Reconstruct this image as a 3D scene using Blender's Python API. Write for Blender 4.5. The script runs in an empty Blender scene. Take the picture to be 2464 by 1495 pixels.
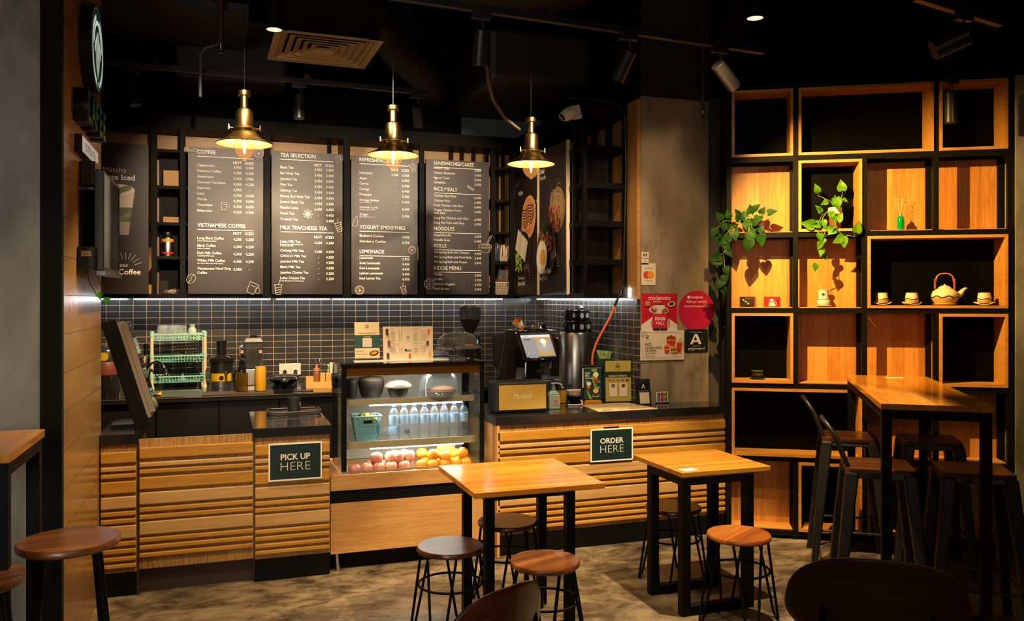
import bpy, bmesh, math, random
from mathutils import Vector, Matrix
random.seed(7)
S = bpy.context.scene
COL = S.collection
R = math.radians
PI = math.pi

# ---------------------------------------------------------------- camera, world, exposure
cam = bpy.data.cameras.new('camera')
cam.sensor_width = 36.0
cam.lens = 2000 / 2464 * 36.0
cam.shift_y = -25.5 / 2464
cam.clip_start = 0.05
camera = bpy.data.objects.new('camera', cam)
COL.objects.link(camera)
camera.location = (0, 0, 1.65)
camera.rotation_euler = (R(90), 0, R(-19.1))
S.camera = camera
S.view_settings.view_transform = 'Standard'
S.view_settings.look = 'None'
S.view_settings.exposure = -0.2
S.view_settings.gamma = 1.0
S.view_settings.use_curve_mapping = False
W = bpy.data.worlds.new('world')
S.world = W
W.use_nodes = True
W.node_tree.nodes['Background'].inputs[0].default_value = (1.0, 0.82, 0.62, 1)
W.node_tree.nodes['Background'].inputs[1].default_value = 0.013
S.cycles.max_bounces = 8
S.cycles.transparent_max_bounces = 24
S.cycles.caustics_reflective = False
S.cycles.caustics_refractive = False
S.cycles.sample_clamp_indirect = 4.0

# lamp strengths (watts) and colours, added board spots included
WARM = (1.0, 0.74, 0.42)
AMBER = (1.0, 0.60, 0.17)
SOFT = (1.0, 0.76, 0.52)
COOL = (0.82, 0.92, 1.0)
E_PENDANT = 14.0
E_DOWN = 250
E_SHELF = 740
E_BOARD = 390


def light(kind, loc, energy, color, target=None, size=0.03, angle=60, blend=0.4):
    l = bpy.data.lights.new('lamp', kind)
    l.energy = energy
    l.color = color
    o = bpy.data.objects.new('lamp', l)
    COL.objects.link(o)
    o.location = loc
    if kind == 'SPOT':
        l.spot_size = R(angle)
        l.spot_blend = blend
    if kind == 'AREA':
        l.shape = 'RECTANGLE'
        l.size, l.size_y = size
    else:
        l.shadow_soft_size = size
    if target is not None:
        d = Vector(target) - Vector(loc)
        o.rotation_euler = d.to_track_quat('-Z', 'Y').to_euler()
    return o


# added area light stands in for the hall: broad neutral light from the left
light('AREA', (-2.4, -2.6, 2.2), 30, (1.0, 0.92, 0.80), (-1.6, 4.0, 1.4), (2.5, 1.6)).data.spread = R(75)
light('AREA', (0.9, -1.8, 2.6), 13, (1.0, 0.80, 0.58), (1.1, 2.5, 0.8), (1.6, 1.0))  # warm fill added for the foreground chairs, no fitting


# ---------------------------------------------------------------- materials
def C(h):
    h = h.lstrip('#')
    v = [int(h[i:i + 2], 16) / 255 for i in (0, 2, 4)]
    return tuple(x / 12.92 if x <= 0.04045 else ((x + 0.055) / 1.055) ** 2.4 for x in v)


MATS = {}


def newmat(name):
    m = bpy.data.materials.new(name)
    m.use_nodes = True
    MATS[name] = m
    nt = m.node_tree
    return m, nt, nt.nodes['Principled BSDF']


def mat(name, col=(0.5, 0.5, 0.5), rough=0.5, metal=0.0, emit=0.0, ecol=None, coat=0.0, spec=0.5, bump=0.0, bscale=60, vary=0.0):
    if name in MATS:
        return MATS[name]
    m, nt, b = newmat(name)
    if isinstance(col, str):
        col = C(col)
    b.inputs['Base Color'].default_value = (*col, 1)
    b.inputs['Roughness'].default_value = rough
    b.inputs['Metallic'].default_value = metal
    b.inputs['Coat Weight'].default_value = coat
    b.inputs['Specular IOR Level'].default_value = spec
    if emit:
        b.inputs['Emission Color'].default_value = (*(ecol or col), 1)
        b.inputs['Emission Strength'].default_value = emit
    tc = nt.nodes.new('ShaderNodeTexCoord')
    n = nt.nodes.new('ShaderNodeTexNoise')
    n.inputs['Scale'].default_value = bscale
    n.inputs['Detail'].default_value = 3
    nt.links.new(tc.outputs['Object'], n.inputs['Vector'])
    if vary:
        mx = nt.nodes.new('ShaderNodeMix')
        mx.data_type = 'RGBA'
        mx.inputs[6].default_value = (*[c * (1 - vary) for c in col], 1)
        mx.inputs[7].default_value = (*[min(1, c * (1 + vary)) for c in col], 1)
        nt.links.new(n.outputs['Fac'], mx.inputs[0])
        nt.links.new(mx.outputs[2], b.inputs['Base Color'])
    if bump:
        bp = nt.nodes.new('ShaderNodeBump')
        bp.inputs['Strength'].default_value = bump
        bp.inputs['Distance'].default_value = 0.002
        nt.links.new(n.outputs['Fac'], bp.inputs['Height'])
        nt.links.new(bp.outputs['Normal'], b.inputs['Normal'])
    return m


def ramp(nt, fac, stops):
    r = nt.nodes.new('ShaderNodeValToRGB')
    e = r.color_ramp.elements
    while len(e) < len(stops):
        e.new(0.5)
    for k, (p, c) in enumerate(stops):
        e[k].position = p
        if isinstance(c, str):
            c = C(c)
        e[k].color = (*c, 1)
    nt.links.new(fac, r.inputs[0])
    return r.outputs[0]


def mathn(nt, op, a, b=None):
    n = nt.nodes.new('ShaderNodeMath')
    n.operation = op
    for i, v in enumerate((a, b)):
        if v is None:
            continue
        if isinstance(v, (int, float)):
            n.inputs[i].default_value = v
        else:
            nt.links.new(v, n.inputs[i])
    return n.outputs[0]


def mixc(nt, fac, a, b, mode='MIX'):
    n = nt.nodes.new('ShaderNodeMix')
    n.data_type = 'RGBA'
    n.blend_type = mode
    if isinstance(fac, (int, float)):
        n.inputs[0].default_value = fac
    else:
        nt.links.new(fac, n.inputs[0])
    for i, v in ((6, a), (7, b)):
        if isinstance(v, str):
            v = C(v)
        if isinstance(v, tuple):
            n.inputs[i].default_value = (*v, 1)
        else:
            nt.links.new(v, n.inputs[i])
    return n.outputs[2]


def noise(nt, vec, scale, detail=4, rough=0.55, stretch=None, dist=0.0):
    if stretch:
        mp = nt.nodes.new('ShaderNodeMapping')
        mp.inputs['Scale'].default_value = stretch
        nt.links.new(vec, mp.inputs[0])
        vec = mp.outputs[0]
    n = nt.nodes.new('ShaderNodeTexNoise')
    n.inputs['Scale'].default_value = scale
    n.inputs['Detail'].default_value = detail
    n.inputs['Roughness'].default_value = rough
    n.inputs['Distortion'].default_value = dist
    nt.links.new(vec, n.inputs['Vector'])
    return n.outputs['Fac']


def wood(name, dark, mid, lite, axis='x', rough=0.4, grain=1.0, stave=0.0, staxis='x', coat=0.0, scale=1.0):
    """long grain along axis, optional staves of their own tone across staxis"""
    if name in MATS:
        return MATS[name]
    m, nt, b = newmat(name)
    tc = nt.nodes.new('ShaderNodeTexCoord')
    oi = nt.nodes.new('ShaderNodeObjectInfo')
    va = nt.nodes.new('ShaderNodeVectorMath')
    va.operation = 'ADD'
    sc = nt.nodes.new('ShaderNodeVectorMath')
    sc.operation = 'SCALE'
    sc.inputs[0].default_value = (3.1, 5.7, 2.3)
    nt.links.new(oi.outputs['Random'], sc.inputs['Scale'])
    nt.links.new(tc.outputs['Object'], va.inputs[0])
    nt.links.new(sc.outputs[0], va.inputs[1])
    vec = va.outputs[0]
    st = {'x': (0.8, 14, 14), 'y': (14, 0.8, 14), 'z': (14, 14, 0.8)}[axis]
    f1 = noise(nt, vec, 3.2 * scale, 6, 0.6, st, 0.6)
    f2 = noise(nt, vec, 14 * scale, 3, 0.5, st)
    f3 = noise(nt, vec, 1.4 * scale, 2, 0.5)
    f = mathn(nt, 'ADD', mathn(nt, 'MULTIPLY', f1, 0.55), mathn(nt, 'MULTIPLY', f2, 0.3))
    f = mathn(nt, 'ADD', f, mathn(nt, 'MULTIPLY', f3, 0.22))
    if stave:
        sx = nt.nodes.new('ShaderNodeSeparateXYZ')
        nt.links.new(vec, sx.inputs[0])
        k = mathn(nt, 'FLOOR', mathn(nt, 'DIVIDE', sx.outputs['xyz'.index(staxis)], stave))
        wn = nt.nodes.new('ShaderNodeTexWhiteNoise')
        wn.noise_dimensions = '1D'
        nt.links.new(k, wn.inputs['W'])
        f = mathn(nt, 'ADD', f, mathn(nt, 'MULTIPLY', mathn(nt, 'SUBTRACT', wn.outputs['Value'], 0.5), 0.22))
    g = 0.17 * grain
    c = ramp(nt, f, [(0.52 - g, dark), (0.54, mid), (0.54 + g, lite)])
    nt.links.new(c, b.inputs['Base Color'])
    b.inputs['Roughness'].default_value = rough
    b.inputs['Coat Weight'].default_value = coat
    b.inputs['Coat Roughness'].default_value = 0.15
    bp = nt.nodes.new('ShaderNodeBump')
    bp.inputs['Strength'].default_value = 0.12
    bp.inputs['Distance'].default_value = 0.001
    nt.links.new(f2, bp.inputs['Height'])
    nt.links.new(bp.outputs['Normal'], b.inputs['Normal'])
    return m


def glass(name, tint=(0.95, 0.98, 0.97), rough=0.02, body=0.0, bodycol=(0.8, 0.8, 0.8), ior=1.45):
    """thin clear sheet: lets light through, mirrors at grazing angles, may carry a faint milky body"""
    if name in MATS:
        return MATS[name]
    m, nt, b = newmat(name)
    out = nt.nodes['Material Output']
    tr = nt.nodes.new('ShaderNodeBsdfTransparent')
    tr.inputs[0].default_value = (*tint, 1)
    gl = nt.nodes.new('ShaderNodeBsdfGlossy')
    gl.inputs['Roughness'].default_value = rough
    fr = nt.nodes.new('ShaderNodeFresnel')
    ge = nt.nodes.new('ShaderNodeNewGeometry')
    nt.links.new(mathn(nt, 'ADD', ior, mathn(nt, 'MULTIPLY', ge.outputs['Backfacing'], 1 / ior - ior)), fr.inputs[0])
    mx = nt.nodes.new('ShaderNodeMixShader')
    nt.links.new(fr.outputs[0], mx.inputs[0])
    src = tr.outputs[0]
    if body:
        df = nt.nodes.new('ShaderNodeBsdfTranslucent')
        df.inputs[0].default_value = (*bodycol, 1)
        d2 = nt.nodes.new('ShaderNodeBsdfDiffuse')
        d2.inputs[0].default_value = (*bodycol, 1)
        ms = nt.nodes.new('ShaderNodeMixShader')
        ms.inputs[0].default_value = 0.5
        nt.links.new(df.outputs[0], ms.inputs[1])
        nt.links.new(d2.outputs[0], ms.inputs[2])
        m2 = nt.nodes.new('ShaderNodeMixShader')
        m2.inputs[0].default_value = body
        nt.links.new(tr.outputs[0], m2.inputs[1])
        nt.links.new(ms.outputs[0], m2.inputs[2])
        src = m2.outputs[0]
    nt.links.new(src, mx.inputs[1])
    nt.links.new(gl.outputs[0], mx.inputs[2])
    nt.links.new(mx.outputs[0], out.inputs[0])
    nt.nodes.remove(b)
    return m


def printmat(rough=0.45):
    n = 'print_%d' % int(rough * 100)
    if n in MATS:
        return MATS[n]
    m, nt, b = newmat(n)
    a = nt.nodes.new('ShaderNodeAttribute')
    a.attribute_name = 'Col'
    nt.links.new(a.outputs['Color'], b.inputs['Base Color'])
    b.inputs['Roughness'].default_value = rough
    return m


def printglow(strength):
    n = 'printglow_%d' % int(strength * 100)
    if n in MATS:
        return MATS[n]
    m, nt, b = newmat(n)
    a = nt.nodes.new('ShaderNodeAttribute')
    a.attribute_name = 'Col'
    nt.links.new(a.outputs['Color'], b.inputs['Base Color'])
    nt.links.new(a.outputs['Color'], b.inputs['Emission Color'])
    b.inputs['Emission Strength'].default_value = strength
    b.inputs['Roughness'].default_value = 0.3
    return m


# ---------------------------------------------------------------- mesh building
class MB:
    def __init__(s):
        s.bm = bmesh.new()

    def _xf(s, vs, M):
        if M is not None:
            bmesh.ops.transform(s.bm, matrix=M, verts=vs)
        return s

    def box(s, x0, x1, y0, y1, z0, z1, M=None):
        vs = [s.bm.verts.new(p) for p in ((x0, y0, z0), (x1, y0, z0), (x1, y1, z0), (x0, y1, z0), (x0, y0, z1), (x1, y0, z1), (x1, y1, z1), (x0, y1, z1))]
        for f in ((3, 2, 1, 0), (4, 5, 6, 7), (0, 1, 5, 4), (1, 2, 6, 5), (2, 3, 7, 6), (3, 0, 4, 7)):
            s.bm.faces.new([vs[i] for i in f])
        return s._xf(vs, M)

    def taper(s, c, bot, top, z0, z1, M=None):
        """four-sided frustum; bot/top = (half x, half y)"""
        vs = []
        for (hx, hy), z in ((bot, z0), (top, z1)):
            for sx, sy in ((-1, -1), (1, -1), (1, 1), (-1, 1)):
                vs.append(s.bm.verts.new((c[0] + sx * hx, c[1] + sy * hy, z)))
        for f in ((3, 2, 1, 0), (4, 5, 6, 7), (0, 1, 5, 4), (1, 2, 6, 5), (2, 3, 7, 6), (3, 0, 4, 7)):
            s.bm.faces.new([vs[i] for i in f])
        return s._xf(vs, M)

    def tube(s, pts, r, seg=8, closed=False, caps=True, M=None):
        pts = [Vector(p) for p in pts]
        n = len(pts)
        rr = r if isinstance(r, (list, tuple)) else [r] * n
        rings = []
        up = None
        allv = []
        for i, p in enumerate(pts):
            if closed:
                d = pts[(i + 1) % n] - pts[i - 1]
            else:
                d = pts[min(i + 1, n - 1)] - pts[max(i - 1, 0)]
            d.normalize()
            if up is None:
                up = Vector((0, 0, 1)) if abs(d.z) < 0.9 else Vector((1, 0, 0))
            a = d.cross(up)
            if a.length < 1e-6:
                a = d.orthogonal()
            a.normalize()
            up = a.cross(d)
            ring = [s.bm.verts.new(p + (a * math.cos(2 * PI * k / seg) + up * math.sin(2 * PI * k / seg)) * rr[i]) for k in range(seg)]
            rings.append(ring)
            allv += ring
        for i in range(n if closed else n - 1):
            A, B = rings[i], rings[(i + 1) % n]
            for k in range(seg):
                s.bm.faces.new((A[k], A[(k + 1) % seg], B[(k + 1) % seg], B[k]))
        if caps and not closed:
            s.bm.faces.new(rings[0][::-1])
            s.bm.faces.new(rings[-1])
        return s._xf(allv, M)

    def cyl(s, p0, p1, r, r1=None, seg=20, M=None):
        return s.tube([p0, p1], [r, r if r1 is None else r1], seg, M=M)

    def lathe(s, prof, seg=32, c=(0, 0, 0), M=None, sx=1.0, sy=1.0, arc=None):
        rings = []
        allv = []
        for r, z in prof:
            if r < 1e-5:
                v = [s.bm.verts.new((c[0], c[1], c[2] + z))]
            else:
                v = [s.bm.verts.new((c[0] + r * sx * math.cos(2 * PI * k / seg), c[1] + r * sy * math.sin(2 * PI * k / seg), c[2] + z)) for k in range(seg)]
            rings.append(v)
            allv += v
        for A, B in zip(rings, rings[1:]):
            for k in range(seg):
                k2 = (k + 1) % seg
                if len(A) == 1 and len(B) == 1:
                    continue
                if len(A) == 1:
                    s.bm.faces.new((A[0], B[k2], B[k]))
                elif len(B) == 1:
                    s.bm.faces.new((A[k], A[k2], B[0]))
                else:
                    s.bm.faces.new((A[k], A[k2], B[k2], B[k]))
        return s._xf(allv, M)

    def prism(s, poly, y0, y1, M=None):
        """outline in x,z carried from y0 to y1"""
        a = [s.bm.verts.new((x, y0, z)) for x, z in poly]
        b = [s.bm.verts.new((x, y1, z)) for x, z in poly]
        n = len(poly)
        s.bm.faces.new(a)
        s.bm.faces.new(b[::-1])
        for i in range(n):
            s.bm.faces.new((a[i], b[i], b[(i + 1) % n], a[(i + 1) % n]))
        return s._xf(a + b, M)

    def quad(s, pts):
        s.bm.faces.new([s.bm.verts.new(p) for p in pts])
        return s

    def ball(s, c, r, sx=1, sy=1, sz=1, u=20, v=12):
        n = [(r * math.sin(PI * i / v), -r * math.cos(PI * i / v) * sz) for i in range(v + 1)]
        n[0] = (0, n[0][1])
        n[-1] = (0, n[-1][1])
        return s.lathe(n, u, c, sx=sx, sy=sy)

    def sheet(s, fn, nu, nv):
        """grid surface from fn(u,v)->point"""
        g = [[s.bm.verts.new(fn(i / nu, j / nv)) for i in range(nu + 1)] for j in range(nv + 1)]
        for j in range(nv):
            for i in range(nu):
                s.bm.faces.new((g[j][i], g[j][i + 1], g[j + 1][i + 1], g[j + 1][i]))
        return s


def T(x=0, y=0, z=0):
    return Matrix.Translation((x, y, z))


def RX(a): return Matrix.Rotation(R(a), 4, 'X')
def RY(a): return Matrix.Rotation(R(a), 4, 'Y')
def RZ(a): return Matrix.Rotation(R(a), 4, 'Z')


def part(name, mb, m, parent=None, bevel=0.0, smooth=None, label=None, solid=0.0, kind=None):
    me = bpy.data.meshes.new(name)
    bmesh.ops.recalc_face_normals(mb.bm, faces=mb.bm.faces)
    mb.bm.to_mesh(me)
    mb.bm.free()
    o = bpy.data.objects.new(name, me)
    COL.objects.link(o)
    me.materials.append(m)
    if parent is not None:
        o.parent = parent
    if smooth is not None:
        me.shade_smooth()
        me.set_sharp_from_angle(angle=R(smooth))
    if solid:
        md = o.modifiers.new('thickness', 'SOLIDIFY')
        md.thickness = solid
        md.offset = 0
    if bevel:
        md = o.modifiers.new('edge', 'BEVEL')
        md.width = bevel
        md.segments = 2
        md.limit_method = 'ANGLE'
        md.angle_limit = R(50)
        md.harden_normals = False
    if label:
        o['label'] = label
    if kind:
        o['kind'] = kind
    return o


def tag(o, label, cat, group=None, loc=None, rz=None):
    o['label'] = label
    o['category'] = cat
    if group:
        o['group'] = group
    if loc is not None:
        o.location = loc
    if rz is not None:
        o.rotation_euler = (0, 0, R(rz))
    return o


def thing(name, label, cat, loc=(0, 0, 0), rz=0, group=None):
    o = bpy.data.objects.new(name, None)
    COL.objects.link(o)
    o.empty_display_size = 0.1
    return tag(o, label, cat, group, loc, rz)


def struct(name, mb, m, **k):
    o = part(name, mb, m, **k)
    o['kind'] = 'structure'
    return o


def copy_tree(root, loc=None, rz=None, label=None, top=True):
    c = root.copy()
    COL.objects.link(c)
    if top:
        c.location = loc
        if rz is not None:
            c.rotation_euler = (0, 0, R(rz))
        if label:
            c['label'] = label
    for ch in list(root.children):
        d = copy_tree(ch, top=False)
        d.parent = c
    return c


# flat printing: polygons and lettering with their own colours, one mesh
FONTCACHE = {}


class Print:
    def __init__(s):
        s.bm = bmesh.new()
        s.cl = s.bm.loops.layers.float_color.new('Col')
        s.k = 0

    def _f(s, f, col):
        for l in f.loops:
            l[s.cl] = (*col, 1)

    def _y(s, step=True):
        if step:
            s.k += 1
        return -0.0002 * s.k

    def poly(s, pts, col):
        if isinstance(col, str):
            col = C(col)
        y = s._y()
        f = s.bm.faces.new([s.bm.verts.new((x, y, z)) for x, z in pts])
        f.normal_update()
        if f.normal.y > 0:
            f.normal_flip()
        s._f(f, col)
        return s

    def rect(s, x0, x1, z0, z1, col):
        return s.poly([(x0, z0), (x1, z0), (x1, z1), (x0, z1)], col)

    def disc(s, x, z, rx, rz=None, col='#ffffff', rot=0, n=28):
        rz = rx if rz is None else rz
        c, q = math.cos(R(rot)), math.sin(R(rot))
        return s.poly([(x + rx * math.cos(2 * PI * k / n) * c - rz * math.sin(2 * PI * k / n) * q, z + rx * math.cos(2 * PI * k / n) * q + rz * math.sin(2 * PI * k / n) * c) for k in range(n)], col)

    def rrect(s, x0, x1, z0, z1, r, col):
        return s.poly(rounded(x0, x1, z0, z1, r), col)

    def line(s, pts, w, col, closed=False):
        if isinstance(col, str):
            col = C(col)
        y = s._y()
        n = len(pts)
        for i in range(n if closed else n - 1):
            a, b = Vector(pts[i]), Vector(pts[(i + 1) % n])
            d = (b - a)
            if d.length < 1e-7:
                continue
            d.normalize()
            p = Vector((-d.y, d.x)) * w / 2
            e = d * w * 0.3
            q = [a - e + p, a - e - p, b + e - p, b + e + p]
            f = s.bm.faces.new([s.bm.verts.new((v.x, y, v.y)) for v in q])
            f.normal_update()
            if f.normal.y > 0:
                f.normal_flip()
            s._f(f, col)
        return s

    def ring(s, x, z, rx, rz, w, col, rot=0, a0=0, a1=360, n=24):
        c, q = math.cos(R(rot)), math.sin(R(rot))
        pts = []
        for k in range(n + 1):
            t = R(a0 + (a1 - a0) * k / n)
            u, v = rx * math.cos(t), rz * math.sin(t)
            pts.append((x + u * c - v * q, z + u * q + v * c))
        return s.line(pts, w, col)

    def text(s, body, x, z, h, col='#ffffff', align='L', bold=0.0, wid=1.0, shear=0.0, fit=None):
        """h = cap height; x = left, centre or right end; z = base line"""
        if isinstance(col, str):
            col = C(col)
        if bold > 0.009 and any(c in body for c in 'MWNVA'):
            bold = 0.009
        key = (body, bold, shear)
        if key not in FONTCACHE:
            cu = bpy.data.curves.new('lettering', 'FONT')
            cu.body = body
            cu.size = 1.0
            cu.offset = bold
            cu.shear = shear
            cu.resolution_u = 3
            ob = bpy.data.objects.new('lettering', cu)
            COL.objects.link(ob)
            dg = bpy.context.evaluated_depsgraph_get()
            me = bpy.data.meshes.new_from_object(ob.evaluated_get(dg))
            vs = [tuple(v.co) for v in me.vertices]
            fs = [tuple(p.vertices) for p in me.polygons]
            bpy.data.objects.remove(ob)
            bpy.data.curves.remove(cu)
            bpy.data.meshes.remove(me)
            FONTCACHE[key] = (vs, fs)
        vs, fs = FONTCACHE[key]
        if not vs:
            return s
        k = h / 0.73
        x0 = min(v[0] for v in vs)
        x1 = max(v[0] for v in vs)
        if fit:
            wid = fit / ((x1 - x0) * k)
        w = (x1 - x0) * k * wid
        ox = {'L': x, 'C': x - w / 2, 'R': x - w}[align]
        y = s._y()
        bv = [s.bm.verts.new((ox + (v[0] - x0) * k * wid, y, z + v[1] * k)) for v in vs]
        for p in fs:
            try:
                f = s.bm.faces.new([bv[i] for i in p])
            except ValueError:
                continue
            f.normal_update()
            if f.normal.y > 0:
                f.normal_flip()
            s._f(f, col)
        return s

    def done(s, name, parent, m=None, loc=(0, 0, 0), rot=None, label=None):
        me = bpy.data.meshes.new(name)
        s.bm.to_mesh(me)
        s.bm.free()
        o = bpy.data.objects.new(name, me)
        COL.objects.link(o)
        me.materials.append(m or printmat())
        o.parent = parent
        o.location = loc
        if rot:
            o.rotation_euler = tuple(R(a) for a in rot)
        if label:
            o['label'] = label
        return o


def rounded(x0, x1, z0, z1, r, n=6):
    p = []
    for cx, cz, a in ((x1 - r, z1 - r, 0), (x0 + r, z1 - r, 90), (x0 + r, z0 + r, 180), (x1 - r, z0 + r, 270)):
        for k in range(n + 1):
            t = R(a + 90 * k / n)
            p.append((cx + r * math.cos(t), cz + r * math.sin(t)))
    return p[::-1]


def lattice(mb, o, u, v, nu, nv, bar, th):
    """sheet with nu x nv square openings spanned by vectors u and v from o"""
    o, u, v = Vector(o), Vector(u), Vector(v)
    w = u.cross(v).normalized() * th / 2
    def slab(a, b, c, d):
        q = [o + u * a + v * c, o + u * b + v * c, o + u * b + v * d, o + u * a + v * d]
        vs = [mb.bm.verts.new(p - w) for p in q] + [mb.bm.verts.new(p + w) for p in q]
        for f in ((3, 2, 1, 0), (4, 5, 6, 7), (0, 1, 5, 4), (1, 2, 6, 5), (2, 3, 7, 6), (3, 0, 4, 7)):
            mb.bm.faces.new([vs[i] for i in f])
    bu, bv = bar / u.length / 2, bar / v.length / 2
    for i in range(nu + 1):
        t = i / nu
        slab(max(0, t - bu), min(1, t + bu), 0, 1)
    for j in range(nv + 1):
        t = j / nv
        slab(0, 1, max(0, t - bv), min(1, t + bv))
    return mb

# ---------------------------------------------------------------- shared materials
black = mat('black_steel', (0.0034, 0.0032, 0.0031), 0.55, bump=0.15, bscale=220, spec=0.10)
blackw = mat('black_worktop', (0.012, 0.012, 0.013), 0.16, coat=0.3)
blackp = mat('black_paint', (0.0032, 0.0030, 0.0030), 0.85, spec=0.15)
blackpl = mat('black_plastic', (0.007, 0.0065, 0.006), 0.35, spec=0.35)
gloss = mat('black_gloss', (0.006, 0.006, 0.006), 0.06, coat=0.5)
steel = mat('brushed_steel', (0.50, 0.47, 0.43), 0.28, 1.0, bump=0.1, bscale=180)
chrome = mat('chrome', (0.75, 0.73, 0.70), 0.10, 1.0)
brass = mat('aged_brass', (0.24, 0.155, 0.05), 0.32, 1.0, vary=0.25, bscale=25)
white = mat('white_paint', '#e6ddd0', 0.5)
cream = mat('cream_card', '#d9c9a8', 0.6)
tan = wood('tan_laminate', '#a07038', '#b08048', '#bc9058', 'x', 0.42, 0.7, scale=1.6)
slatw = wood('honey_slat', '#96641c', '#ae7a28', '#bc8c3a', 'x', 0.38, 0.9)
slatp = wood('pale_slat', '#a47a42', '#b68c54', '#c29c68', 'x', 0.40, 0.8)
slatback = wood('hairline_backing', '#7c5426', '#a4783c', '#ae8448', 'z', 0.55, 0.30, scale=3.0)
topw = wood('orange_tabletop', '#a8641a', '#c27e26', '#d09038', 'x', 0.24, 0.9, stave=0.045, staxis='y', coat=0.35)
walnut = wood('walnut_seat', '#351d0c', '#633818', '#865227', 'x', 0.33, 1.0, stave=0.05, staxis='y', coat=0.18)
walnut2 = wood('dark_walnut_seat', '#241209', '#45230f', '#5c3317', 'x', 0.30, 1.0, stave=0.05, staxis='y', coat=0.35)
shelfw = wood('oak_back_panel', '#a26624', '#b87a30', '#c58a3e', 'z', 0.45, 0.6, stave=0.085, staxis='x', scale=1.2)
boxw = wood('oak_box', '#98642a', '#b98038', '#c8924a', 'x', 0.42, 0.9)
redply = wood('red_brown_plywood', '#3a170b', '#5c2814', '#723820', 'x', 0.32, 1.0, coat=0.2)
redply2 = wood('dark_brown_plywood', '#281410', '#3c1e16', '#4c281c', 'x', 0.34, 1.0, coat=0.2)
clear = glass('clear_glass')
plastic = glass('clear_plastic', (0.93, 0.96, 0.97), 0.08, 0.12, (0.75, 0.85, 0.95), 1.35)
leafm = None


def concrete(name, base, dark, light_, rough=0.75, sc=1.0):
    m, nt, b = newmat(name)
    tc = nt.nodes.new('ShaderNodeTexCoord')
    v = tc.outputs['Object']
    f1 = noise(nt, v, 1.6 * sc, 8, 0.62, (1, 1, 0.35), 0.8)
    f2 = noise(nt, v, 7 * sc, 6, 0.6, (1, 1, 0.5))
    f = mathn(nt, 'ADD', mathn(nt, 'MULTIPLY', f1, 0.7), mathn(nt, 'MULTIPLY', f2, 0.3))
    c = ramp(nt, f, [(0.38, dark), (0.50, base), (0.66, light_)])
    nt.links.new(c, b.inputs['Base Color'])
    b.inputs['Roughness'].default_value = rough
    bp = nt.nodes.new('ShaderNodeBump')
    bp.inputs['Strength'].default_value = 0.25
    bp.inputs['Distance'].default_value = 0.004
    nt.links.new(f2, bp.inputs['Height'])
    nt.links.new(bp.outputs['Normal'], b.inputs['Normal'])
    return m


conc = concrete('column_concrete', '#857560', '#2e2820', '#a39275')
concl = concrete('grey_concrete', '#6e6c66', '#45443f', '#8a8880')


def floormat():
    m, nt, b = newmat('polished_concrete')
    tc = nt.nodes.new('ShaderNodeTexCoord')
    v = tc.outputs['Object']
    f1 = noise(nt, v, 1.3, 8, 0.65, (1, 1.6, 1), 1.2)
    f2 = noise(nt, v, 6.0, 8, 0.65, (1, 1.5, 1), 0.8)
    f3 = noise(nt, v, 40, 4, 0.6)
    f = mathn(nt, 'ADD', mathn(nt, 'MULTIPLY', f1, 0.50), mathn(nt, 'MULTIPLY', f2, 0.38))
    f = mathn(nt, 'ADD', f, mathn(nt, 'MULTIPLY', f3, 0.12))
    c = ramp(nt, f, [(0.37, '#1c1711'), (0.46, '#4a3e2d'), (0.55, '#786850'), (0.68, '#928065')])
    nt.links.new(c, b.inputs['Base Color'])
    rr = nt.nodes.new('ShaderNodeMapRange')
    rr.inputs[3].default_value = 0.30
    rr.inputs[4].default_value = 0.62
    nt.links.new(f2, rr.inputs[0])
    nt.links.new(rr.outputs[0], b.inputs['Roughness'])
    bp = nt.nodes.new('ShaderNodeBump')
    bp.inputs['Strength'].default_value = 0.08
    bp.inputs['Distance'].default_value = 0.004
    nt.links.new(f, bp.inputs['Height'])
    nt.links.new(bp.outputs['Normal'], b.inputs['Normal'])
    return m


def tilemat(name, ax, bw, bh, mortar, tile1, tile2, grout, rough, z0=0.0, off=0.0, bump=0.3):
    m, nt, b = newmat(name)
    tc = nt.nodes.new('ShaderNodeTexCoord')
    sp = nt.nodes.new('ShaderNodeSeparateXYZ')
    nt.links.new(tc.outputs['Object'], sp.inputs[0])
    cb = nt.nodes.new('ShaderNodeCombineXYZ')
    nt.links.new(sp.outputs[ax], cb.inputs[0])
    nt.links.new(mathn(nt, 'SUBTRACT', sp.outputs[2], z0), cb.inputs[1])
    br = nt.nodes.new('ShaderNodeTexBrick')
    br.offset = off
    br.inputs['Scale'].default_value = 1.0
    br.inputs['Brick Width'].default_value = bw
    br.inputs['Row Height'].default_value = bh
    br.inputs['Mortar Size'].default_value = mortar
    br.inputs['Mortar Smooth'].default_value = 0.2
    br.inputs['Bias'].default_value = 0.0
    for k, c in (('Color1', tile1), ('Color2', tile2), ('Mortar', grout)):
        br.inputs[k].default_value = (*C(c), 1)
    nt.links.new(cb.outputs[0], br.inputs['Vector'])
    n = noise(nt, tc.outputs['Object'], 9, 3)
    col = mixc(nt, mathn(nt, 'MULTIPLY', n, 0.3), br.outputs['Color'], (0.0, 0.0, 0.0))
    nt.links.new(col, b.inputs['Base Color'])
    rr = nt.nodes.new('ShaderNodeMapRange')
    rr.inputs[3].default_value = rough
    rr.inputs[4].default_value = 0.85
    nt.links.new(br.outputs['Fac'], rr.inputs[0])
    nt.links.new(rr.outputs[0], b.inputs['Roughness'])
    bp = nt.nodes.new('ShaderNodeBump')
    bp.invert = True
    bp.inputs['Strength'].default_value = bump
    bp.inputs['Distance'].default_value = 0.002
    nt.links.new(br.outputs['Fac'], bp.inputs['Height'])
    nt.links.new(bp.outputs['Normal'], b.inputs['Normal'])
    return m


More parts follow.
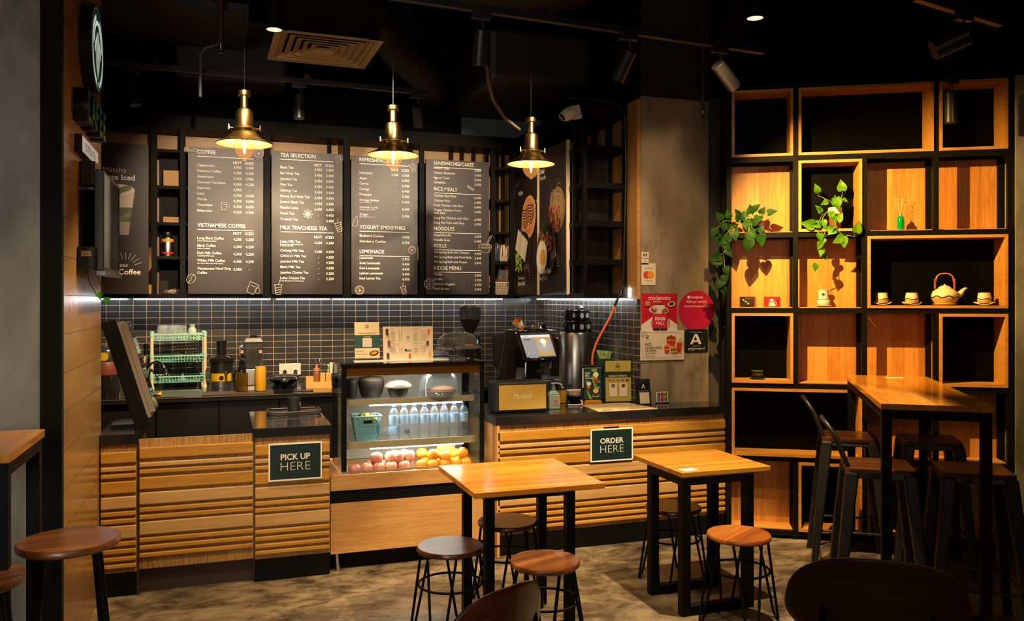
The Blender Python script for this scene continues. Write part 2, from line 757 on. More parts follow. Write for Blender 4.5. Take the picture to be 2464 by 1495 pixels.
tileb = tilemat('slate_tile_back', 0, 0.0985, 0.0512, 0.0022, '#383736', '#403f3d', '#b99a78', 0.20, 0.02)
tiler = tilemat('slate_tile_right', 1, 0.0985, 0.0512, 0.0022, '#383736', '#403f3d', '#b99a78', 0.20, 0.02)
plankl = tilemat('glossy_tan_planks', 1, 2.4, 0.168, 0.0016, '#a37a48', '#aa8250', '#4a3418', 0.22, 1.67 - 1.68, 0.5, 0.5)

# ---------------------------------------------------------------- the setting
struct('floor', MB().box(-6, 8, -3, 9, -0.1, 0), floormat())
struct('ceiling', MB().box(-6, 8, -3, 9, 4.45, 4.6), blackp)
struct('wall_back', MB().box(-2.2, 2.81, 7.3, 7.45, 0, 1.68), tileb)
struct('trim_1', MB().box(-2.2, 2.81, 7.3, 7.45, 1.68, 3.10), tan, label='tan laminate upper back wall')
struct('trim_2', MB().box(-2.2, 2.81, 7.3, 7.45, 3.10, 4.45), blackp, label='black upper back wall')
struct('wall_right', MB().box(2.81, 2.95, 5.36, 7.45, 0, 1.655), tiler)
struct('trim_3', MB().box(2.81, 2.95, 5.36, 7.45, 1.655, 3.10), tan, label='tan laminate upper side wall')
struct('trim_4', MB().box(2.81, 2.95, 5.36, 7.45, 3.10, 4.45), blackp, label='black upper side wall')
struct('trim_10', MB().box(2.03, 2.80, 7.26, 7.299, 3.10, 3.75), mat('cool_lit_wall', '#5e666c', 0.8), label='grey board standing for cool light on the wall above the rack')  # cool light on the wall put into the colour of a grey board
# concrete column: bare below, painted black above
cb = MB().box(2.835, 3.395, 5.35, 5.9, 0, 3.12)
struct('wall_column', cb, conc)
cb = MB().box(2.835, 3.395, 5.345, 5.9, 3.12, 4.45)
struct('trim_5', cb, mat('black_emulsion', (0.011, 0.010, 0.008), 0.85), label='column painted black above the bare concrete')
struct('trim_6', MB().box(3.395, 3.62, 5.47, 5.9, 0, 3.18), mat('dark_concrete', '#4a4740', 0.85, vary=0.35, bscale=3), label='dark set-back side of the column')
struct('trim_7', MB().box(3.395, 3.62, 5.465, 5.9, 3.18, 4.45), blackp)

SHX = Matrix.Translation((3.34, 4.99, 0)) @ RZ(-30.46)


def sh(x, y, z=0):
    return SHX @ Vector((x, y, z))


struct('wall_shelf', MB().box(-0.05, 1.80, 0.215, 0.33, 0, 4.45, SHX), blackp)
struct('wall_far_right', MB().box(1.812, 4.2, -0.02, 0.25, 0, 3.12, SHX), concl)
struct('trim_8', MB().box(1.812, 4.2, -0.03, 0.25, 3.12, 4.45, SHX), blackp)
# left stub wall with planks, its black corner post and the big column
struct('wall_left', MB().box(-0.70, -0.65, 3.951, 5.14, 0, 4.45), plankl)
struct('trim_9', MB().box(-0.722, -0.642, 3.895, 3.95, 0, 4.45), blackp, label='black steel corner post', bevel=0.003)
struct('wall_far_left', MB().box(-2.6, -0.722, 3.90, 4.4, 0, 4.45), concl)
struct('wall_outer_left', MB().box(-2.3, -2.2, 4.4, 7.45, 0, 4.45), blackp)

# ---------------------------------------------------------------- tall bookcase on the angled wall
XP = [-0.006, 0.438, 0.884, 1.333, 1.785]
ZR = [0.040, 0.550, 1.055, 1.576, 2.100, 2.625, 3.125]
case = thing('bookcase', 'tall black steel bookcase with oak box cubbies on the angled wall', 'bookcase', (3.34, 4.99, 0), -30.46)
D = 0.20


def has_post(i, j):
    """does the upright i stand open beside row j (rows from the bottom)"""
    return not ((i == 2 and j == 5) or (i == 3 and j == 3) or (i == 1 and j == 1))


for i, x in enumerate(XP):
    for y in (0, D - 0.03):
        z = 0
        runs = []
        for j in range(6):
            if has_post(i, j):
                lo, hi = ZR[j] - (0.04 if j == 0 else 0.0), ZR[j + 1]
                if runs and abs(runs[-1][1] - lo) < 1e-6:
                    runs[-1][1] = hi
                else:
                    runs.append([lo, hi])
        for lo, hi in runs:
            part('post', MB().box(x - 0.0165, x + 0.0165, y, y + 0.03, lo, hi), black, case)
for z in ZR:
    for y in (0, D - 0.03):
        part('rail', MB().box(XP[0] - 0.016, XP[-1] + 0.016, y - 0.001, y + 0.031, z - 0.0175, z + 0.0175), black, case)
    m = MB()
    for x in XP:
        m.box(x - 0.0165, x + 0.0165, 0.03, D - 0.03, z - 0.0175, z + 0.0175)
    part('cross_bar', m, black, case)


def cell(i0, i1, j):
    return XP[i0] + 0.0175, XP[i1] - 0.0175, ZR[j] + 0.018, ZR[j + 1] - 0.018


for i, j in ((0, 4), (2, 4), (3, 4), (0, 3), (1, 3), (1, 2), (2, 2), (2, 1), (3, 1), (0, 0), (3, 0)):
    x0, x1, z0, z1 = cell(i, i + 1, j)
    part('back_panel', MB().box(x0 - 0.012, x1 + 0.012, D - 0.002, D + 0.012, z0 - 0.012, z1 + 0.012), shelfw, case)
    part('shelf_board', MB().box(x0, x1, 0.03, D - 0.003, z0 - 0.0004, z0 + 0.006), boxw, case)
for i0, i1, j in ((0, 1, 5), (1, 3, 5), (3, 4, 5), (1, 2, 4), (2, 4, 3), (0, 1, 2), (3, 4, 2), (0, 2, 1), (1, 2, 0), (2, 3, 0)):
    x0, x1, z0, z1 = cell(i0, i1, j)
    t = 0.019
    m = MB()
    m.box(x0, x1, -0.012, D, z0, z0 + t).box(x0, x1, -0.012, D, z1 - t, z1)
    m.box(x0, x0 + t, -0.012, D, z0 + t, z1 - t).box(x1 - t, x1, -0.012, D, z0 + t, z1 - t)
    c = part('box_cubby', m, boxw, case)
    part('back_panel', MB().box(x0 + t, x1 - t, D - 0.012, D - 0.004, z0 + t, z1 - t), mat('black_panel', (0.0012, 0.0011, 0.0011), 0.5, bump=0.1, spec=0.05), c)

# ---------------------------------------------------------------- black upper racks with the menu boards
rack = thing('wall_rack', 'long black slatted rack on the back wall carrying the menu boards', 'rack', (0, 7.28, 1.665))
ZS = [2.816, 2.531, 2.245, 1.98]
m = MB().box(-0.97, 2.44, -0.30, -0.005, 0, 0.032)
part('bottom_board', m, black, rack)
part('beam', MB().box(-0.97, 2.44, -0.30, -0.005, 1.325, 1.425), black, rack)
for a, b in ((-0.531, -0.492), (-0.327, -0.286), (0.303, 0.352), (0.937, 0.992), (1.579, 1.622), (2.222, 2.261), (2.398, 2.44)):
    part('post', MB().box(a, b, -0.30, -0.27, 0.032, 1.325), black, rack)
for z in ZS:
    part('shelf', MB().box(-0.50, 2.43, -0.268, -0.035, z - 1.665 - 0.012, z - 1.665 + 0.012), black, rack)
part('back_panel', MB().box(-0.49, -0.29, -0.030, -0.008, 0.032, 1.14), mat('dark_red_brown_panel', '#140c0a', 0.6, spec=0.2), rack)
part('back_panel', MB().box(-0.28, 1.62, -0.030, -0.008, 0.032, 1.14), blackpl, rack)
for x in (0.16, 0.84, 1.36, 1.92, 2.02, 2.13):
    part('back_slat', MB().box(x, x + 0.03, -0.032, -0.008, 1.145, 1.325), black, rack)
for x in (2.262, 2.312, 2.362, 2.412):
    part('back_slat', MB().box(x, x + 0.022, -0.032, -0.008, 0.032, 1.325), black, rack)

rk = thing('corner_rack', 'black rack on the side wall with open ladder end and two food posters', 'rack', (2.45, 5.5, 1.665))
part('bottom_board', MB().box(0, 0.35, 0, 1.77, 0, 0.032), black, rk)
part('beam', MB().box(0, 0.35, 0, 1.77, 1.325, 1.425), black, rk)
for x in (0, 0.32):
    part('post', MB().box(x, x + 0.03, 0, 0.03, 0.032, 1.325), black, rk)
for y in (0.17, 0.86, 1.44):
    part('post', MB().box(0, 0.03, y, y + 0.028, 0.032, 1.325), black, rk)
for y in (0.24, 0.5, 0.8, 1.1, 1.4):
    part('back_slat', MB().box(0.31, 0.345, y, y + 0.05, 0.032, 1.325), black, rk)
for z in (2.762, 2.493, 2.215, 1.935):
    part('shelf', MB().box(0.002, 0.348, 0.001, 1.4, z - 1.665 - 0.03, z - 1.665 + 0.012), black, rk)
part('inner_panel', MB().box(0.004, 0.296, 0.205, 0.217, 0.032, 1.13), mat('dark_sheen_board', (0.012, 0.0105, 0.0095), 0.26), rk)

# LED strips under the racks
led = mat('cool_led', (1, 1, 1), 0.5, emit=46.0, ecol=(0.92, 0.96, 1.0))
m = MB()
x = -0.93
while x < 2.40:
    if not (-0.72 < x < -0.69 or 0.36 < x < 0.40 or 0.84 < x < 0.875):
        m.box(x, x + 0.014, 7.205, 7.217, 1.6535, 1.6600)
    x += 0.021
o = part('beads', m, led)
t = thing('led_strip', 'cool white LED strip glowing beneath the long rack over the tiles', 'light strip', (0, 0, 0))
o.parent = t
part('backing_tape', MB().box(-0.94, 2.41, 7.203, 7.219, 1.660, 1.6648), white, t)
m = MB()
y = 5.56
while y < 7.18:
    m.box(2.735, 2.747, y, y + 0.014, 1.6535, 1.6600)
    y += 0.021
t = thing('led_strip', 'cool white LED strip under the corner rack beside the column', 'light strip')
part('beads', m, led, t)
part('backing_tape', MB().box(2.733, 2.749, 5.55, 7.2, 1.660, 1.6648), white, t)
m = MB()
for k in range(5):
    m.box(2.802, 2.8075, 5.475, 5.487, 1.672 + k * 0.014, 1.680 + k * 0.014)
tag(part('led_strip', m, led), 'short upright run of white LED beads at the rack corner', 'light strip')

# ---------------------------------------------------------------- counters
FR = [(.061, .148, 0), (.176, .211, 1), (.230, .264, 0), (.290, .382, 0), (.408, .500, 1), (.522, .557, 0), (.579, .614, 0), (.632, .732, 1), (.755, .790, 0), (.812, .847, 0), (.872, .906, 0), (.928, .960, 0)]


def slats(par, x0, x1, z0, z1, skip_last=False):
    h = z1 - z0
    part('backing_panel', MB().box(x0, x1, 0, 0.02, z0, z1), slatback, par)
    for tone in (0, 1):
        m = MB()
        for k, (a, b, c) in enumerate(FR):
            if c != tone or (skip_last and k == 11):
                continue
            zb, zt = z1 - b * h, z1 - a * h
            m.prism([(0, 0)] * 0 + [(x0 + .002, zb), (x1 - .002, zb), (x1 - .002, zt), (x0 + .002, zt)], -0.020, 0.0)
        part('slat_facing', m, (slatw, slatp)[tone], par, bevel=0.005, label=('honey coloured slats', 'paler slats')[tone])


def counter(name, label, x0, x1, ytop, topz=0.90, left=False):
    t = thing(name, label, 'counter', (x0, 5.08, 0))
    w = x1 - x0
    slats(t, 0, w, 0.132, topz - 0.055)
    part('carcass', MB().box(0.004, w - 0.004, 0.02, ytop - 5.08 - 0.01, 0.132, topz - 0.055), tan, t)
    part('kick_board', MB().box(0, w, 0.002, ytop - 5.08 - 0.02, 0, 0.132), black, t)
    part('worktop', MB().box(-0.012, w + 0.012, -0.022, ytop - 5.08, topz - 0.055, topz), blackw, t, bevel=0.003)
    return t


counter('pickup_counter', 'narrow slatted wooden counter with the pick up sign', 0.168, 0.600, 5.86)
t = counter('end_counter', 'short slatted counter end against the tan plank wall', -0.645, -0.462, 5.70, 0.905)
t = thing('counter_gate', 'wide slatted wooden gate panel hung clear of the floor', 'gate', (-0.450, 5.082, 0))
slats(t, 0, 0.612, 0.140, 0.868, True)
part('gate_post', MB().box(-0.011, -0.001, -0.005, 0.03, 0, 0.88), mat('dark_brown_edge', '#3a2210', 0.5), t)
part('gate_post', MB().box(0.613, 0.6175, -0.005, 0.03, 0, 0.88), MATS['dark_brown_edge'], t)
part('kick_board', MB().box(0.0, 0.612, 0.045, 0.06, 0, 0.2), mat('dark_brown_kick', '#33231a', 0.6), t)
part('gate_frame', MB().box(0.0, 0.612, 0.02, 0.06, 0.2, 0.85), MATS['dark_brown_edge'], t)

oc = thing('order_counter', 'long slatted wooden counter with black worktop and the order sign', 'counter', (1.653, 5.08, 0))
slats(oc, 0, 1.70, 0.132, 0.845)
part('side_panel', MB().box(-0.003, 0.016, -0.02, 0.66, 0.0, 0.845), wood('upright_tan_side', '#b07c3e', '#c08c4c', '#cf9c5e', 'z', 0.45, 0.6), oc)
part('carcass', MB().box(0.016, 1.15, 0.02, 0.66, 0.132, 0.845), tan, oc)
part('carcass', MB().box(1.15, 1.69, 0.02, 0.262, 0.132, 0.845), tan, oc)
part('kick_board', MB().box(0.016, 1.70, 0.001, 0.25, 0, 0.132), black, oc)
m = MB().box(-0.012, 1.715, -0.022, 0.266, 0.845, 0.90).box(-0.012, 1.15, 0.266, 0.68, 0.845, 0.90)
part('worktop', m, blackw, oc)

bc = thing('back_counter', 'black back worktop with dark cupboards along the tiled wall', 'counter', (-1.3, 6.33, 0))
part('worktop', MB().box(0, 3.50, 0, 0.965, 0.925, 0.96), blackw, bc)
part('edge_strip', MB().box(0, 3.50, -0.004, 0.0, 0.953, 0.958), mat('worn_gilt_edge', '#8a6a3c', 0.35, 0.6), bc)
for k in range(5):
    part('door', MB().box(0.01 + k * 0.42, 0.42 + k * 0.42, 0.03, 0.05, 0.08, 0.915), blackpl, bc)
part('carcass', MB().box(0, 3.50, 0.05, 0.965, 0, 0.925), black, bc)
t = thing('side_counter', 'black worktop run beneath the urn and espresso machine', 'counter', (2.14, 5.90, 0))
part('worktop', MB().box(0.10, 0.665, 0, 1.39, 0.865, 0.90), blackw, t)
part('carcass', MB().box(0.12, 0.665, 0.01, 1.39, 0, 0.865), black, t)


# signs on the counter fronts
def desk_sign(name, label, x0, x1, z0, z1, top, bottom, y):
    t = thing(name, label, 'sign', (x0, y, z0))
    w, h = x1 - x0, z1 - z0
    part('panel', MB().box(0, w, 0, 0.008, 0, h), white, t, label='white border board')
    p = Print()
    b = 0.009
    p.rect(b, w - b, b, h - b, '#0b2321')
    p.ring(w * 0.93, h * 0.22, w * .10, w * .10, .0015, '#12302c', 0, 20, 170)
    p.text(top, w * 0.5, h * 0.555, h * 0.16, '#d8d0c0', 'C', 0.022, fit=w * .55)
    p.text(bottom, w * 0.5, h * 0.265, h * 0.245, '#cfc8b8', 'C', -0.020, fit=w * .55)
    p.done('lettering', t)
    return t


desk_sign('pickup_sign', 'dark green sign reading PICK UP HERE on slatted counter front', 0.244, 0.551, 0.587, 0.808, 'PICK UP', 'HERE', 5.049)
t = desk_sign('order_sign', 'dark green sign reading ORDER HERE on slatted counter front', 2.301, 2.615, 0.569, 0.788, 'ORDER', 'HERE', 5.049)
part('hook', MB().box(0.10, 0.21, 0.0, 0.011, 0.219, 0.229), black, t)

# ---------------------------------------------------------------- menu boards
CR = '#f6ece0'


def doodle(p, kind, x, z, s, rot=0, col='#c9b9a8'):
    """small white outline drawings printed on the boards"""
    c, q = math.cos(R(rot)), math.sin(R(rot))
    def P(*pts):
        return [(x + (u * c - v * q) * s, z + (u * q + v * c) * s) for u, v in pts]
    w = 0.0032
    if kind == 'mug':
        p.line(P((-.5, .5), (-.4, -.5), (.25, -.5), (.35, .5)), w, col, True)
        p.ring(x + .45 * s * c, z + .45 * s * q, .2 * s, .28 * s, w, col)
        p.line(P((-.3, .2), (.2, .25)), w, col)
    elif kind == 'cup':
        p.line(P((-.35, .45), (-.25, -.6), (.25, -.6), (.35, .45)), w, col, True)
        p.line(P((-.42, .45), (.42, .45)), w * 1.3, col)
        p.line(P((0, .45), (.2, 1.0)), w, col)
        p.line(P((-.3, .1), (.3, .2)), w, col)
        p.line(P((-.28, -.15), (.28, -.05)), w, col)
        p.line(P((-.27, -.4), (.27, -.3)), w, col)
    elif kind == 'star':
        for k in range(8):
            a = R(45 * k)
            p.line(P((0, 0), (.6 * math.cos(a - .2), .6 * math.sin(a - .2)), (.85 * math.cos(a), .85 * math.sin(a)), (.6 * math.cos(a + .2), .6 * math.sin(a + .2))), w, col, True)
    elif kind == 'slice':
        p.ring(x, z, .6 * s, .6 * s, w * 1.2, col)
        p.ring(x, z, .48 * s, .48 * s, w * .7, col)
        for k in range(4):
            a = R(45 * k + rot)
            p.line([(x - .45 * s * math.cos(a), z - .45 * s * math.sin(a)), (x + .45 * s * math.cos(a), z + .45 * s * math.sin(a))], w * .8, col)
    elif kind == 'bean':
        p.ring(x, z, .6 * s, .45 * s, w, col, 60 + rot)
        p.line(P((-.3, -.45), (.02, -.1), (-.02, .1), (.3, .45)), w, col)
    elif kind == 'waffle':
        p.ring(x, z, .6 * s, .6 * s, w, col)
        for k in (-.3, 0, .3):
            p.line([(x + k * s, z - .5 * s), (x + k * s, z + .5 * s)], w * .8, col)
            p.line([(x - .5 * s, z + k * s), (x + .5 * s, z + k * s)], w * .8, col)
    elif kind == 'bowl':
        p.ring(x, z, .7 * s, .7 * s, w, col, 0, 180, 360)
        p.ring(x, z, .7 * s, .25 * s, w, col)
        for k in range(5):
            p.ring(x + (k - 2) * .2 * s, z, .18 * s, .18 * s, w * .7, col)
        p.line(P((.1, .1), (.6, 1.1)), w, col)
        p.line(P((.25, .1), (.75, 1.1)), w, col)
    elif kind == 'roll':
        p.line(P((-.7, .2), (.5, .2), (.7, 0), (.5, -.2), (-.7, -.2)), w, col, True)
        p.line(P((-.6, .05), (.5, .05)), w, col)
        p.line(P((-.6, -.08), (.5, -.08)), w, col)
    elif kind == 'bottle':
        p.line(P((-.3, -.7), (-.3, .1), (-.1, .4), (-.1, .75), (.1, .75), (.1, .4), (.3, .1), (.3, -.7)), w, col, True)
        p.ring(x, z - .2 * s, .2 * s, .25 * s, w, col)
    elif kind == 'rays':
        for k in range(9):
            a = R(160 - 17.5 * k + rot)
            p.line([(x + .55 * s * math.cos(a), z + .55 * s * math.sin(a)), (x + s * math.cos(a), z + s * math.sin(a))], w, col)


boardm = mat('dark_brown_board', '#241917', 0.42, bump=0.05, bscale=300)


def menu_board(name, label, x0, x1, z1, rows, deco, y=6.95):
    w, h = x1 - x0, z1 - 1.697
    t = thing(name, label, 'menu board', (x0, y, 1.697), 0, 'menu boards over the counter')
    part('panel', MB().box(0, w, 0, 0.028, 0, h), boardm, t)
    p = Print()
    for r in rows:
        k = r[0]
        if k == 'H':
            p.text(r[1], w * 0.12, h - r[2], 0.031, CR, 'L', 0.009, r[3] if len(r) > 3 else 0.93)
            p.rect(w * 0.12, w * 0.87, h - r[2] - 0.024, h - r[2] - 0.019, CR)
        elif k == 'C':
            if r[1]:
                p.text(r[1], w * 0.705, h - r[3], 0.022, CR, 'R', 0.012)
            p.text(r[2], w * 0.87, h - r[3], 0.022, CR, 'R', 0.012)
        elif k == 'I':
            p.text(r[1], w * 0.12, h - r[4], 0.0205, CR, 'L', 0.004, 0.96)
            if r[2]:
                p.text(r[2], w * (0.705 if r[2] != '-' else 0.66), h - r[4] - 0.006, 0.0205, CR, 'R', 0.004)
            if r[3]:
                p.text(r[3], w * (0.87 if r[3] != '-' else 0.82), h - r[4] - 0.006, 0.0205, CR, 'R', 0.004)
        elif k == 'S':
            p.text(r[1], w * 0.12, h - r[2], 0.0105, CR, 'L', 0.0, 0.95)
    for kind, x, z, s, rot in deco:
        doodle(p, kind, x * w, h - z, s, rot)
    p.done('lettering', t, printmat(0.4), (0, -0.0004, 0))
    return t


def px(n):
    return n * 0.00088


# vertical offsets are distances below the top edge of each board (metres)
rows = [('H', 'COFFEE', .053), ('C', 'HOT', 'ICED', .122)]
for k, (n, a, b) in enumerate((('Cappuccino', '3,950', '4,450'), ('Hazelnut Coffee', '3,950', '4,450'), ('Americano', '2,950', '2,950'), ('Caramel Macchiato', '4,250', '4,250'), ('Espresso', '2,950', '-'), ('Latte', '4,250', '4,650'), ('Mocha', '4,250', '4,650'), ('Chocolate', '4,250', '4,650'), ('Babyccino', '4,250', '4,250'))):
    rows.append(('I', n, a, b, .152 + k * .0445))
rows += [('H', 'VIETNAMESE COFFEE', .628, .90), ('C', 'HOT', 'ICED', .683)]
for k, (n, s) in enumerate((('Long Black Coffee', 'Classic Vietnamese Blend'), ('Black Coffee', 'Robust & Intense'), ('Rich Milk Coffee', 'Condensed Milk Lover'), ('White Milk Coffee', 'For Those Who Love Extra Sweet'))):
    rows += [('I', n, '4,250', '4,250', .724 + k * .0585), ('S', s, .742 + k * .0585)]
rows += [('I', 'Vietnamese Hand Drip', '5,950', '-', .962), ('I', 'Coffee', '', '', .996)]
menu_board('menu_board', 'dark menu board headed COFFEE and VIETNAMESE COFFEE', -0.266, 0.296, 2.850, rows,
           [('roll', .04, .03, .07, 0), ('slice', .94, .03, .06, 10), ('mug', .48, .462, .055, 0), ('bean', .04, 1.035, .065, 0), ('mug', .86, 1.11, .085, -25)])

rows = [('H', 'TEA SELECTION', .045), ('C', 'HOT', 'ICED', .110)]
for k, (n, a, b) in enumerate((('Black Tea', '3,450', '3,450'), ('Earl Grey Tea', '3,450', '3,450'), ('Jasmine Tea', '3,450', '3,450'), ('Mint Tea', '3,450', '3,450'), ('Oolong Tea', '3,450', '3,450'), ('Honey Earl Grey Tea', '4,450', '4,450'), ('Lemon Black Tea', '4,450', '4,450'), ('Matcha Latte', '4,450', '4,450'), ('Peach Tea', '-', '4,450'), ('Tropical Tea', '-', '4,450'))):
    rows.append(('I', n, a, b, .140 + k * .0465))
rows += [('H', 'MILK TEA/CHEESE TEA', .632, .88), ('C', 'HOT', 'ICED', .700)]
rows += [('I', 'Lafee Milk Tea', '4,250', '4,250', .740), ('S', 'Butterfly Tea, Chinese Black Tea', .758), ('S', '& Condensed Milk', .770)]
for k, (n, a, b) in enumerate((('Oolong Milk Tea', '4,250', '4,250'), ('CHOCO Milk Tea', '-', '4,250'), ('Jasmine Milk Tea', '-', '4,250'), ('Black Milk Tea', '-', '4,250'), ('Jasmine Cheese Tea', '-', '5,250'), ('Lafee Cheese Tea', '-', '5,250'))):
    rows.append(('I', n, a, b, .812 + k * .0445))
rows.append(('S', 'Fruity Blend with a Creamy Tang', 1.053))
menu_board('menu_board', 'dark menu board headed TEA SELECTION and MILK TEA/CHEESE TEA', 0.360, 0.924, 2.853, rows,
           [('mug', .94, .045, .055, 15), ('star', .50, .505, .05, 0), ('cup', .94, .60, .07, 15), ('cup', .09, 1.115, .075, 0)])

rows = [('H', 'REFRESHING JUICE', .045), ('C', 'HOT', 'ICED', .115)]
for n, a, b, z in (('Lime Juice', '3,250', '3,250', .150), ('Apple', '-', '5,950', .195), ('Carrot', '-', '5,950', .240), ('Orange', '-', '6,450', .285), ('Pineapple', '-', '5,450', .330), ('Orange Bubble', '-', '6,450', .377), ('Summer Love', '-', '6,450', .437), ('Zinger', '-', '5,950', .497), ('Blueberry Cookies', '', '5,950', .675), ('Strawberry Cookies', '', '5,950', .721)):
    rows.append(('I', n, a, b, z))
rows += [('S', 'Sunkist & Carrot', .393), ('S', 'Pineapple, Apple & Mint', .453), ('S', 'Spiced Apple & Carrot', .513), ('H', 'YOGURT SMOOTHIES', .608), ('H', 'LEMONADE', .812)]
for k, (n, b) in enumerate((('Lemonade', '3,950'), ('Soda Lemonade', '4,450'), ('Kiwi Lemonade', '4,450'), ('Lychee Lemonade', '4,450'), ('Iced Lemon Tea', '4,450'))):
    rows.append(('I', n, '', b, .860 + k * .0425))
menu_board('menu_board', 'dark menu board headed YOGURT SMOOTHIES and LEMONADE', 0.996, 1.556, 2.851, rows,
           [('cup', .92, .08, .06, 15), ('bottle', .06, .55, .06, -15), ('slice', .91, .78, .055, 20), ('slice', .12, 1.12, .06, 0), ('cup', .78, 1.115, .06, 15)])

rows = [('H', 'SANDWICHES/CAKES', .045, .88)]
for n, b, z in (('Banana Cake', '2,950', .082), ('Cheese Sandwich', '3,450', .123), ('Egg on Toast', '2,950', .164), ('Omelette', '2,950', .205), ('Chicken Basil Rice', '6,450', .320), ('Chicken Rice', '6,450', .361), ('Fried Chicken with Rice', '6,450', .402), ('Ginger Chicken Curry', '6,450', .442), ('with Rice', '', .468), ('Kung Pao Chicken with Rice', '6,950', .510), ('Kung Pao Pork with Rice', '6,950', .551), ('Dried Noodle', '5,950', .658), ('Noodle Soup', '6,450', .699), ('VN Spring Roll with Chicken', '4,450', .806), ('VN Spring Roll with Pork Belly', '5,450', .847), ('VN Spring Roll with Prawn', '5,450', .888), ('Waffle', '2,950', .996), ('Croffle', '2,950', 1.037), ('Chicken Nuggets', '3,950', 1.078), ('Hash Brown', '3,950', 1.119)):
    rows.append(('I', n, '', b, z))
rows += [('H', 'RICE MEALS', .268), ('H', 'NOODLES', .608), ('H', 'ROLLS', .755), ('H', 'KIDDIE MENU', .946)]
menu_board('menu_board', 'dark menu board headed SANDWICHES/CAKES, RICE MEALS and NOODLES', 1.629, 2.193, 2.856, rows,
           [('roll', .70, .235, .05, -30), ('bowl', .93, .735, .085, 0), ('waffle', .05, 1.07, .075, 0)])

# tall poster with the iced drink
t = thing('drink_poster', 'tall dark poster of an iced matcha drink behind the screen', 'poster', (-0.99, 6.95, 1.695))
part('panel', MB().box(0, 0.44, 0, 0.028, 0, 1.148), boardm, t)
p = Print()
p.text('Matcha', 0.285, 0.925, 0.042, CR, 'R', -0.012)
p.text('Latte Iced', 0.345, 0.868, 0.044, CR, 'R', 0.016)
g = [(0.175, 0.45), (0.300, 0.45), (0.345, 0.79), (0.135, 0.79)]
p.poly(g, '#8a7a6a')
p.poly([(0.160, 0.55), (0.313, 0.55), (0.332, 0.70), (0.147, 0.70)], '#4f5a2c')
p.poly([(0.150, 0.66), (0.327, 0.66), (0.345, 0.79), (0.135, 0.79)], '#cbb9a6')
p.poly([(0.172, 0.45), (0.302, 0.45), (0.312, 0.55), (0.163, 0.55)], '#a8988a')
p.disc(0.24, 0.79, 0.105, 0.045, '#d8cab4')
p.disc(0.275, 0.80, 0.050, 0.022, '#5c6a22', 20)
p.disc(0.20, 0.78, 0.055, 0.016, '#66742a', -15)
for a, b in ((.22, .62), (.29, .60), (.24, .57)):
    p.disc(a, b, .03, .018, '#6f7650', 30)
p.ring(0.24, 0.79, 0.105, 0.045, 0.003, '#a89a88')
p.text('Vietnamese', 0.295, 0.205, 0.036, CR, 'R', -0.012, 0.9)
p.text('Milk Coffee', 0.385, 0.150, 0.042, CR, 'R', 0.016)
doodle(p, 'rays', 0.28, 0.20, 0.12, 0)
p.done('print', t)

# two food posters on the side rack, facing across the room
def noodles(p, x, z, r, n, col):
    for k in range(n):
        a = random.uniform(0, 360)
        p.ring(x + random.uniform(-.4, .4) * r, z + random.uniform(-.4, .4) * r, r * random.uniform(.3, .6), r * random.uniform(.3, .6), .003, col, 0, a, a + 150, 8)


t = thing('food_poster', 'dark poster with waffle and spring rolls in the corner', 'poster', (2.438, 6.96, 1.69), -90, 'food posters on the side rack')
part('panel', MB().box(0.0, 0.56, 0, 0.02, 0, 1.15), boardm, t)
part('edge_strip', MB().box(0.562, 0.576, -0.004, 0.02, 0, 1.15), cream, t)
p = Print()
p.disc(0.32, 0.62, 0.25, 0.20, '#1a1512', 60)
p.disc(0.35, 0.66, 0.19, 0.165, '#ecae74', 60)
p.disc(0.35, 0.665, 0.16, 0.14, '#d8804a', 60)
for k in range(-3, 4):
    p.line([(0.35 + k * .045 - .07, 0.53), (0.35 + k * .045 + .07, 0.79)], .008, '#f0bc84')
    p.line([(0.22, 0.665 + k * .035), (0.48, 0.665 + k * .035 + .03)], .008, '#f0bc84')
for k in range(7):
    p.line([(0.21, 0.60 + k * .022), (0.28, 0.57 + k * .026), (0.35, 0.63 + k * .022), (0.42, 0.60 + k * .026), (0.48, 0.66 + k * .016)], .007, '#2a120a')
p.disc(0.22, 0.36, 0.20, 0.19, '#201a17', 0)
p.ring(0.22, 0.36, 0.20, 0.19, 0.004, '#6a625c')
for k in range(26):
    p.disc(random.uniform(.04, .20), random.uniform(.22, .36), .03, .012, random.choice(['#a4c62c', '#c0d848', '#88aa24']), random.uniform(0, 180), 8)
for k in range(4):
    x, z = 0.09 + k * .062, 0.46 - k * .03
    p.poly([(x - .05, z - .05), (x + .01, z - .09), (x + .085, z + .08), (x + .03, z + .12)], ('#f4ead6', '#e2d6be')[k % 2])
p.text('Waffle', 0.12, 0.865, 0.040, CR, 'L', 0.02, 0.8)
doodle(p, 'rays', 0.10, 0.90, 0.10, 40)
p.text('Vietnamese', 0.12, 0.135, 0.036, CR, 'L', -0.01, 0.75)
p.text('Spring Roll', 0.12, 0.085, 0.038, CR, 'L', 0.02, 0.78)
doodle(p, 'rays', 0.34, 0.17, 0.10, -20)
p.done('print', t, printmat(0.5), (0, -0.0004, 0))

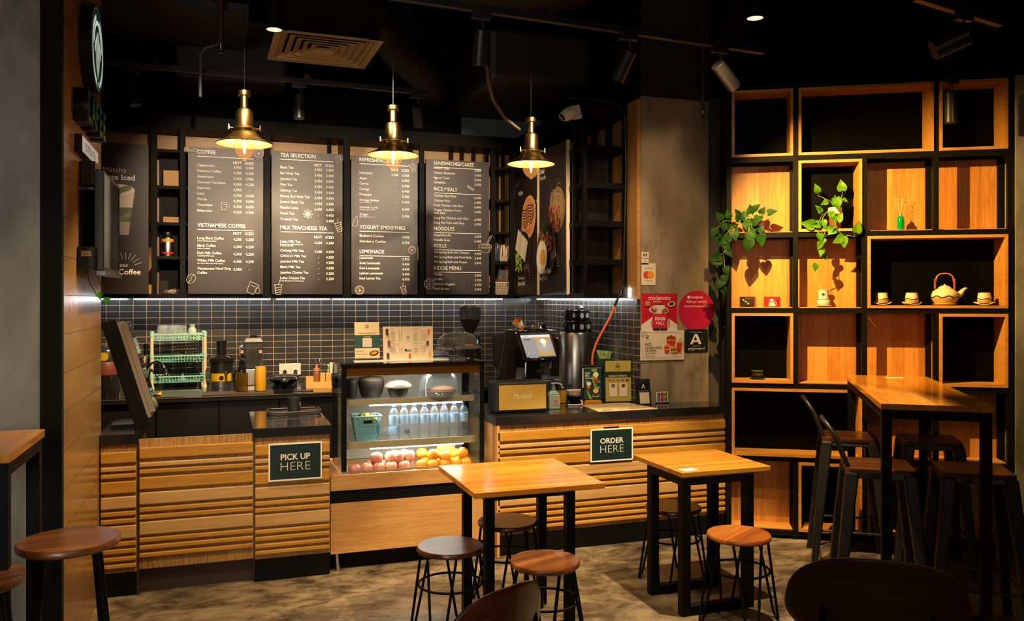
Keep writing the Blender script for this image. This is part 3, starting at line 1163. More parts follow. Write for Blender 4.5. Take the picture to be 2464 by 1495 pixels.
t = thing('food_poster', 'dark poster with noodle bowl and fried egg rice near the ladder end', 'poster', (2.438, 6.352, 1.69), -90, 'food posters on the side rack')
part('panel', MB().box(0.0, 0.565, 0, 0.02, 0, 1.165), boardm, t)
part('edge_strip', MB().box(0.567, 0.585, -0.004, 0.02, 0, 1.165), cream, t)
p = Print()
p.disc(0.37, 0.66, 0.235, 0.21, '#231c1a', 70)
p.ring(0.37, 0.66, 0.235, 0.21, .004, '#5a524c', 70)
p.disc(0.38, 0.66, 0.18, 0.16, '#8a6a4a', 70)
noodles(p, 0.38, 0.70, 0.17, 60, '#d8ba90')
for k in range(40):
    p.disc(0.37 + random.uniform(-.12, .10), 0.60 + random.uniform(-.08, .09), .022, .014, random.choice(['#a84a2a', '#c8683a', '#8a3a22', '#d88a58']), random.uniform(0, 180), 7)
p.disc(0.20, 0.36, 0.21, 0.20, '#2a2422', 80)
p.ring(0.20, 0.36, 0.21, 0.20, .004, '#7a726c', 80)
for k in range(70):
    p.disc(0.18 + random.uniform(-.14, .15), 0.43 + random.uniform(-.08, .08), .022, .014, random.choice(['#a04028', '#c05a3a', '#847464', '#b08a50', '#7a3220']), random.uniform(0, 180), 7)
for k in range(40):
    x = 0.22 + random.uniform(-.07, .09)
    p.line([(x, 0.50), (x + random.uniform(-.03, .03), 0.50 + random.uniform(.05, .13))], .006, random.choice(['#2c4a1c', '#3a5c26', '#22401a']))
p.disc(0.16, 0.30, 0.135, 0.115, '#f6efe4', 75)
p.disc(0.18, 0.30, 0.065, 0.058, '#e8a23c', 75)
p.text('Dried', 0.12, 0.965, 0.040, CR, 'L', 0.02, 0.8)
p.text('Noodle', 0.12, 0.915, 0.040, CR, 'L', -0.01, 0.8)
doodle(p, 'rays', 0.11, 0.99, 0.10, 40)
p.text('Chicken Basil', 0.12, 0.170, 0.042, CR, 'L', 0.02, 0.78)
p.text('with Rice', 0.12, 0.115, 0.040, CR, 'L', -0.01, 0.8)
doodle(p, 'rays', 0.43, 0.22, 0.12, -20)
p.done('print', t, printmat(0.5), (0, -0.0004, 0))


# ---------------------------------------------------------------- posters and stickers on the column
def wall_card(name, label, cat, x0, z0, w, h, base='#d9c9b2', th=0.002, y=5.348, group=None, rr=0.0):
    t = thing(name, label, cat, (x0, y - th, z0), 0, group)
    if rr:
        part('card', MB().prism(rounded(0, w, 0, h, rr), 0, th), mat('card_' + base[1:], base, 0.5), t)
    else:
        part('card', MB().box(0, w, 0, th, 0, h), mat('card_' + base[1:], base, 0.5), t)
    return t


t = wall_card('sticker', 'tiny white card-brand sticker, upper of the pair on the column', 'sticker', 2.838, 1.952, 0.058, 0.043)
p = Print()
for k, c in enumerate(('#27408a', '#a02a2a', '#2a7a3a')):
    p.rect(.014 + k * .011, .024 + k * .011, .012, .032, c)
p.text('JCB', .029, .019, .007, '#ffffff', 'C')
p.done('print', t)
t = wall_card('sticker', 'tiny white contactless-wave sticker, lower of the pair on the column', 'sticker', 2.838, 1.905, 0.058, 0.043)
p = Print()
for k in range(3):
    p.ring(.022, .022, .005 + k * .004, .005 + k * .004, .0014, '#4a4a4a', 0, -50, 50, 8)
p.done('print', t)
t = wall_card('sticker', 'white payment sticker with overlapping red and orange circles', 'sticker', 2.838, 1.757, 0.114, 0.158)
p = Print()
p.disc(.042, .073, .028, .028, '#c8423c')
p.disc(.074, .073, .028, .028, '#e0921c')
p.text('we welcome', .057, .118, .010, '#4a4038', 'C', 0.01)
p.text('mastercard', .057, .028, .010, '#4a4038', 'C')
p.done('print', t)

t = wall_card('poster', 'square red FOOD MALL poster on the column', 'poster', 2.836, 1.425, 0.293, 0.272, '#d4c6b6')
p = Print()
w, h = .293, .272
RD = '#b8142c'
p.poly([(0, .045), (.095, .105), (w - .095, .105), (w, .045), (w, h), (0, h)], RD)
for k in range(7):
    p.rect(.03 + k * .036, .05 + k * .036, .10, .13 + (k % 3) * .012, '#a51228')
p.text('ဘာပဲစားစား', w / 2, h - .046, .026, '#e8dcd0', 'C', 0.012)
p.text('FOOD MALL', w / 2 - .02, h - .064, .009, '#e8dcd0', 'C', .012)
p.rect(.10, .19, .125, .195, '#cfc4b8')
p.rect(.10, .19, .188, .196, '#4a2a22')
for x, z, a, b in ((.10, .155, .038, .026), (.185, .148, .032, .022)):
    p.disc(x, z, a, b, '#c8b09a')
    for k in range(16):
        p.disc(x + random.uniform(-.6, .6) * a, z + random.uniform(-.6, .6) * b, .007, .005, random.choice(['#a03818', '#c86a2a', '#6a2414', '#5a6a24']), random.uniform(0, 90), 7)
p.disc(.24, .195, .030, .019, '#d8ccb8', 10)
p.disc(.24, .196, .022, .013, '#4a2c1a', 10)
p.disc(.045, .205, .021, .010, '#c88a3c')
p.rect(.024, .066, .194, .201, '#4a7a2a')
p.disc(.045, .190, .021, .009, '#b8742c')
p.poly([(.085, .025), (.208, .025), (.205, .125), (.09, .125)], '#c01a34')
p.line([(.09, .10), (.076, .06), (.085, .032)], .005, '#8a1022')
p.line([(.207, .10), (.222, .06), (.218, .034)], .005, '#8a1022')
p.text('FOOD', .147, .078, .023, '#e8dcd0', 'C', .03, .95)
p.text('MALL', .147, .046, .023, '#e8dcd0', 'C', .03, .95)
p.rect(.09, .145, .004, .018, '#241c1a')
p.rect(.15, .205, .004, .018, '#241c1a')
p.done('print', t)

t = thing('poster', 'round pink delivery poster with white lettering', 'poster', (3.292, 5.346, 1.572))
part('card', MB().prism([(.152 * math.cos(2 * PI * k / 48), .146 * math.sin(2 * PI * k / 48)) for k in range(48)], 0, .002), mat('card_pink', '#b41440', 0.5), t)
p = Print()
p.disc(-.068, .098, .011, .011, '#e8dcd0')
p.text('foodpanda', -.050, .090, .019, '#e8dcd0', 'L', .008, .95)
p.text('ဒီဆိုင်ကနေ  ဘာပဲလိုလို', 0, .058, .013, '#e8dcd0', 'C', .006)
p.text('အေးဆေးပဲ foodpanda လိုက်!', 0, .026, .013, '#e8dcd0', 'C', .006)
p.done('print', t)

t = wall_card('notice', 'cream NO OUTSIDE FOOD OR DRINK notice on the column', 'notice', 2.826, 1.214, 0.355, 0.214, '#d2c0aa', .010)
p = Print()
w, h = .355, .214
GR = '#2c5040'
p.line(rounded(.017, w - .017, .015, h - .014, .012), .0022, '#5c584c', True)
for k in range(4):
    p.ring(w, .045, .03 + k * .014, .035 + k * .016, .004, '#8a9078', 0, 90, 200, 14)
    p.ring(0, h, .012 + k * .011, .012 + k * .011, .0025, '#8a9078', 0, 270, 360, 10)
p.disc(.052, h - .043, .013, .013, GR)
p.disc(.052, h - .043, .008, .008, '#d2c0aa')
p.disc(.052, h - .046, .004, .006, GR)
p.text('LAFEE', .052, h - .071, .007, GR, 'C', 0, 1.2)
p.text('NO', .034, .105, .024, '#1f4a36', 'L', .03, 1.05)
p.text('OUTSIDE FOOD', .034, .084, .0145, '#39322a', 'L', .018, .98)
p.text('OR DRINK', .034, .064, .0145, '#39322a', 'L', .018, .98)
p.text('ALLOWED', .034, .044, .0135, '#39322a', 'L', -.004, 1.0)
p.text('THANK YOU!', .034, .026, .009, '#4a4238', 'L', .004)
p.poly([(.205, .155), (.288, .155), (.276, .105), (.216, .105)], '#b02a22')
p.rect(.206, .287, .140, .147, '#d89a3a')
for x, z in ((.222, .162), (.245, .168), (.268, .161), (.234, .158), (.256, .160)):
    p.disc(x, z, .014, .010, random.choice(['#a83020', '#c04a2c', '#8f2418']), random.uniform(0, 90), 10)
p.disc(.205, .170, .006, .004, '#e0d0b8', 40)
p.poly([(.290, .125), (.333, .125), (.326, .055), (.297, .055)], '#b02a22')
p.rect(.288, .335, .122, .131, '#cf8a2c')
p.line([(.312, .131), (.316, .148), (.332, .152)], .003, '#6a5a4a')
p.poly([(.189, .100), (.233, .100), (.228, .052), (.195, .052)], '#b83024')
for k in range(7):
    p.rect(.191 + k * .006, .195 + k * .006, .098, .112 + (k % 3) * .004, '#d8a03a')
p.rect(.196, .229, .072, .080, '#d8a03a')
p.disc(.268, .082, .030, .022, '#cf7f2a')
p.rect(.240, .296, .072, .079, '#4a2a1a')
p.rect(.238, .298, .066, .072, '#5a7a2c')
p.rect(.240, .296, .052, .065, '#cf7f2a')
p.done('print', t)

t = wall_card('notice', 'dark square notice with big white letter A on the column', 'notice', 3.192, 1.262, 0.196, 0.172, '#10181c', .003, rr=.016)
p = Print()
p.text('Powered by  KBank', .098, .146, .009, '#b8b0a4', 'C')
p.poly([(.045, .062), (.066, .062), (.092, .135), (.082, .135)], '#d8d0c8')
p.poly([(.082, .135), (.106, .135), (.140, .062), (.118, .062)], '#d8d0c8')
p.poly([(.070, .078), (.112, .078), (.108, .090), (.074, .090)], '#d8d0c8')
p.poly([(.132, .105), (.146, .112), (.162, .106), (.148, .098)], '#1c4a34')
p.poly([(.140, .090), (.148, .118), (.156, .116), (.148, .088)], '#1c4a34')
p.text('A Plus | wallet', .098, .046, .007, '#b8b0a4', 'C', .004)
p.text('နေ့စဉ်ငွေပေးချေမယ်', .098, .024, .012, '#d8d0c8', 'C', .012)
p.done('print', t)

# ---------------------------------------------------------------- tables
def square_table(label, x0, x1, y0, y1, lx0, lx1, ly0, ly1, bar):
    cx, cy = (lx0 + lx1) / 2, (ly0 + ly1) / 2
    t = thing('square_table', label, 'table', (cx, cy, 0), 0, 'square wooden tables')
    part('tabletop', MB().box(x0 - cx, x1 - cx, y0 - cy, y1 - cy, 0.722, 0.75), topw, t, bevel=0.003)
    for lx in (lx0, lx1):
        for ly in (ly0, ly1):
            part('leg', MB().box(lx - cx - bar / 2, lx - cx + bar / 2, ly - cy - bar / 2, ly - cy + bar / 2, 0, 0.722), black, t, bevel=0.002)
    for ly in (ly0, ly1):
        m = MB().box(lx0 - cx + bar / 2, lx1 - cx - bar / 2, ly - cy - bar / 2, ly - cy + bar / 2, 0.0, bar)
        part('foot_bar', m, black, t, bevel=0.002)
        part('top_bar', MB().box(lx0 - cx + bar / 2, lx1 - cx - bar / 2, ly - cy - bar / 2, ly - cy + bar / 2, 0.682, 0.7215), black, t)
    for lx in (lx0, lx1):
        part('top_bar', MB().box(lx - cx - bar / 2, lx - cx + bar / 2, ly0 - cy + bar / 2, ly1 - cy - bar / 2, 0.682, 0.7215), black, t)
    return t


square_table('larger square wooden table in front of the cake display case', 1.10, 1.77, 3.712, 4.395, 1.208, 1.629, 3.83, 4.215, 0.046)
square_table('smaller square wooden table below the ORDER HERE sign, with a white label', 2.25, 2.80, 3.80, 4.335, 2.275, 2.662, 3.815, 4.15, 0.05)
t = tag(part('table_label', MB().box(-.045, .045, -.03, .03, 0, .0012), white), 'small white label stuck on the corner of the smaller square table', 'label', None, (2.325, 3.855, 0.750), 8)


def bar_table(label, loc, rz, w, l, h, bar=0.045):
    t = thing('bar_table', label, 'table', loc, rz, 'tall bar tables')
    part('tabletop', MB().box(0, w, 0, l, h - 0.03, h), topb, t, bevel=0.003)
    for x in (0.008, w - bar - 0.008):
        for y in (0.01, l - bar - 0.01):
            part('leg', MB().box(x, x + bar, y, y + bar, 0, h - 0.031), black, t, bevel=0.002)
    for y in (0.01, l - bar - 0.01):
        part('top_bar', MB().box(0.008 + bar, w - bar - 0.008, y, y + bar, h - 0.075, h - 0.031), black, t)
    part('foot_rail', MB().box(0.008 + bar, w - bar - 0.008, 0.012, 0.05, 0.13, 0.165), black, t)
    for x in (0.008, w - bar - 0.008):
        part('top_bar', MB().box(x, x + bar, bar + 0.01, l - bar - 0.01, h - 0.075, h - 0.031), black, t)
    return t


topb = wood('orange_bartop', '#a2621a', '#bb7c2a', '#ca9040', 'y', 0.20, 0.9, stave=0.05, staxis='x', coat=0.4)
bar_table('tall bar table standing end-on to the bookcase', (2.975, 3.190, 0), -35.4, 0.49, 1.575, 1.155)
bpy.data.objects['bar_table'].rotation_euler = (0, 0, math.atan2(.815, .579) - PI / 2)
t = bar_table('tall bar table by the grey concrete column, corner only in view', (-1.15, 3.05, 0), 0, 0.50, 0.55, 1.155)
tag(part('table_label', MB().box(-.05, .05, -.03, .03, 0, .0012), white), 'small white label on the far edge of the tall bar table', 'label', None, (4.03, 4.20, 1.155), -30)


# ---------------------------------------------------------------- stools
def low_stool(label, x, y, rz, seatmat, h=0.45, r=0.162):
    t = thing('round_stool', label, 'stool', (x, y, 0), rz, 'round wooden stools with hairpin legs')
    part('seat', MB().lathe([(0, h - .026), (r - .006, h - .026), (r, h - .020), (r, h - .006), (r - .005, h), (0, h)], 48), seatmat, t, smooth=40)
    for k in range(4):
        a = R(45 + 90 * k)
        d = 0.20
        def pt(off, rad, z):
            return ((rad) * math.cos(a) - off * math.sin(a), (rad) * math.sin(a) + off * math.cos(a), z)
        pts = [pt(-.072, .125, h - .027), pt(-.030, .193, .035), pt(-.022, .199, .016), pt(-.009, .202, .0075), pt(.009, .202, .0075), pt(.022, .199, .016), pt(.030, .193, .035), pt(.072, .125, h - .027)]
        part('leg', MB().tube(pts, .0068, 8), black, t, smooth=60)
    rr = .125 + (.193 - .125) * (.42)
    ring = [(rr * 1.0 * math.cos(2 * PI * k / 40), rr * math.sin(2 * PI * k / 40), .265) for k in range(40)]
    part('foot_ring', MB().tube(ring, .0062, 8, True), black, t, smooth=60)
    part('seat_plate', MB().cyl((0, 0, h - .030), (0, 0, h - .0262), .14, seg=32), black, t)
    return t


low_stool('dark round stool with a pale sheen, left of the larger square table', 1.045, 3.943, 12, walnut2)
low_stool('round walnut stool in front of the larger square table', 1.400, 3.579, 20, walnut)
low_stool('round walnut stool behind the larger square table, against the slatted counter', 1.458, 4.287, 5, walnut2)
low_stool('bright orange-brown round stool right of the smaller square table', 2.503, 3.660, 30, wood('orange_seat', '#6e3410', '#94521e', '#ad6c30', 'x', 0.30, 1.0, stave=0.16, staxis='y', coat=0.25))
low_stool('dark round stool tucked behind the smaller square table', 2.475, 4.274, 0, walnut2)


def high_stool(label, x, y, rz, h=0.78, r=0.172):
    t = thing('round_bar_stool', label, 'stool', (x, y, 0), rz, 'round bar stools by the left bar table')
    part('seat', MB().lathe([(0, h - .030), (r - .008, h - .030), (r, h - .022), (r, h - .006), (r - .005, h), (0, h)], 48), walnut, t, smooth=40)
    for k in range(4):
        a = R(45 + 90 * k)
        part('leg', MB().cyl((.125 * math.cos(a), .125 * math.sin(a), h - .031), (.215 * math.cos(a), .215 * math.sin(a), 0.0), .013, seg=12), black, t, smooth=60)
    ring = [(.187 * math.cos(2 * PI * k / 40), .187 * math.sin(2 * PI * k / 40), .25) for k in range(40)]
    part('foot_ring', MB().tube(ring, .008, 8, True), black, t, smooth=60)
    return t


high_stool('round walnut bar stool before the tan plank wall', -0.534, 3.394, 12)
high_stool('round walnut bar stool cut off by the edge of the view', -0.775, 3.02, 30)


gun = mat('gunmetal', (0.0075, 0.0065, 0.0055), 0.42, 0.25, vary=0.3, bscale=14)


def metal_stool(label, x, y, rz, back=False, h=0.82):
    t = thing('metal_bar_stool', label, 'stool', (x, y, 0), rz, 'gunmetal bar stools at the tall table')
    part('seat', MB().prism(rounded(-.165, .165, -.165, .165, .035), 0, .024, T(0, 0, h - .024) @ RX(90) @ T(0, -.024, 0)), walnut2, t, bevel=.004)
    part('apron', MB().taper((0, 0), (.165, .165), (.150, .150), h - .075, h - .0245), gun, t, bevel=.006)
    for sx, sy in ((-1, -1), (1, -1), (1, 1), (-1, 1)):
        m = MB()
        t0, t1, b0 = Vector((sx * .135, sy * .135, h - .045)), None, Vector((sx * .215, sy * .215, 0))
        rings = []
        for p, s in ((t0, .032), (t0.lerp(b0, .5), .027), (b0, .019)):
            rings.append([m.bm.verts.new((p.x + u * s, p.y + v * s, p.z)) for u, v in ((-1, -1), (1, -1), (1, 1), (-1, 1))])
        for A, B in zip(rings, rings[1:]):
            for k in range(4):
                m.bm.faces.new((A[k], A[(k + 1) % 4], B[(k + 1) % 4], B[k]))
        m.bm.faces.new(rings[0])
        m.bm.faces.new(rings[-1][::-1])
        part('leg', m, gun, t, bevel=.009)
        part('rubber_foot', MB().box(sx * .215 - .02, sx * .215 + .02, sy * .215 - .02, sy * .215 + .02, 0, .014), blackpl, t)
    q = .215 - .08 * .28
    for a, b in (((-q, -q), (q, -q)), ((q, -q), (q, q)), ((q, q), (-q, q)), ((-q, q), (-q, -q))):
        part('foot_rail', MB().cyl((a[0], a[1], .225), (b[0], b[1], .225), .007, seg=8), steelr, t, smooth=60)
    if back:
        pts = [(-.150, -.13, h - .03), (-.205, -.13, h + .12), (-.250, -.105, h + .185), (-.270, -.04, h + .205), (-.270, .04, h + .205), (-.250, .105, h + .185), (-.205, .13, h + .12), (-.150, .13, h - .03)]
        part('back_hoop', MB().tube(pts, .011, 10), gun, t, smooth=60)
        part('back_slat', MB().sheet(lambda u, v: (-.155 - .113 * v, -.045 + .09 * u, h - .02 + .22 * v), 2, 4), gun, t, solid=.003)
    return t


steelr = mat('worn_foot_rail', (0.05, 0.043, 0.035), 0.3, 0.9)
BA = math.degrees(math.atan2(.815, .579)) - 90
metal_stool('metal bar stool with hoop back, nearer one on the open side of the tall table', 3.216, 3.473, BA, True)
metal_stool('metal bar stool with hoop back, farther one beside the wide black cubby', 3.736, 4.283, BA, True)
metal_stool('backless metal bar stool nearest the far right concrete wall', 3.593, 3.226, BA)
metal_stool('backless metal bar stool under the far end of the tall table', 4.117, 4.013, BA)


# ---------------------------------------------------------------- plywood chairs close by
def cafe_chair(label, x, y, rz, m, top=0.83, w=0.25):
    t = thing('plywood_chair', label, 'chair', (x, y, 0), rz, 'bent plywood chairs in the foreground')
    def surf(hw, hh, cx, cz, bow, lean):
        pts = []
        mb = MB()
        n, k = 10, 48
        rings = []
        for j in range(1, n + 1):
            f = j / n
            ring = []
            for i in range(k):
                a = 2 * PI * i / k
                e = 2.6
                ux = math.copysign(abs(math.cos(a)) ** (2 / e), math.cos(a))
                uz = math.copysign(abs(math.sin(a)) ** (2 / e), math.sin(a))
                X = hw * f * ux * (1 + .10 * uz * -1 * f)
                Z = hh * f * uz
                ring.append(mb.bm.verts.new((X, bow * (X / hw) ** 2 + lean * Z, cz + Z)))
            rings.append(ring)
        c = mb.bm.verts.new((0, 0, cz))
        for i in range(k):
            mb.bm.faces.new((c, rings[0][i], rings[0][(i + 1) % k]))
        for A, B in zip(rings, rings[1:]):
            for i in range(k):
                mb.bm.faces.new((A[i], A[(i + 1) % k], B[(i + 1) % k], B[i]))
        return mb
    b = part('backrest', surf(w, .145, 0, top - .145, .055, -.16), m, t, smooth=60, solid=.013, bevel=.003)
    s = MB().sheet(lambda u, v: ((u - .5) * .42, .02 + v * .40, .44 + .012 * math.cos(2 * PI * (u - .5)) * -1 + .02 * (v - .5)), 10, 8)
    part('seat', s, m, t, smooth=60, solid=.013)
    for sx in (-1, 1):
        part('leg', MB().tube([(sx * .20, .40, .0), (sx * .185, .36, .425)], .011, 10), black, t, smooth=60)
        part('leg', MB().tube([(sx * .21, -.03, .0), (sx * .185, .03, .43), (sx * .17, .005, .55), (sx * .15, .034, top - .12)], .011, 10), black, t, smooth=60)
    part('seat_frame', MB().tube([(-.185, .03, .43), (-.185, .36, .42), (.185, .36, .42), (.185, .03, .43)], .009, 8, True), black, t, smooth=60)
    return t


cafe_chair('red-brown plywood chair back in the middle foreground, pale edge', 0.76, 2.25, 27, redply, 0.838, 0.20)
cafe_chair('dark brown plywood chair back in front of the tall bar table', 1.935, 2.085, -36, redply2, 0.842, 0.272)


# ---------------------------------------------------------------- cake display case
dc = thing('display_case', 'glass cake display case with wooden base beside the pick up counter', 'display case', (0.607, 5.10, 0))
part('lower_panel', MB().box(0, 0.995, 0, 0.02, 0.112, 0.415), tan, dc)
part('recess_band', MB().box(0, 0.995, 0.012, 0.03, 0.415, 0.493), black, dc)
part('upper_panel', MB().box(0, 0.995, 0, 0.02, 0.493, 0.585), tan, dc)
part('cabinet', MB().box(0, 0.995, 0.03, 0.60, 0.112, 0.543).box(0, 0.070, 0.03, 0.60, 0.543, 0.583).box(0.987, 0.995, 0.03, 0.60, 0.543, 0.583).box(0.070, 0.987, 0.502, 0.60, 0.543, 0.583), mat('tan_side', '#b08048', 0.5), dc)
for x in (0.05, 0.93):
    for y in (0.04, 0.54):
        part('leg', MB().cyl((x, y, 0), (x - 0.01, y, 0.112), .012, seg=10), steel, dc)
part('kick_board', MB().box(0.09, 0.99, 0.075, 0.09, 0, 0.112), black, dc)
# glass upper part: x .075..0.985, y .05...50
gx0, gx1, gy0, gy1, gz0, gz1 = 0.072, 0.985, 0.045, 0.50, 0.585, 1.255
part('tray_floor', MB().box(gx0, gx1, 0.032, gy1, 0.544, 0.550), mat('tray_white', '#cfc4b4', 0.35), dc)
part('sill', MB().box(gx0, gx1, gy0 - .006, gy0, gz0, gz0 + .012), steel, dc)
for x, w in ((gx0, .030), (gx1 - .030, .030)):
    part('front_post', MB().box(x, x + w, gy0, gy0 + .03, gz0, gz1 - .014), gloss, dc)
    part('rear_post', MB().box(x, x + w, gy1 - .03, gy1, gz0, gz1 - .014), gloss, dc)
part('top_band', MB().box(gx0 + .03, gx1 - .03, gy0 + .006, gy0 + .012, gz1 - .075, gz1 - .014), mat('amber_tinted_glass', (0.10, 0.035, 0.006), 0.05, coat=0.6), dc)
part('top_glass', MB().box(gx0 - .008, gx1 + .008, gy0 - .008, gy1 + .02, gz1 - .014, gz1), gloss, dc)
part('front_glass', MB().box(gx0 + .03, gx1 - .03, gy0 + .001, gy0 + .0055, gz0 + .012, gz1 - .02), clear, dc)
part('side_glass', MB().box(gx1 - .006, gx1 - .002, gy0 + .03, gy1 - .03, gz0, gz1 - .014), clear, dc)
part('side_glass', MB().box(gx0 + .002, gx0 + .006, gy0 + .03, gy1 - .03, gz0, gz1 - .014), clear, dc)
part('rear_door', MB().box(gx0 + .03, (gx0 + gx1) / 2 + .02, gy1 - .02, gy1 - .012, gz0 + .006, gz1 - .02), mat('satin_back', '#a39a8e', 0.35, 0.0), dc)
part('rear_door', MB().box((gx0 + gx1) / 2 - .02, gx1 - .03, gy1 - .011, gy1 - .004, gz0 + .006, gz1 - .02), MATS['satin_back'], dc)
shelfg = glass('shelf_glass', (0.90, 0.95, 0.92), 0.03, 0.06, (0.9, 0.95, 0.92))
tube = mat('white_tube', (1, 1, 1), 0.5, emit=14.0, ecol=(1.0, 0.96, 0.90))
for z0, z1, yz in ((0.99, 1.026, .13), (0.722, 0.765, .10)):
    sf = part('shelf', MB().box(gx0 + .04, gx1 - .045, yz + .012, gy1 - .04, z1 - .010, z1), shelfg, dc)
    part('edge_channel', MB().box(gx0 + .04, gx1 - .045, yz, yz + .012, z0, z1), mat('warm_edge', '#a99678', 0.35), sf)
    part('light_tube', MB().cyl((0.26, yz + .03, z0 - .004), (0.866, yz + .03, z0 - .004), .0085, seg=10), tube, sf)
for z in (0.71, 0.975):
    light('AREA', (0.607 + 0.56, 5.10 + .13 + .04, z), 3.4, (1.0, 0.93, 0.82), (0.607 + 0.56, 5.10 + .22, 0.2), (0.6, 0.03))
light('AREA', (0.607 + 0.53, 5.10 + .13, 1.17), 2.2, (1.0, 0.93, 0.82), (0.607 + 0.53, 5.10 + .24, 0.9), (0.6, 0.03))

# water bottles, eight in a row
cap = mat('navy_cap', '#22344a', 0.4)
wl = mat('pale_blue_wrap', '#8fb2d8', 0.45)
bot = thing('water_bottle', '', 'bottle', (0, 0, 0), 0, 'row of water bottles in the display case')
part('body', MB().lathe([(0, 0), (.027, 0), (.0305, .006), (.0305, .02), (.0292, .03), (.0305, .04), (.0292, .05), (.0305, .06), (.0292, .07), (.0305, .08), (.0305, .145), (.029, .158), (.022, .178), (.0135, .190), (.0125, .196)], 24), plastic, bot, smooth=60)
part('wrap', MB().lathe([(.0308, .086), (.0308, .142)], 24), wl, bot, smooth=60)
part('cap', MB().lathe([(.0140, .193), (.0148, .195), (.0148, .211), (.0140, .213), (0, .213)], 20), cap, bot, smooth=40)
words = ['first', 'second', 'third', 'fourth', 'fifth', 'sixth', 'seventh', 'last']
for k in range(8):
    x = 1.028 + k * 0.0665
    o = bot if k == 0 else copy_tree(bot, (0, 0, 0))
    o.location = (x, 5.285 + .004 * (k % 3), 0.7655)
    o['label'] = 'plastic water bottle, %s of the row counting from the teal basket' % words[k]
# fallen bottle behind the row
o = copy_tree(bot, (0.945, 5.42, 0.797), 0, 'water bottle lying on its side behind the upright row')
o.rotation_euler = (R(90), 0, R(60))

# teal basket of fruit
tealp = mat('teal_plastic', '#76aab8', 0.4)
def basket(t, m, b, tp, h, nu, nv, bar=.006, rim=True, fl=True):
    """open lattice tub: b, tp = (half x, half y) of floor and rim"""
    mb = MB()
    c = [(-1, -1), (1, -1), (1, 1), (-1, 1)]
    for i in range(4):
        a, d = c[i], c[(i + 1) % 4]
        p0 = Vector((a[0] * b[0], a[1] * b[1], 0))
        p1 = Vector((d[0] * b[0], d[1] * b[1], 0))
        q0 = Vector((a[0] * tp[0], a[1] * tp[1], h))
        n = nu if i % 2 == 0 else max(3, int(nu * b[1] / b[0]))
        lattice(mb, p0 + (q0 - p0) * .04, (p1 - p0), (q0 - p0) * .96, n, nv, bar, .003)
    if fl:
        mb.box(-b[0], b[0], -b[1], b[1], 0, .004)
    o = part('tub', mb, m, t)
    if rim:
        pts = [(sx * tp[0], sy * tp[1], h) for sx, sy in c]
        q = []
        for i in range(4):
            A, B = Vector(pts[i]), Vector(pts[(i + 1) % 4])
            q += [A.lerp(B, .06), A.lerp(B, .94)]
        part('rim', MB().tube(q, .006, 8, True), m, t, smooth=60)
    return o


bk = thing('fruit_basket', 'teal slotted plastic basket of small fruit in the display case', 'basket', (0.853, 5.300, 0.7655), 0)
basket(bk, tealp, (.066, .055), (.088, .075), .150, 8, 7, .0115)
part('grip', MB().prism(rounded(-.03, .03, -.010, .010, .009), -.0025, .0025, T(0, -.070, .118) @ RX(7)), blackpl, bk)
fruit_cols = [('#6b4a22', 'brown'), ('#5a6a1c', 'green'), ('#b8902a', 'yellow'), ('#a8941e', 'yellow-green'), ('#4a5a1a', 'dark green'), ('#c89a24', 'golden'), ('#7a3a1c', 'reddish'), ('#8a8a2a', 'olive')]
pos = [(-.048, -.02, .125), (-.016, -.03, .120), (.018, -.032, .130), (.050, -.024, .122), (-.03, .02, .138), (.005, .012, .142), (.036, .018, .136), (.056, .03, .122)]
place = ['front of the basket', 'front of the basket', 'front of the basket', 'front of the basket', 'middle of the basket', 'middle of the basket', 'middle of the basket', 'back of the basket']
for (c, n), (x, y, z), pl in zip(fruit_cols, pos, place):
    o = part('small_fruit', MB().ball((0, 0, 0), .021, 1, 1, 1.15, 14, 10), mat('rind_' + n, c, 0.45, vary=.3, bscale=40), None, smooth=60)
    tag(o, 'small %s fruit at the %s in the display case' % (n, pl), 'fruit', 'fruit in the teal basket', (0.853 + x, 5.300 + y, 0.7655 + z))

# apples and oranges on the case floor
def applemat():
    m, nt, b = newmat('apple_skin')
    tc = nt.nodes.new('ShaderNodeTexCoord')
    oi = nt.nodes.new('ShaderNodeObjectInfo')
    va = nt.nodes.new('ShaderNodeVectorMath')
    nt.links.new(tc.outputs['Object'], va.inputs[0])
    nt.links.new(oi.outputs['Location'], va.inputs[1])
    f = noise(nt, va.outputs[0], 14, 4, .6, (1, 1, .5))
    c = ramp(nt, f, [(.34, '#e4b888'), (.50, '#dc9080'), (.64, '#cc6a74')])
    nt.links.new(c, b.inputs['Base Color'])
    b.inputs['Roughness'].default_value = .3
    return m


ap = thing('apple', '', 'apple', (0, 0, 0), 0, 'apples in the display case')
part('flesh', MB().lathe([(0, .006), (.010, .001), (.022, .004), (.034, .020), (.0395, .040), (.037, .058), (.028, .070), (.016, .0735), (.007, .069), (0, .062)], 24), applemat(), ap, smooth=80)
part('stem', MB().cyl((0, 0, .062), (.003, 0, .080), .0012, seg=6), mat('stem_brown', '#3a2614', .7), ap)
rowz = 0.5505
apos = [(0.770, 5.215, 0), (0.845, 5.230, 0), (0.925, 5.225, 0), (1.005, 5.235, 0), (1.085, 5.235, 0), (0.885, 5.295, 0.0), (0.965, 5.300, 0.0), (1.045, 5.305, 0.0), (1.125, 5.300, 0.0), (0.915, 5.262, .058), (0.995, 5.266, .058), (1.065, 5.270, .058), (1.128, 5.268, .058), (1.030, 5.330, .058), (1.095, 5.335, .058)]
al = ['nearest the left post', 'second along the front', 'third along the front', 'fourth along the front', 'fifth along the front', 'in the second row behind the third', 'in the second row, second along', 'in the second row, third along', 'in the second row beside the oranges', 'on top of the pile, first from the left', 'on top of the pile, second', 'on top of the pile, third', 'on top of the pile beside the oranges', 'at the back of the top layer', 'at the back of the top layer by the oranges']
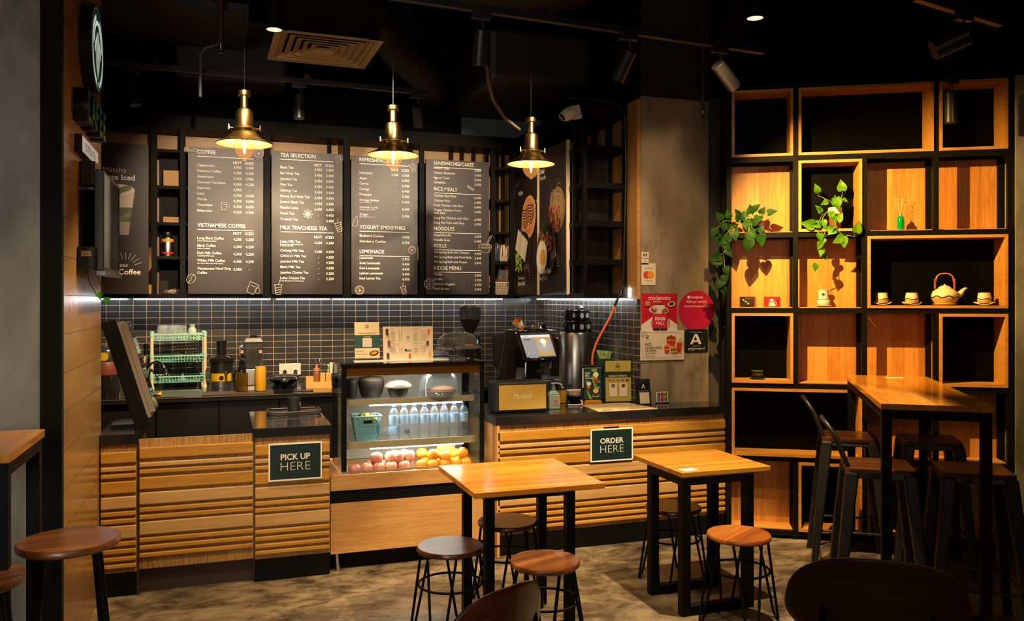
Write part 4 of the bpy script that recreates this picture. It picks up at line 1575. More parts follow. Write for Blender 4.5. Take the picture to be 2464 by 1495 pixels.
for k, ((x, y, z), l) in enumerate(zip(apos, al)):
    o = ap if k == 0 else copy_tree(ap, (0, 0, 0))
    o.location = (x, y, rowz + z)
    o.rotation_euler = (R(random.uniform(-30, 30)), R(random.uniform(-25, 25)), R(random.uniform(0, 360))) if z else (R(random.uniform(-8, 8)), 0, R(random.uniform(0, 360)))
    o['label'] = 'pink-red apple on the case floor, ' + l
orm = mat('orange_peel', '#e8901c', .42, bump=.5, bscale=260, vary=.12)
og = thing('orange', '', 'orange', (0, 0, 0), 0, 'oranges in the display case')
part('flesh', MB().ball((0, 0, .038), .038, 1, 1, .96, 24, 14), orm, og, smooth=80)
part('stem_scar', MB().cyl((0, 0, .0735), (0, 0, .0755), .004, seg=8), mat('scar_green', '#6a5a24', .7), og)
opos = [(1.195, 5.230, 0), (1.270, 5.225, 0), (1.345, 5.230, 0), (1.42, 5.235, 0), (1.495, 5.235, 0), (1.235, 5.300, 0), (1.31, 5.305, 0), (1.385, 5.300, 0), (1.46, 5.300, 0), (1.265, 5.265, .062), (1.375, 5.267, .062), (1.465, 5.266, .062), (1.225, 5.345, .06), (1.330, 5.345, .06), (1.42, 5.345, .06)]
olb = ['nearest the apples', 'second along the front', 'third along the front', 'fourth along the front', 'by the right post', 'in the second row by the apples', 'in the second row, second along', 'in the second row, third along', 'in the second row, last', 'on top, nearest the apples', 'on top in the middle', 'on top by the right post', 'at the back on top by the apples', 'at the back on top in the middle', 'at the back on top by the right post']
for k, ((x, y, z), l) in enumerate(zip(opos, olb)):
    o = og if k == 0 else copy_tree(og, (0, 0, 0))
    o.location = (x, y, rowz + z)
    o.rotation_euler = (R(random.uniform(20, 70)), 0, R(random.uniform(-60, 60))) if z else (0, 0, R(random.uniform(0, 360)))
    if z:
        o.location.z += 0.002
    o['label'] = 'whole orange on the case floor, ' + l
# paper bag behind the oranges
t = tag(part('paper_bag', MB().taper((0, 0), (.055, .02), (.062, .012), 0, .17), mat('kraft_paper', '#d3a468', .7)), 'tan paper bag standing behind the oranges', 'bag', None, (1.40, 5.40, 0.5505), 0)

# top shelf of the case
z = 1.0265
dk = mat('dark_wicker', '#281c14', .6, vary=.5, bscale=90)
for x, y, r, h, nm, lb in ((0.765, 5.34, .040, .125, 'jar', 'dark brown jar at the left of the top case shelf'), (0.895, 5.36, .085, .135, 'wicker_pot', 'wide dark wicker pot on the top case shelf')):
    t = thing(nm, lb, 'pot', (x, y, z))
    part('bowl', MB().lathe([(0, 0), (r * .7, 0), (r * .85, h * .2), (r, h * .65), (r * .98, h * .8)], 28), dk, t, smooth=60)
    part('lid', MB().lathe([(r * 1.0, h * .80), (r * .85, h * .93), (0, h)], 28), mat('cloudy_wrap', '#54463a', .35, vary=.4, bscale=60), t, smooth=60)
t = thing('bread_basket', 'dark round basket under a domed white lid in the case', 'basket', (1.058, 5.30, z))
part('bowl', MB().lathe([(0, 0), (.050, 0), (.060, .02), (.068, .060)], 28), dk, t, smooth=60)
part('lid', MB().lathe([(.082, .060), (.090, .066), (.086, .080), (.06, .098), (.03, .106), (0, .108)], 32), mat('milky_lid', '#8e816f', .4), t, smooth=60)
t = thing('cake_keeper', 'chocolate cake under a clear plastic dome in the case', 'cake', (1.325, 5.30, z))
part('dome', MB().lathe([(.142, 0), (.142, .006), (.136, .01), (.130, .075), (.118, .125), (.095, .15), (.05, .158), (0, .160)], 40), plastic, t, smooth=60)
part('cake', MB().lathe([(0, .004), (.108, .004), (.115, .012), (.112, .032), (0, .036)], 36), mat('chocolate_cake', '#4a2a1c', .7, vary=.3, bscale=80), t, smooth=40)
part('topping', MB().ball((.03, 0, .036), .085, 1, .9, .30, 24, 10), mat('nut_topping', '#8a5a3e', .8, bump=.9, bscale=120, vary=.5), t, smooth=60)

# ---------------------------------------------------------------- on top of the case (glass top at 1.255)
zt = 1.255
def acrylic(name, label, cat, x, y, zz, w, h, tilt, rz, base=.05):
    t = thing(name, label, cat, (x, y, zz), rz)
    part('acrylic_sheet', MB().box(0, w, 0, .003, 0.006, h, RX(tilt)), glass('acrylic', (.96, .98, .98), .05), t)
    part('acrylic_foot', MB().box(0, w, -.012, base, 0, .005), glass('acrylic', (.96, .98, .98), .05), t)
    return t


t = acrylic('acrylic_sign', 'cream and green survey sign in a clear acrylic stand', 'sign', 0.785, 5.35, zt, .170, .255, -6, 0)
p = Print()
w, h = .160, .235
p.rect(.005, .005 + w, .02, .02 + h - .002, '#d2bc92')
p.rect(.005, .005 + w, .085, .170, '#1c443c')
p.disc(.085, .225, .011, .011, '#3c4a3a')
p.disc(.085, .225, .006, .006, '#d2bc92')
p.text('LAFEE', .085, .205, .006, '#8a7a5a', 'C', 0, 1.3)
p.text('THANKS FOR VISITING US', .085, .178, .0075, '#3a3428', 'C', .01)
p.text('SCAN ME', .085, .155, .007, '#d8c8a8', 'C', .01)
p.rect(.055, .115, .092, .150, '#c9b8a8')
p.text('Get a FREE', .012, .062, .0075, '#3a3428', 'L', .006)
p.text('Cheese Sandwich', .012, .045, .0075, '#3a3428', 'L', 0)
p.disc(.128, .052, .030, .016, '#2a1810', 12)
p.disc(.128, .053, .022, .009, '#cf8a2c', 15)
p.done('print', t, None, (0, -.0005, .0), (-6, 0, 0))
t = thing('menu_card', 'cream drinks menu card standing on the display case', 'menu', (0.975, 5.36, zt))
part('card', MB().box(0, .330, 0, .004, 0, .222, RX(-5)), mat('menu_cream', '#d6c3a6', .5), t)
part('card_foot', MB().box(-.19, .43, -.03, .03, 0, .006), white, t, label='white strip under the card')
p = Print()
p.disc(.163, .150, .010, .010, '#4a5a4a')
p.disc(.163, .150, .006, .006, '#d6c3a6')
p.text('LAFEE', .163, .126, .006, '#9a8a6a', 'C', 0, 1.3)
p.text('Menu', .163, .056, .022, '#2a2622', 'C', .025, .70)
for bx, tl in ((.050, ('COFFEE', 'VIETNAMESE COFFEE')), (.196, ('TEA SELECTION', 'MILK TEA/CHEESE TEA'))):
    for ty, n, lab in ((.203, 9, tl[0]), (.105, 6, tl[1])):
        p.text(lab, bx, ty, .0050, '#5a4a3a', 'L', .02, .8)
        for k in range(n):
            zz = ty - .013 - k * .0085
            p.rect(bx, bx + .022 + (k * 7 % 5) * .003, zz, zz + .0022, '#94826a')
            p.rect(bx + .052, bx + .060, zz, zz + .0024, '#94826a')
            p.rect(bx + .068, bx + .076, zz, zz + .0024, '#94826a')
for x, zz, a, b, c in ((.022, .185, .010, .022, '#3c1c14'), (.034, .110, .010, .020, '#6a3a28'), (.026, .030, .010, .020, '#3a4030'), (.170, .026, .007, .016, '#c83a30'), (.298, .182, .008, .017, '#e0582a'), (.290, .108, .009, .016, '#5a1a1c'), (.304, .032, .008, .016, '#e09a24')):
    p.poly([(x - a, zz + b), (x + a, zz + b), (x + a * .7, zz - b), (x - a * .7, zz - b)], c)
    p.disc(x, zz + b, a, .003, '#b8846a')
p.done('print', t, None, (0, -.0005, 0), (-5, 0, 0))
t = thing('cake_stand', 'clear glass domed cake stand with brownies on the display case', 'cake stand', (1.478, 5.37, zt))
cglass = glass('cut_glass', (.93, .95, .93), .02, .05, (.9, .9, .85))
part('foot', MB().lathe([(.085, 0), (.085, .004), (.03, .016), (.012, .03), (.011, .055), (.02, .066), (.05, .070)], 36), cglass, t, smooth=60)
part('plate', MB().lathe([(0, .070), (.15, .072), (.158, .080), (.155, .083), (0, .078)], 40), cglass, t, smooth=60)
part('dome', MB().lathe([(.146, .082), (.146, .090), (.138, .118), (.118, .150), (.085, .170), (.045, .180), (.018, .184)], 40), cglass, t, smooth=60)
part('knob', MB().lathe([(.010, .184), (.010, .192), (.020, .202), (.018, .214), (0, .218)], 16), cglass, t, smooth=60)
for k, (x, y, zz, a, b) in enumerate(((-.055, -.02, .085, 20, 25), (-.030, .02, .095, 60, 10), (.0, -.03, .086, -15, 20), (-.07, .03, .086, 10, 0))):
    tag(part('brownie', MB().box(-.035, .035, -.022, .022, 0, .022), mat('brownie', '#1c0c06', .5, bump=.8, bscale=90)), ('dark brownie tipped up at the front under the glass dome', 'dark brownie on top of the pile under the glass dome', 'dark brownie in the middle under the glass dome', 'dark brownie at the back under the glass dome')[k], 'brownie', 'brownies under the glass dome', (1.478 + x, 5.37 + y, zt + zz), a).rotation_euler[1] = R(b)
tag(part('biscuit', MB().box(-.040, .040, -.025, .025, 0, .012), mat('ginger_biscuit', '#8a3c1e', .6)), 'reddish biscuit slab under the glass dome', 'biscuit', None, (1.478 + .06, 5.37 + .0, zt + .084), 10)
for k, c in enumerate(('#c8c8d8', '#39406a', '#b8b8c8', '#8a8aa8')):
    tag(part('booklet', MB().box(-.09, .09, -.06, .06, 0, .010), mat('paper_' + c[1:], c, .5)), ('white booklet at the bottom of the pile behind the menu card', 'navy booklet, second up in the pile behind the menu card', 'pale booklet, third up in the pile behind the menu card', 'grey-blue booklet on top of the pile behind the menu card')[k], 'booklet', 'booklets on the display case', (1.335, 5.50, zt + .0005 + k * .0105), 6 + 4 * k)

# ---------------------------------------------------------------- back worktop (z .96)
zb = 0.960
mint = mat('mint_plastic', '#a0d0bc', .4)
mintd = mat('mint_basket', '#72b4a2', .42)
ivory = mat('ivory_plastic', '#d8c6a2', .45)
t = thing('dish_rack', 'three-tier mint and ivory plastic dish rack by the sink', 'dish rack', (-0.336, 6.985, zb), 4)
for sx in (-.193, .193):
    for sy in (0, .20):
        part('post', MB().cyl((sx, sy, .005), (sx, sy, .42), .0135, seg=14), ivory, t, smooth=60)
        part('post_foot', MB().lathe([(0, 0), (.020, 0), (.017, .02), (0.0137, .022)], 14, (sx, sy, 0)), ivory, t, smooth=60)
        for zz in (.075, .235, .405):
            part('collar', MB().cyl((sx, sy, zz), (sx, sy, zz + .035), .0155, seg=14), mint, t, smooth=60)
for zz, m_ in ((.045, mintd), (.205, mintd), (.372, mint)):
    mb = MB()
    lattice(mb, (-.175, -.004, zz), (.35, 0, 0), (0, 0, .045), 16, 2, .006, .004)
    lattice(mb, (-.175, .204, zz), (.35, 0, 0), (0, 0, .045), 16, 2, .006, .004)
    lattice(mb, (-.178, 0, zz), (0, .2, 0), (0, 0, .045), 9, 2, .006, .004)
    lattice(mb, (.178, 0, zz), (0, .2, 0), (0, 0, .045), 9, 2, .006, .004)
    lattice(mb, (-.178, 0, zz), (.356, 0, 0), (0, .2, 0), 14, 8, .006, .004)
    part('basket', mb, m_, t)
    part('rim', MB().box(-.185, .185, -.010, -.002, zz + .043, zz + .052).box(-.185, .185, .202, .210, zz + .043, zz + .052), mint, t)
tg = glass('tumbler_glass', (.97, .98, .98), .06, .22, (.80, .90, .88), 1.5)
tb = thing('tumbler', '', 'glass', (0, 0, 0), 0, 'upturned tumblers on the dish rack')
part('bowl', MB().lathe([(.036, 0), (.037, .004), (.033, .06), (.028, .112), (.026, .117), (0, .117)], 24), tg, tb, smooth=60)
part('emblem', MB().prism([(.011 * math.cos(2 * PI * k / 16), .065 + .011 * math.sin(2 * PI * k / 16)) for k in range(16)], -.0345, -.034), mat('gilt_emblem', '#a08a5a', .5), tb)
for k, (x, y) in enumerate(((-.125, .03), (-.085, .05), (-.045, .03), (-.005, .06), (.030, .03), (-.11, .12), (-.03, .13))):
    o = tb if k == 0 else copy_tree(tb, (0, 0, 0))
    a = R(4)
    o.location = (-0.336 + x * math.cos(a) - y * math.sin(a), 6.985 + x * math.sin(a) + y * math.cos(a), zb + .3745)
    o['label'] = 'upturned clear tumbler on the rack top, ' + ['first along the front', 'second along', 'third along the front', 'fourth along', 'nearest the plastic bottle', 'back row near the left post', 'back row in the middle'][k]
t = thing('squeeze_bottle', 'milky plastic bottle beside the upturned tumblers', 'bottle', (-0.336 + .098, 6.985 + .05, zb + .3745))
part('body', MB().lathe([(0, 0), (.032, 0), (.034, .01), (.034, .055), (.030, .072), (.031, .08), (.020, .098), (.018, .10)], 20), mat('milky_plastic', '#aebcae', .35), t, smooth=60)
part('cap', MB().lathe([(.019, .098), (.019, .122), (0, .124)], 16), mat('pale_cap', '#9aa498', .4), t, smooth=40)
plm = mat('glazed_plate', '#c9bfa4', .25)
for k, (dx, rz_, c) in enumerate(((.07, 0, '#b8a888'), (.065, 5, '#8a8a68'), (.055, -4, '#9aa078'))):
    o = part('plate', MB().lathe([(0, 0), (.06, 0), (.095, .012), (.094, .016), (.06, .006), (0, .005)], 32), mat('plate_' + c[1:], c, .25), None, smooth=60)
    tag(o, ('plate at the bottom of the rack pile', 'greenish plate in the middle of the rack pile', 'speckled plate on top of the rack pile')[k], 'plate', 'plates on the dish rack', (-0.336 + dx, 7.085, zb + .2075 + k * .0165), rz_)
t = tag(part('funnel', MB().lathe([(.045, 0), (.043, .004), (.008, .035), (.005, .07)], 20), mat('blue_funnel', '#5a7a80', .4), None, smooth=60, solid=.0015), 'upturned pale blue funnel in the bottom tier of the rack', 'funnel', None, (-0.31, 7.08, zb + .0485))
t = thing('steel_shaker', 'small shiny metal shaker in the bottom tier of the rack', 'shaker', (-0.43, 7.06, zb + .0475))
part('body', MB().lathe([(0, 0), (.02, 0), (.022, .03), (.018, .06), (.010, .075), (.009, .1), (0, .102)], 18), chrome, t, smooth=60)
t = thing('faucet', 'curved chrome tap arching over the sink by the rack', 'faucet', (-0.560, 6.93, zb))
part('spout', MB().tube([(0, 0, 0), (0, 0, .10), (.01, -.005, .16), (.035, -.02, .205), (.075, -.04, .220), (.11, -.06, .205), (.128, -.07, .175)], .0085, 10), chrome, t, smooth=60)
part('base', MB().lathe([(0, 0), (.02, 0), (.018, .02), (.010, .025)], 16), chrome, t, smooth=60)
t = thing('sink', 'stainless steel sink tray let into the back worktop', 'sink', (-0.345, 6.56, zb))
part('rim', MB().box(-.19, .19, -.22, -.20, 0, .006).box(-.19, .19, .22, .24, 0, .006).box(-.19, -.17, -.20, .22, 0, .006).box(.17, .19, -.20, .22, 0, .006), steel, t)
part('bowl', MB().box(-.17, .17, -.20, .22, .0004, .0015), mat('sink_bowl', (.35, .33, .28), .3, .9), t)
t = tag(part('cloth', MB().sheet(lambda u, v: (u * .11, v * .06, .012 + .012 * math.sin(5 * u + 2 * v) + .008 * math.cos(7 * v)), 12, 8), mat('yellow_cloth', '#c9941c', .8), None, smooth=80, solid=.003), 'crumpled yellow cloth on the sink edge', 'cloth', None, (-0.535, 6.42, zb + .006))
t = tag(part('chopping_board', MB().box(0, .018, 0, .22, 0, .255, RY(12)), wood('pale_board', '#9a8058', '#b59a6c', '#c8ae80', 'z', .5)), 'pale chopping board leaning beside the dish rack', 'board', None, (-0.610, 7.02, zb + .004))
bpy.data.objects['chopping_board'].location.x = -0.640
t = tag(part('drip_mat', MB().box(0, .50, 0, .22, 0, .008), mat('ribbed_mat', (.05, .035, .022), .5, bump=1.0, bscale=150)), 'brown ribbed drip mat under the glass bottles', 'mat', None, (-0.155, 6.36, zb), 0)

t = thing('juicer', 'black juicer with a yellow front badge and feed chute', 'juicer', (-0.02, 6.90, zb))
part('base', MB().lathe([(0, 0), (.082, 0), (.084, .01), (.084, .055)], 32), steel, t, smooth=40)
part('body', MB().lathe([(.0845, .055), (.0845, .20), (.080, .215), (0, .216)], 32), blackpl, t, smooth=40)
part('badge', MB().sheet(lambda u, v: (.0853 * math.sin((u - .5) * 2.1), -.0853 * math.cos((u - .5) * 2.1), .058 + .062 * v), 16, 2), mat('yellow_badge', '#c89a14', .4), t, smooth=60, label='yellow badge')
part('badge_emblem', MB().prism([(.017 * math.cos(2 * PI * k / 20), .085 + .017 * math.sin(2 * PI * k / 20)) for k in range(20)], -.0875, -.086), blackpl, t)
part('collar', MB().lathe([(.09, .20), (.094, .21), (.094, .232), (.07, .255), (.05, .26), (0, .261)], 32), glass('smoky_plastic', (.25, .2, .18), .08, .2, (.12, .08, .06)), t, smooth=40)
part('chute', MB().cyl((0, 0, .255), (0, 0, .36), .037, seg=24), blackpl, t, smooth=40)
part('chute_lid', MB().cyl((0, 0, .36), (0, 0, .372), .042, seg=24), blackpl, t, smooth=40)
part('spout', MB().cyl((.03, -.08, .13), (.045, -.125, .125), .011, seg=12), chrome, t, smooth=60)


def swing_bottle(label, x, y, liq, fill, rz=0):
    t = thing('swing_top_bottle', label, 'bottle', (x, y, zb + .008), rz, 'swing-top glass bottles')
    h = .30
    sq = [(.043, 0), (.045, .006), (.045, .15), (.040, .185), (.022, .235), (.014, .262), (.0145, .285)]
    part('glass_body', MB().lathe([(0, 0)] + sq, 24), clear, t, smooth=60)
    lq = [(0, .003), (.041, .004), (.0425, .01), (.0425, min(.15, fill))]
    if fill > .15:
        lq += [(.0385, .183)] if fill > .18 else []
    lq.append((0, lq[-1][1] + .001))
    part('liquid', MB().lathe(lq, 24), liq, t, smooth=60)
    part('stopper', MB().lathe([(.0, .284), (.013, .284), (.014, .292), (.011, .303), (0, .305)], 16), mat('pink_stopper', '#d8a89a', .4), t, smooth=60)
    part('wire_bail', MB().tube([(-.016, 0, .262), (-.022, -.01, .28), (-.014, -.014, .298), (.014, -.014, .298), (.022, -.01, .28), (.016, 0, .262)], .0012, 6), steel, t)
    return t


swing_bottle('swing-top glass bottle half full of dark amber syrup', 0.125, 6.52, glass('amber_syrup', (.55, .32, .03), .05, .25, (.45, .25, .02)), .135)
swing_bottle('swing-top glass bottle full of yellow juice', 0.257, 6.50, mat('yellow_juice', '#d99a1c', .35), .19)
t = thing('blender', 'blender with a dark clear jug behind the glass bottles', 'blender', (0.225, 7.10, zb))
part('base', MB().taper((0, 0), (.085, .085), (.06, .06), 0, .13), steel, t, bevel=.006)
part('jug', MB().taper((0, 0), (.058, .058), (.075, .075), .13, .345), glass('smoked_jug', (.55, .53, .5), .06, .25, (.25, .24, .22)), t, bevel=.01)
part('lid', MB().taper((0, 0), (.082, .082), (.06, .06), .345, .385), mat('dark_lid', (.05, .04, .03), .3), t, bevel=.006)
part('lid_cap', MB().cyl((0, 0, .385), (0, 0, .40), .03, seg=20), blackpl, t, smooth=40)
part('handle', MB().tube([(-.07, -.02, .32), (-.105, -.03, .31), (-.107, -.03, .22), (-.066, -.02, .20)], .011, 8), steel, t, smooth=60)
t = thing('waffle_maker', 'round black waffle maker on the back worktop', 'waffle maker', (0.445, 6.80, zb))
part('base', MB().lathe([(0, 0), (.085, 0), (.09, .012), (.075, .035), (.105, .05), (.118, .06)], 36), blackpl, t, smooth=50)
part('lid', MB().lathe([(.120, .062), (.124, .068), (.118, .085), (.09, .098), (0, .104)], 36), mat('glossy_lid', (.02, .02, .02), .12, coat=.5), t, smooth=50)
part('hinge', MB().box(-.04, .04, .10, .14, .02, .09), blackpl, t, bevel=.006)
part('handle', MB().box(-.025, .025, -.16, -.112, .052, .07), blackpl, t, bevel=.005)
t = thing('wooden_caddy', 'light wooden caddy holding bottles and utensils', 'caddy', (0.605, 6.66, zb))
cw = wood('caddy_wood', '#c08a3e', '#d29c4c', '#dcab62', 'x', .5, .6)
part('box', MB().box(0, .20, .09, .10, 0, .085).box(0, .20, 0, .006, 0, .045).box(0, .006, .006, .09, 0, .085).box(.194, .20, .006, .09, 0, .11).box(.006, .194, .006, .09, 0, .006), cw, t)
for a, b in ((.065, .105), (.112, .148), (.155, .194)):
    part('divider', MB().box(a, b, .03, .036, .006, .115), cw, t)
tag(part('wood_block', MB().box(0, .185, 0, .006, 0, .05), cw), 'low pale wooden strip in front of the caddy', 'strip', None, (0.625, 6.62, zb))
t = thing('sauce_bottle', 'brown sauce bottle with a salmon pink cap in the caddy', 'bottle', (0.690, 6.705, zb + .0065))
part('body', MB().lathe([(0, 0), (.024, 0), (.025, .1), (.024, .118), (.016, .126)], 20), mat('caramel', '#8a5424', .35), t, smooth=50)
part('cap', MB().lathe([(.025, .124), (.025, .142), (.010, .145), (.009, .170), (.0, .171)], 20), mat('salmon_cap', '#d8765c', .45), t, smooth=40)
for k, (x, y, dx, dz, m_, nm, lb) in enumerate(((.735, 6.70, -.055, .215, steel, 'tongs', 'thin metal tongs leaning in the wooden caddy'), (.745, 6.71, -.028, .20, steel, 'whisk', 'metal whisk leaning in the wooden caddy'), (.765, 6.70, -.012, .165, chrome, 'spoon', 'shiny spoon upright in the wooden caddy'), (.775, 6.705, .006, .165, white, 'straw', 'white stirrer in the wooden caddy'))):
    o = part(nm, MB().cyl((0, 0, 0), (dx, .01, dz), .0035 if k else .003, seg=8).ball((dx, .01, dz), .010 if k in (1, 2) else .006, 1, .5, 1.6, 10, 8), m_, None, smooth=60)
    tag(o, lb, 'utensil', 'utensils in the wooden caddy', (x, y, zb + .0065))
o = part('lime_stirrer', MB().cyl((0, 0, 0), (.0, 0, .15), .003, seg=8).ball((0, 0, .155), .010, 1, .6, 1.6, 12, 8), mat('lime_green', '#6fae1c', .4), None, smooth=60)
tag(o, 'stirrer with a lime green head in the wooden caddy', 'utensil', None, (.785, 6.70, zb + .0065))
tag(part('phone', MB().prism(rounded(-.075, .075, -.035, .035, .01), 0, .009, RX(90)), mat('navy_phone', '#141a2c', .25), None, bevel=.002), 'dark blue phone lying on the back worktop', 'phone', None, (0.565, 6.47, zb + .0092), -8)
bpy.data.objects['phone'].location.z = zb + .0005
t = thing('rice_cooker', 'black rice cooker in the shadow beside the display case', 'cooker', (0.90, 6.62, zb))
part('body', MB().lathe([(0, 0), (.09, 0), (.105, .02), (.108, .09)], 32), blackpl, t, smooth=50)
part('lid', MB().lathe([(.110, .092), (.110, .105), (.09, .125), (0, .135)], 32), mat('glossy_lid'), t, smooth=50)
# sockets on the tiles
def socket(label, x, double):
    w = .178 if double else .072
    t = thing('wall_socket', label, 'socket', (x, 7.292, 1.012))
    part('plate', MB().box(0, w, 0, .007, 0, .098), mat('socket_white', '#e0d4c4', .4), t, bevel=.002)
    xs = (.045, .133) if double else (.036,)
    for k, xx in enumerate(xs):
        part('plug', MB().lathe([(0, 0), (.012, .002), (.017, .02), (.012, .035), (0, .036)], 14, (0, 0, 0), T(xx, .002, .03) @ RX(90)), blackpl, t, smooth=50)
        part('flex', MB().tube([(xx, -.03, .03), (xx + .004, -.042, .01), (xx + .01, -.040, -.04)], .004, 8), blackpl, t, smooth=60)
    return t


socket('white double wall socket with two black plugs', 0.440, True)
socket('single white wall socket behind the wooden caddy', 0.862, False)

# pickup counter: tray and cup
t = thing('serving_tray', 'dark wooden serving tray on the pick up counter', 'tray', (0.437, 5.68, 0.90))
part('tray', MB().prism(rounded(-.165, .165, -.105, .105, .03), 0, .006, RX(-90)), mat('dark_tray', '#1f130c', .5), t)
rim = [(x, z, .012) for x, z in rounded(-.168, .168, -.108, .108, .032)]
part('rim', MB().tube(rim, .006, 8, True), mat('dark_tray'), t, smooth=60)
bpy.data.objects['serving_tray'].location.z = .9062
t = thing('paper_cup', 'black cup standing on the serving tray', 'cup', (0.440, 5.71, 0.9066))
part('cup', MB().lathe([(0, 0), (.038, 0), (.046, .095), (.044, .096), (.037, .004), (0, .004)], 28), mat('black_card', (.006, .006, .006), .6), t, smooth=50)
part('emblem', MB().prism([(.012 * math.cos(2 * PI * k / 16), .05 + .016 * math.sin(2 * PI * k / 16)) for k in range(16)], -.0445, -.044, RZ(60)), mat('grey_mark', '#6a665e', .6), t)

# ---------------------------------------------------------------- order counter (z .90)
zo = 0.90
t = thing('radio_speaker', 'black retro speaker with gold mesh grille on the counter', 'speaker', (1.690, 5.190, zo + .001))
w, d, h = .366, .195, .205
part('cabinet', MB().box(0, w, .004, d, .006, h), mat('black_leatherette', (.010, .010, .010), .5, bump=.6, bscale=500), t, bevel=.012)
part('foot_rail', MB().box(.02, w - .02, .02, d - .02, 0, .006), blackpl, t)
gm, nt, b = newmat('gold_mesh')
tc = nt.nodes.new('ShaderNodeTexCoord')
sp = nt.nodes.new('ShaderNodeSeparateXYZ')
nt.links.new(tc.outputs['Object'], sp.inputs[0])
s1 = mathn(nt, 'SINE', mathn(nt, 'MULTIPLY', sp.outputs[2], 2 * PI / .0062))
s2 = mathn(nt, 'SINE', mathn(nt, 'MULTIPLY', sp.outputs[0], 2 * PI / .0062))
f = mathn(nt, 'ADD', mathn(nt, 'MULTIPLY', s1, .3), mathn(nt, 'MULTIPLY', s2, .12))
nt.links.new(ramp(nt, mathn(nt, 'ADD', f, .5), [(.15, '#a07a2c'), (.5, '#d4aa48'), (.85, '#e8c870')]), b.inputs['Base Color'])
b.inputs['Metallic'].default_value = 0.0
b.inputs['Roughness'].default_value = .42
part('grille', MB().box(.018, w - .016, .0025, .006, .022, h - .020), gm, t, label='gold mesh grille')
p = Print()
p.text('Marshall', w * .5, .095, .036, '#e8dcc0', 'C', .0, .78, .35)
p.done('lettering', t, mat('pale_gilt', '#f0e6cc', .35), (0, .0022, 0))
for k, x in enumerate((.13, .17, .205, .255)):
    part('knob', MB().cyl((x, .07, h), (x, .07, h + .006), .007, seg=14), brass, t, smooth=40)
t = thing('sanitizer_bottle', 'pale green pump sanitizer bottle beside the speaker', 'bottle', (2.142, 5.315, zo))
part('body', MB().taper((0, 0), (.040, .026), (.040, .026), .0, .10).taper((0, 0), (.040, .026), (.020, .018), .10, .125), mat('pale_green_plastic', '#9fbdb0', .35), t, bevel=.006)
part('paper_wrap', MB().box(-.022, .0405, -.0268, -.026, .025, .078), mat('peach_paper', '#cfa98c', .5), t)
p = Print()
p.poly([(0, .064), (.011, .060), (.010, .045), (0, .037), (-.010, .045), (-.011, .060)], '#4a6a72')
p.rect(-.002, .002, .043, .060, '#d8c8b8')
p.rect(-.006, .006, .050, .054, '#d8c8b8')
p.rect(-.020, .038, .028, .030, '#c85a4a')
p.done('emblem', t, None, (.006, -.0270, 0))
part('pump', MB().cyl((0, 0, .125), (0, 0, .150), .016, seg=16).cyl((0, 0, .150), (0, 0, .168), .007, seg=12), mat('slate_blue', '#7a8aa0', .4), t, smooth=40)
part('nozzle', MB().tube([(-.018, 0, .174), (.030, 0, .176), (.055, 0, .166), (.068, 0, .140)], .006, 8), mat('pale_blue', '#a8b4c4', .4), t, smooth=60)

# till with angled customer screen
t = thing('pos_terminal', 'black point-of-sale terminal with a lit customer screen', 'till', (2.07, 5.52, zo), 0)
part('base', MB().box(-.115, .115, -.06, .12, 0, .03), blackpl, t, bevel=.008)
part('stand', MB().taper((0, .03), (.075, .045), (.06, .03), .03, .36), gloss, t, bevel=.01)
TM = T(.020, -.045, .430) @ RZ(18) @ RX(-27)
part('screen_bezel', MB().prism(rounded(-.152, .152, -.115, .115, .012), 0, .022, TM), gloss, t, bevel=.003)
p = Print()
p.rect(-.132, .132, -.088, .098, '#7e8894')
p.rect(-.132, .132, .080, .098, '#26303c')
p.rect(-.132, .132, .062, .080, '#c0c6cc')
p.text('Receipt', -.105, .066, .009, '#4a5058', 'L')
p.rect(-.128, -.020, -.076, .056, '#7a828c')
p.rect(-.112, -.055, .040, .050, '#4a525c')
p.rect(-.010, .108, -.076, .058, '#b8882c')
p.disc(.050, -.006, .062, .058, '#8a9298')
for x, z_, r in ((.040, .030, .014), (.055, .036, .014), (.068, .028, .013), (.055, .010, .016)):
    p.disc(x, z_, r, r, '#d0d4d8')
p.rect(.038, .068, -.022, .002, '#b8a890')
p.rect(-.132, .132, -.098, -.088, '#1c222c')
for k in range(6):
    p.rect(-.105 + k * .013, -.098 + k * .013, -.096, -.090, '#b0b8c0')
p.text('-72.00', -.118, -.062, .007, '#d0d4d8', 'L')
p.text('-72.00', -.070, -.062, .007, '#d0d4d8', 'L')
M = TM @ T(0, -.001, 0)
o = p.done('screen', t, printglow(.85), label='lit screen')
o.matrix_local = M
p = Print()
p.text('TYSSO', 0, -.110, .007, '#c8c0b0', 'C', .02)
o = p.done('lettering', t)
o.matrix_local = M
part('rear_screen', MB().prism(rounded(-.15, .15, -.12, .12, .015), 0, .05, T(-.10, .15, .37) @ RZ(-30) @ RX(18)), blackpl, t, bevel=.01)
part('rear_shade', MB().prism([(-.085, -.17), (.06, -.17), (.085, .10), (.05, .175), (-.02, .18)], 0, .012, T(-.165, .06, .36) @ RZ(8)), mat('matte_hood', (.010, .009, .009), .35), t, bevel=.006)

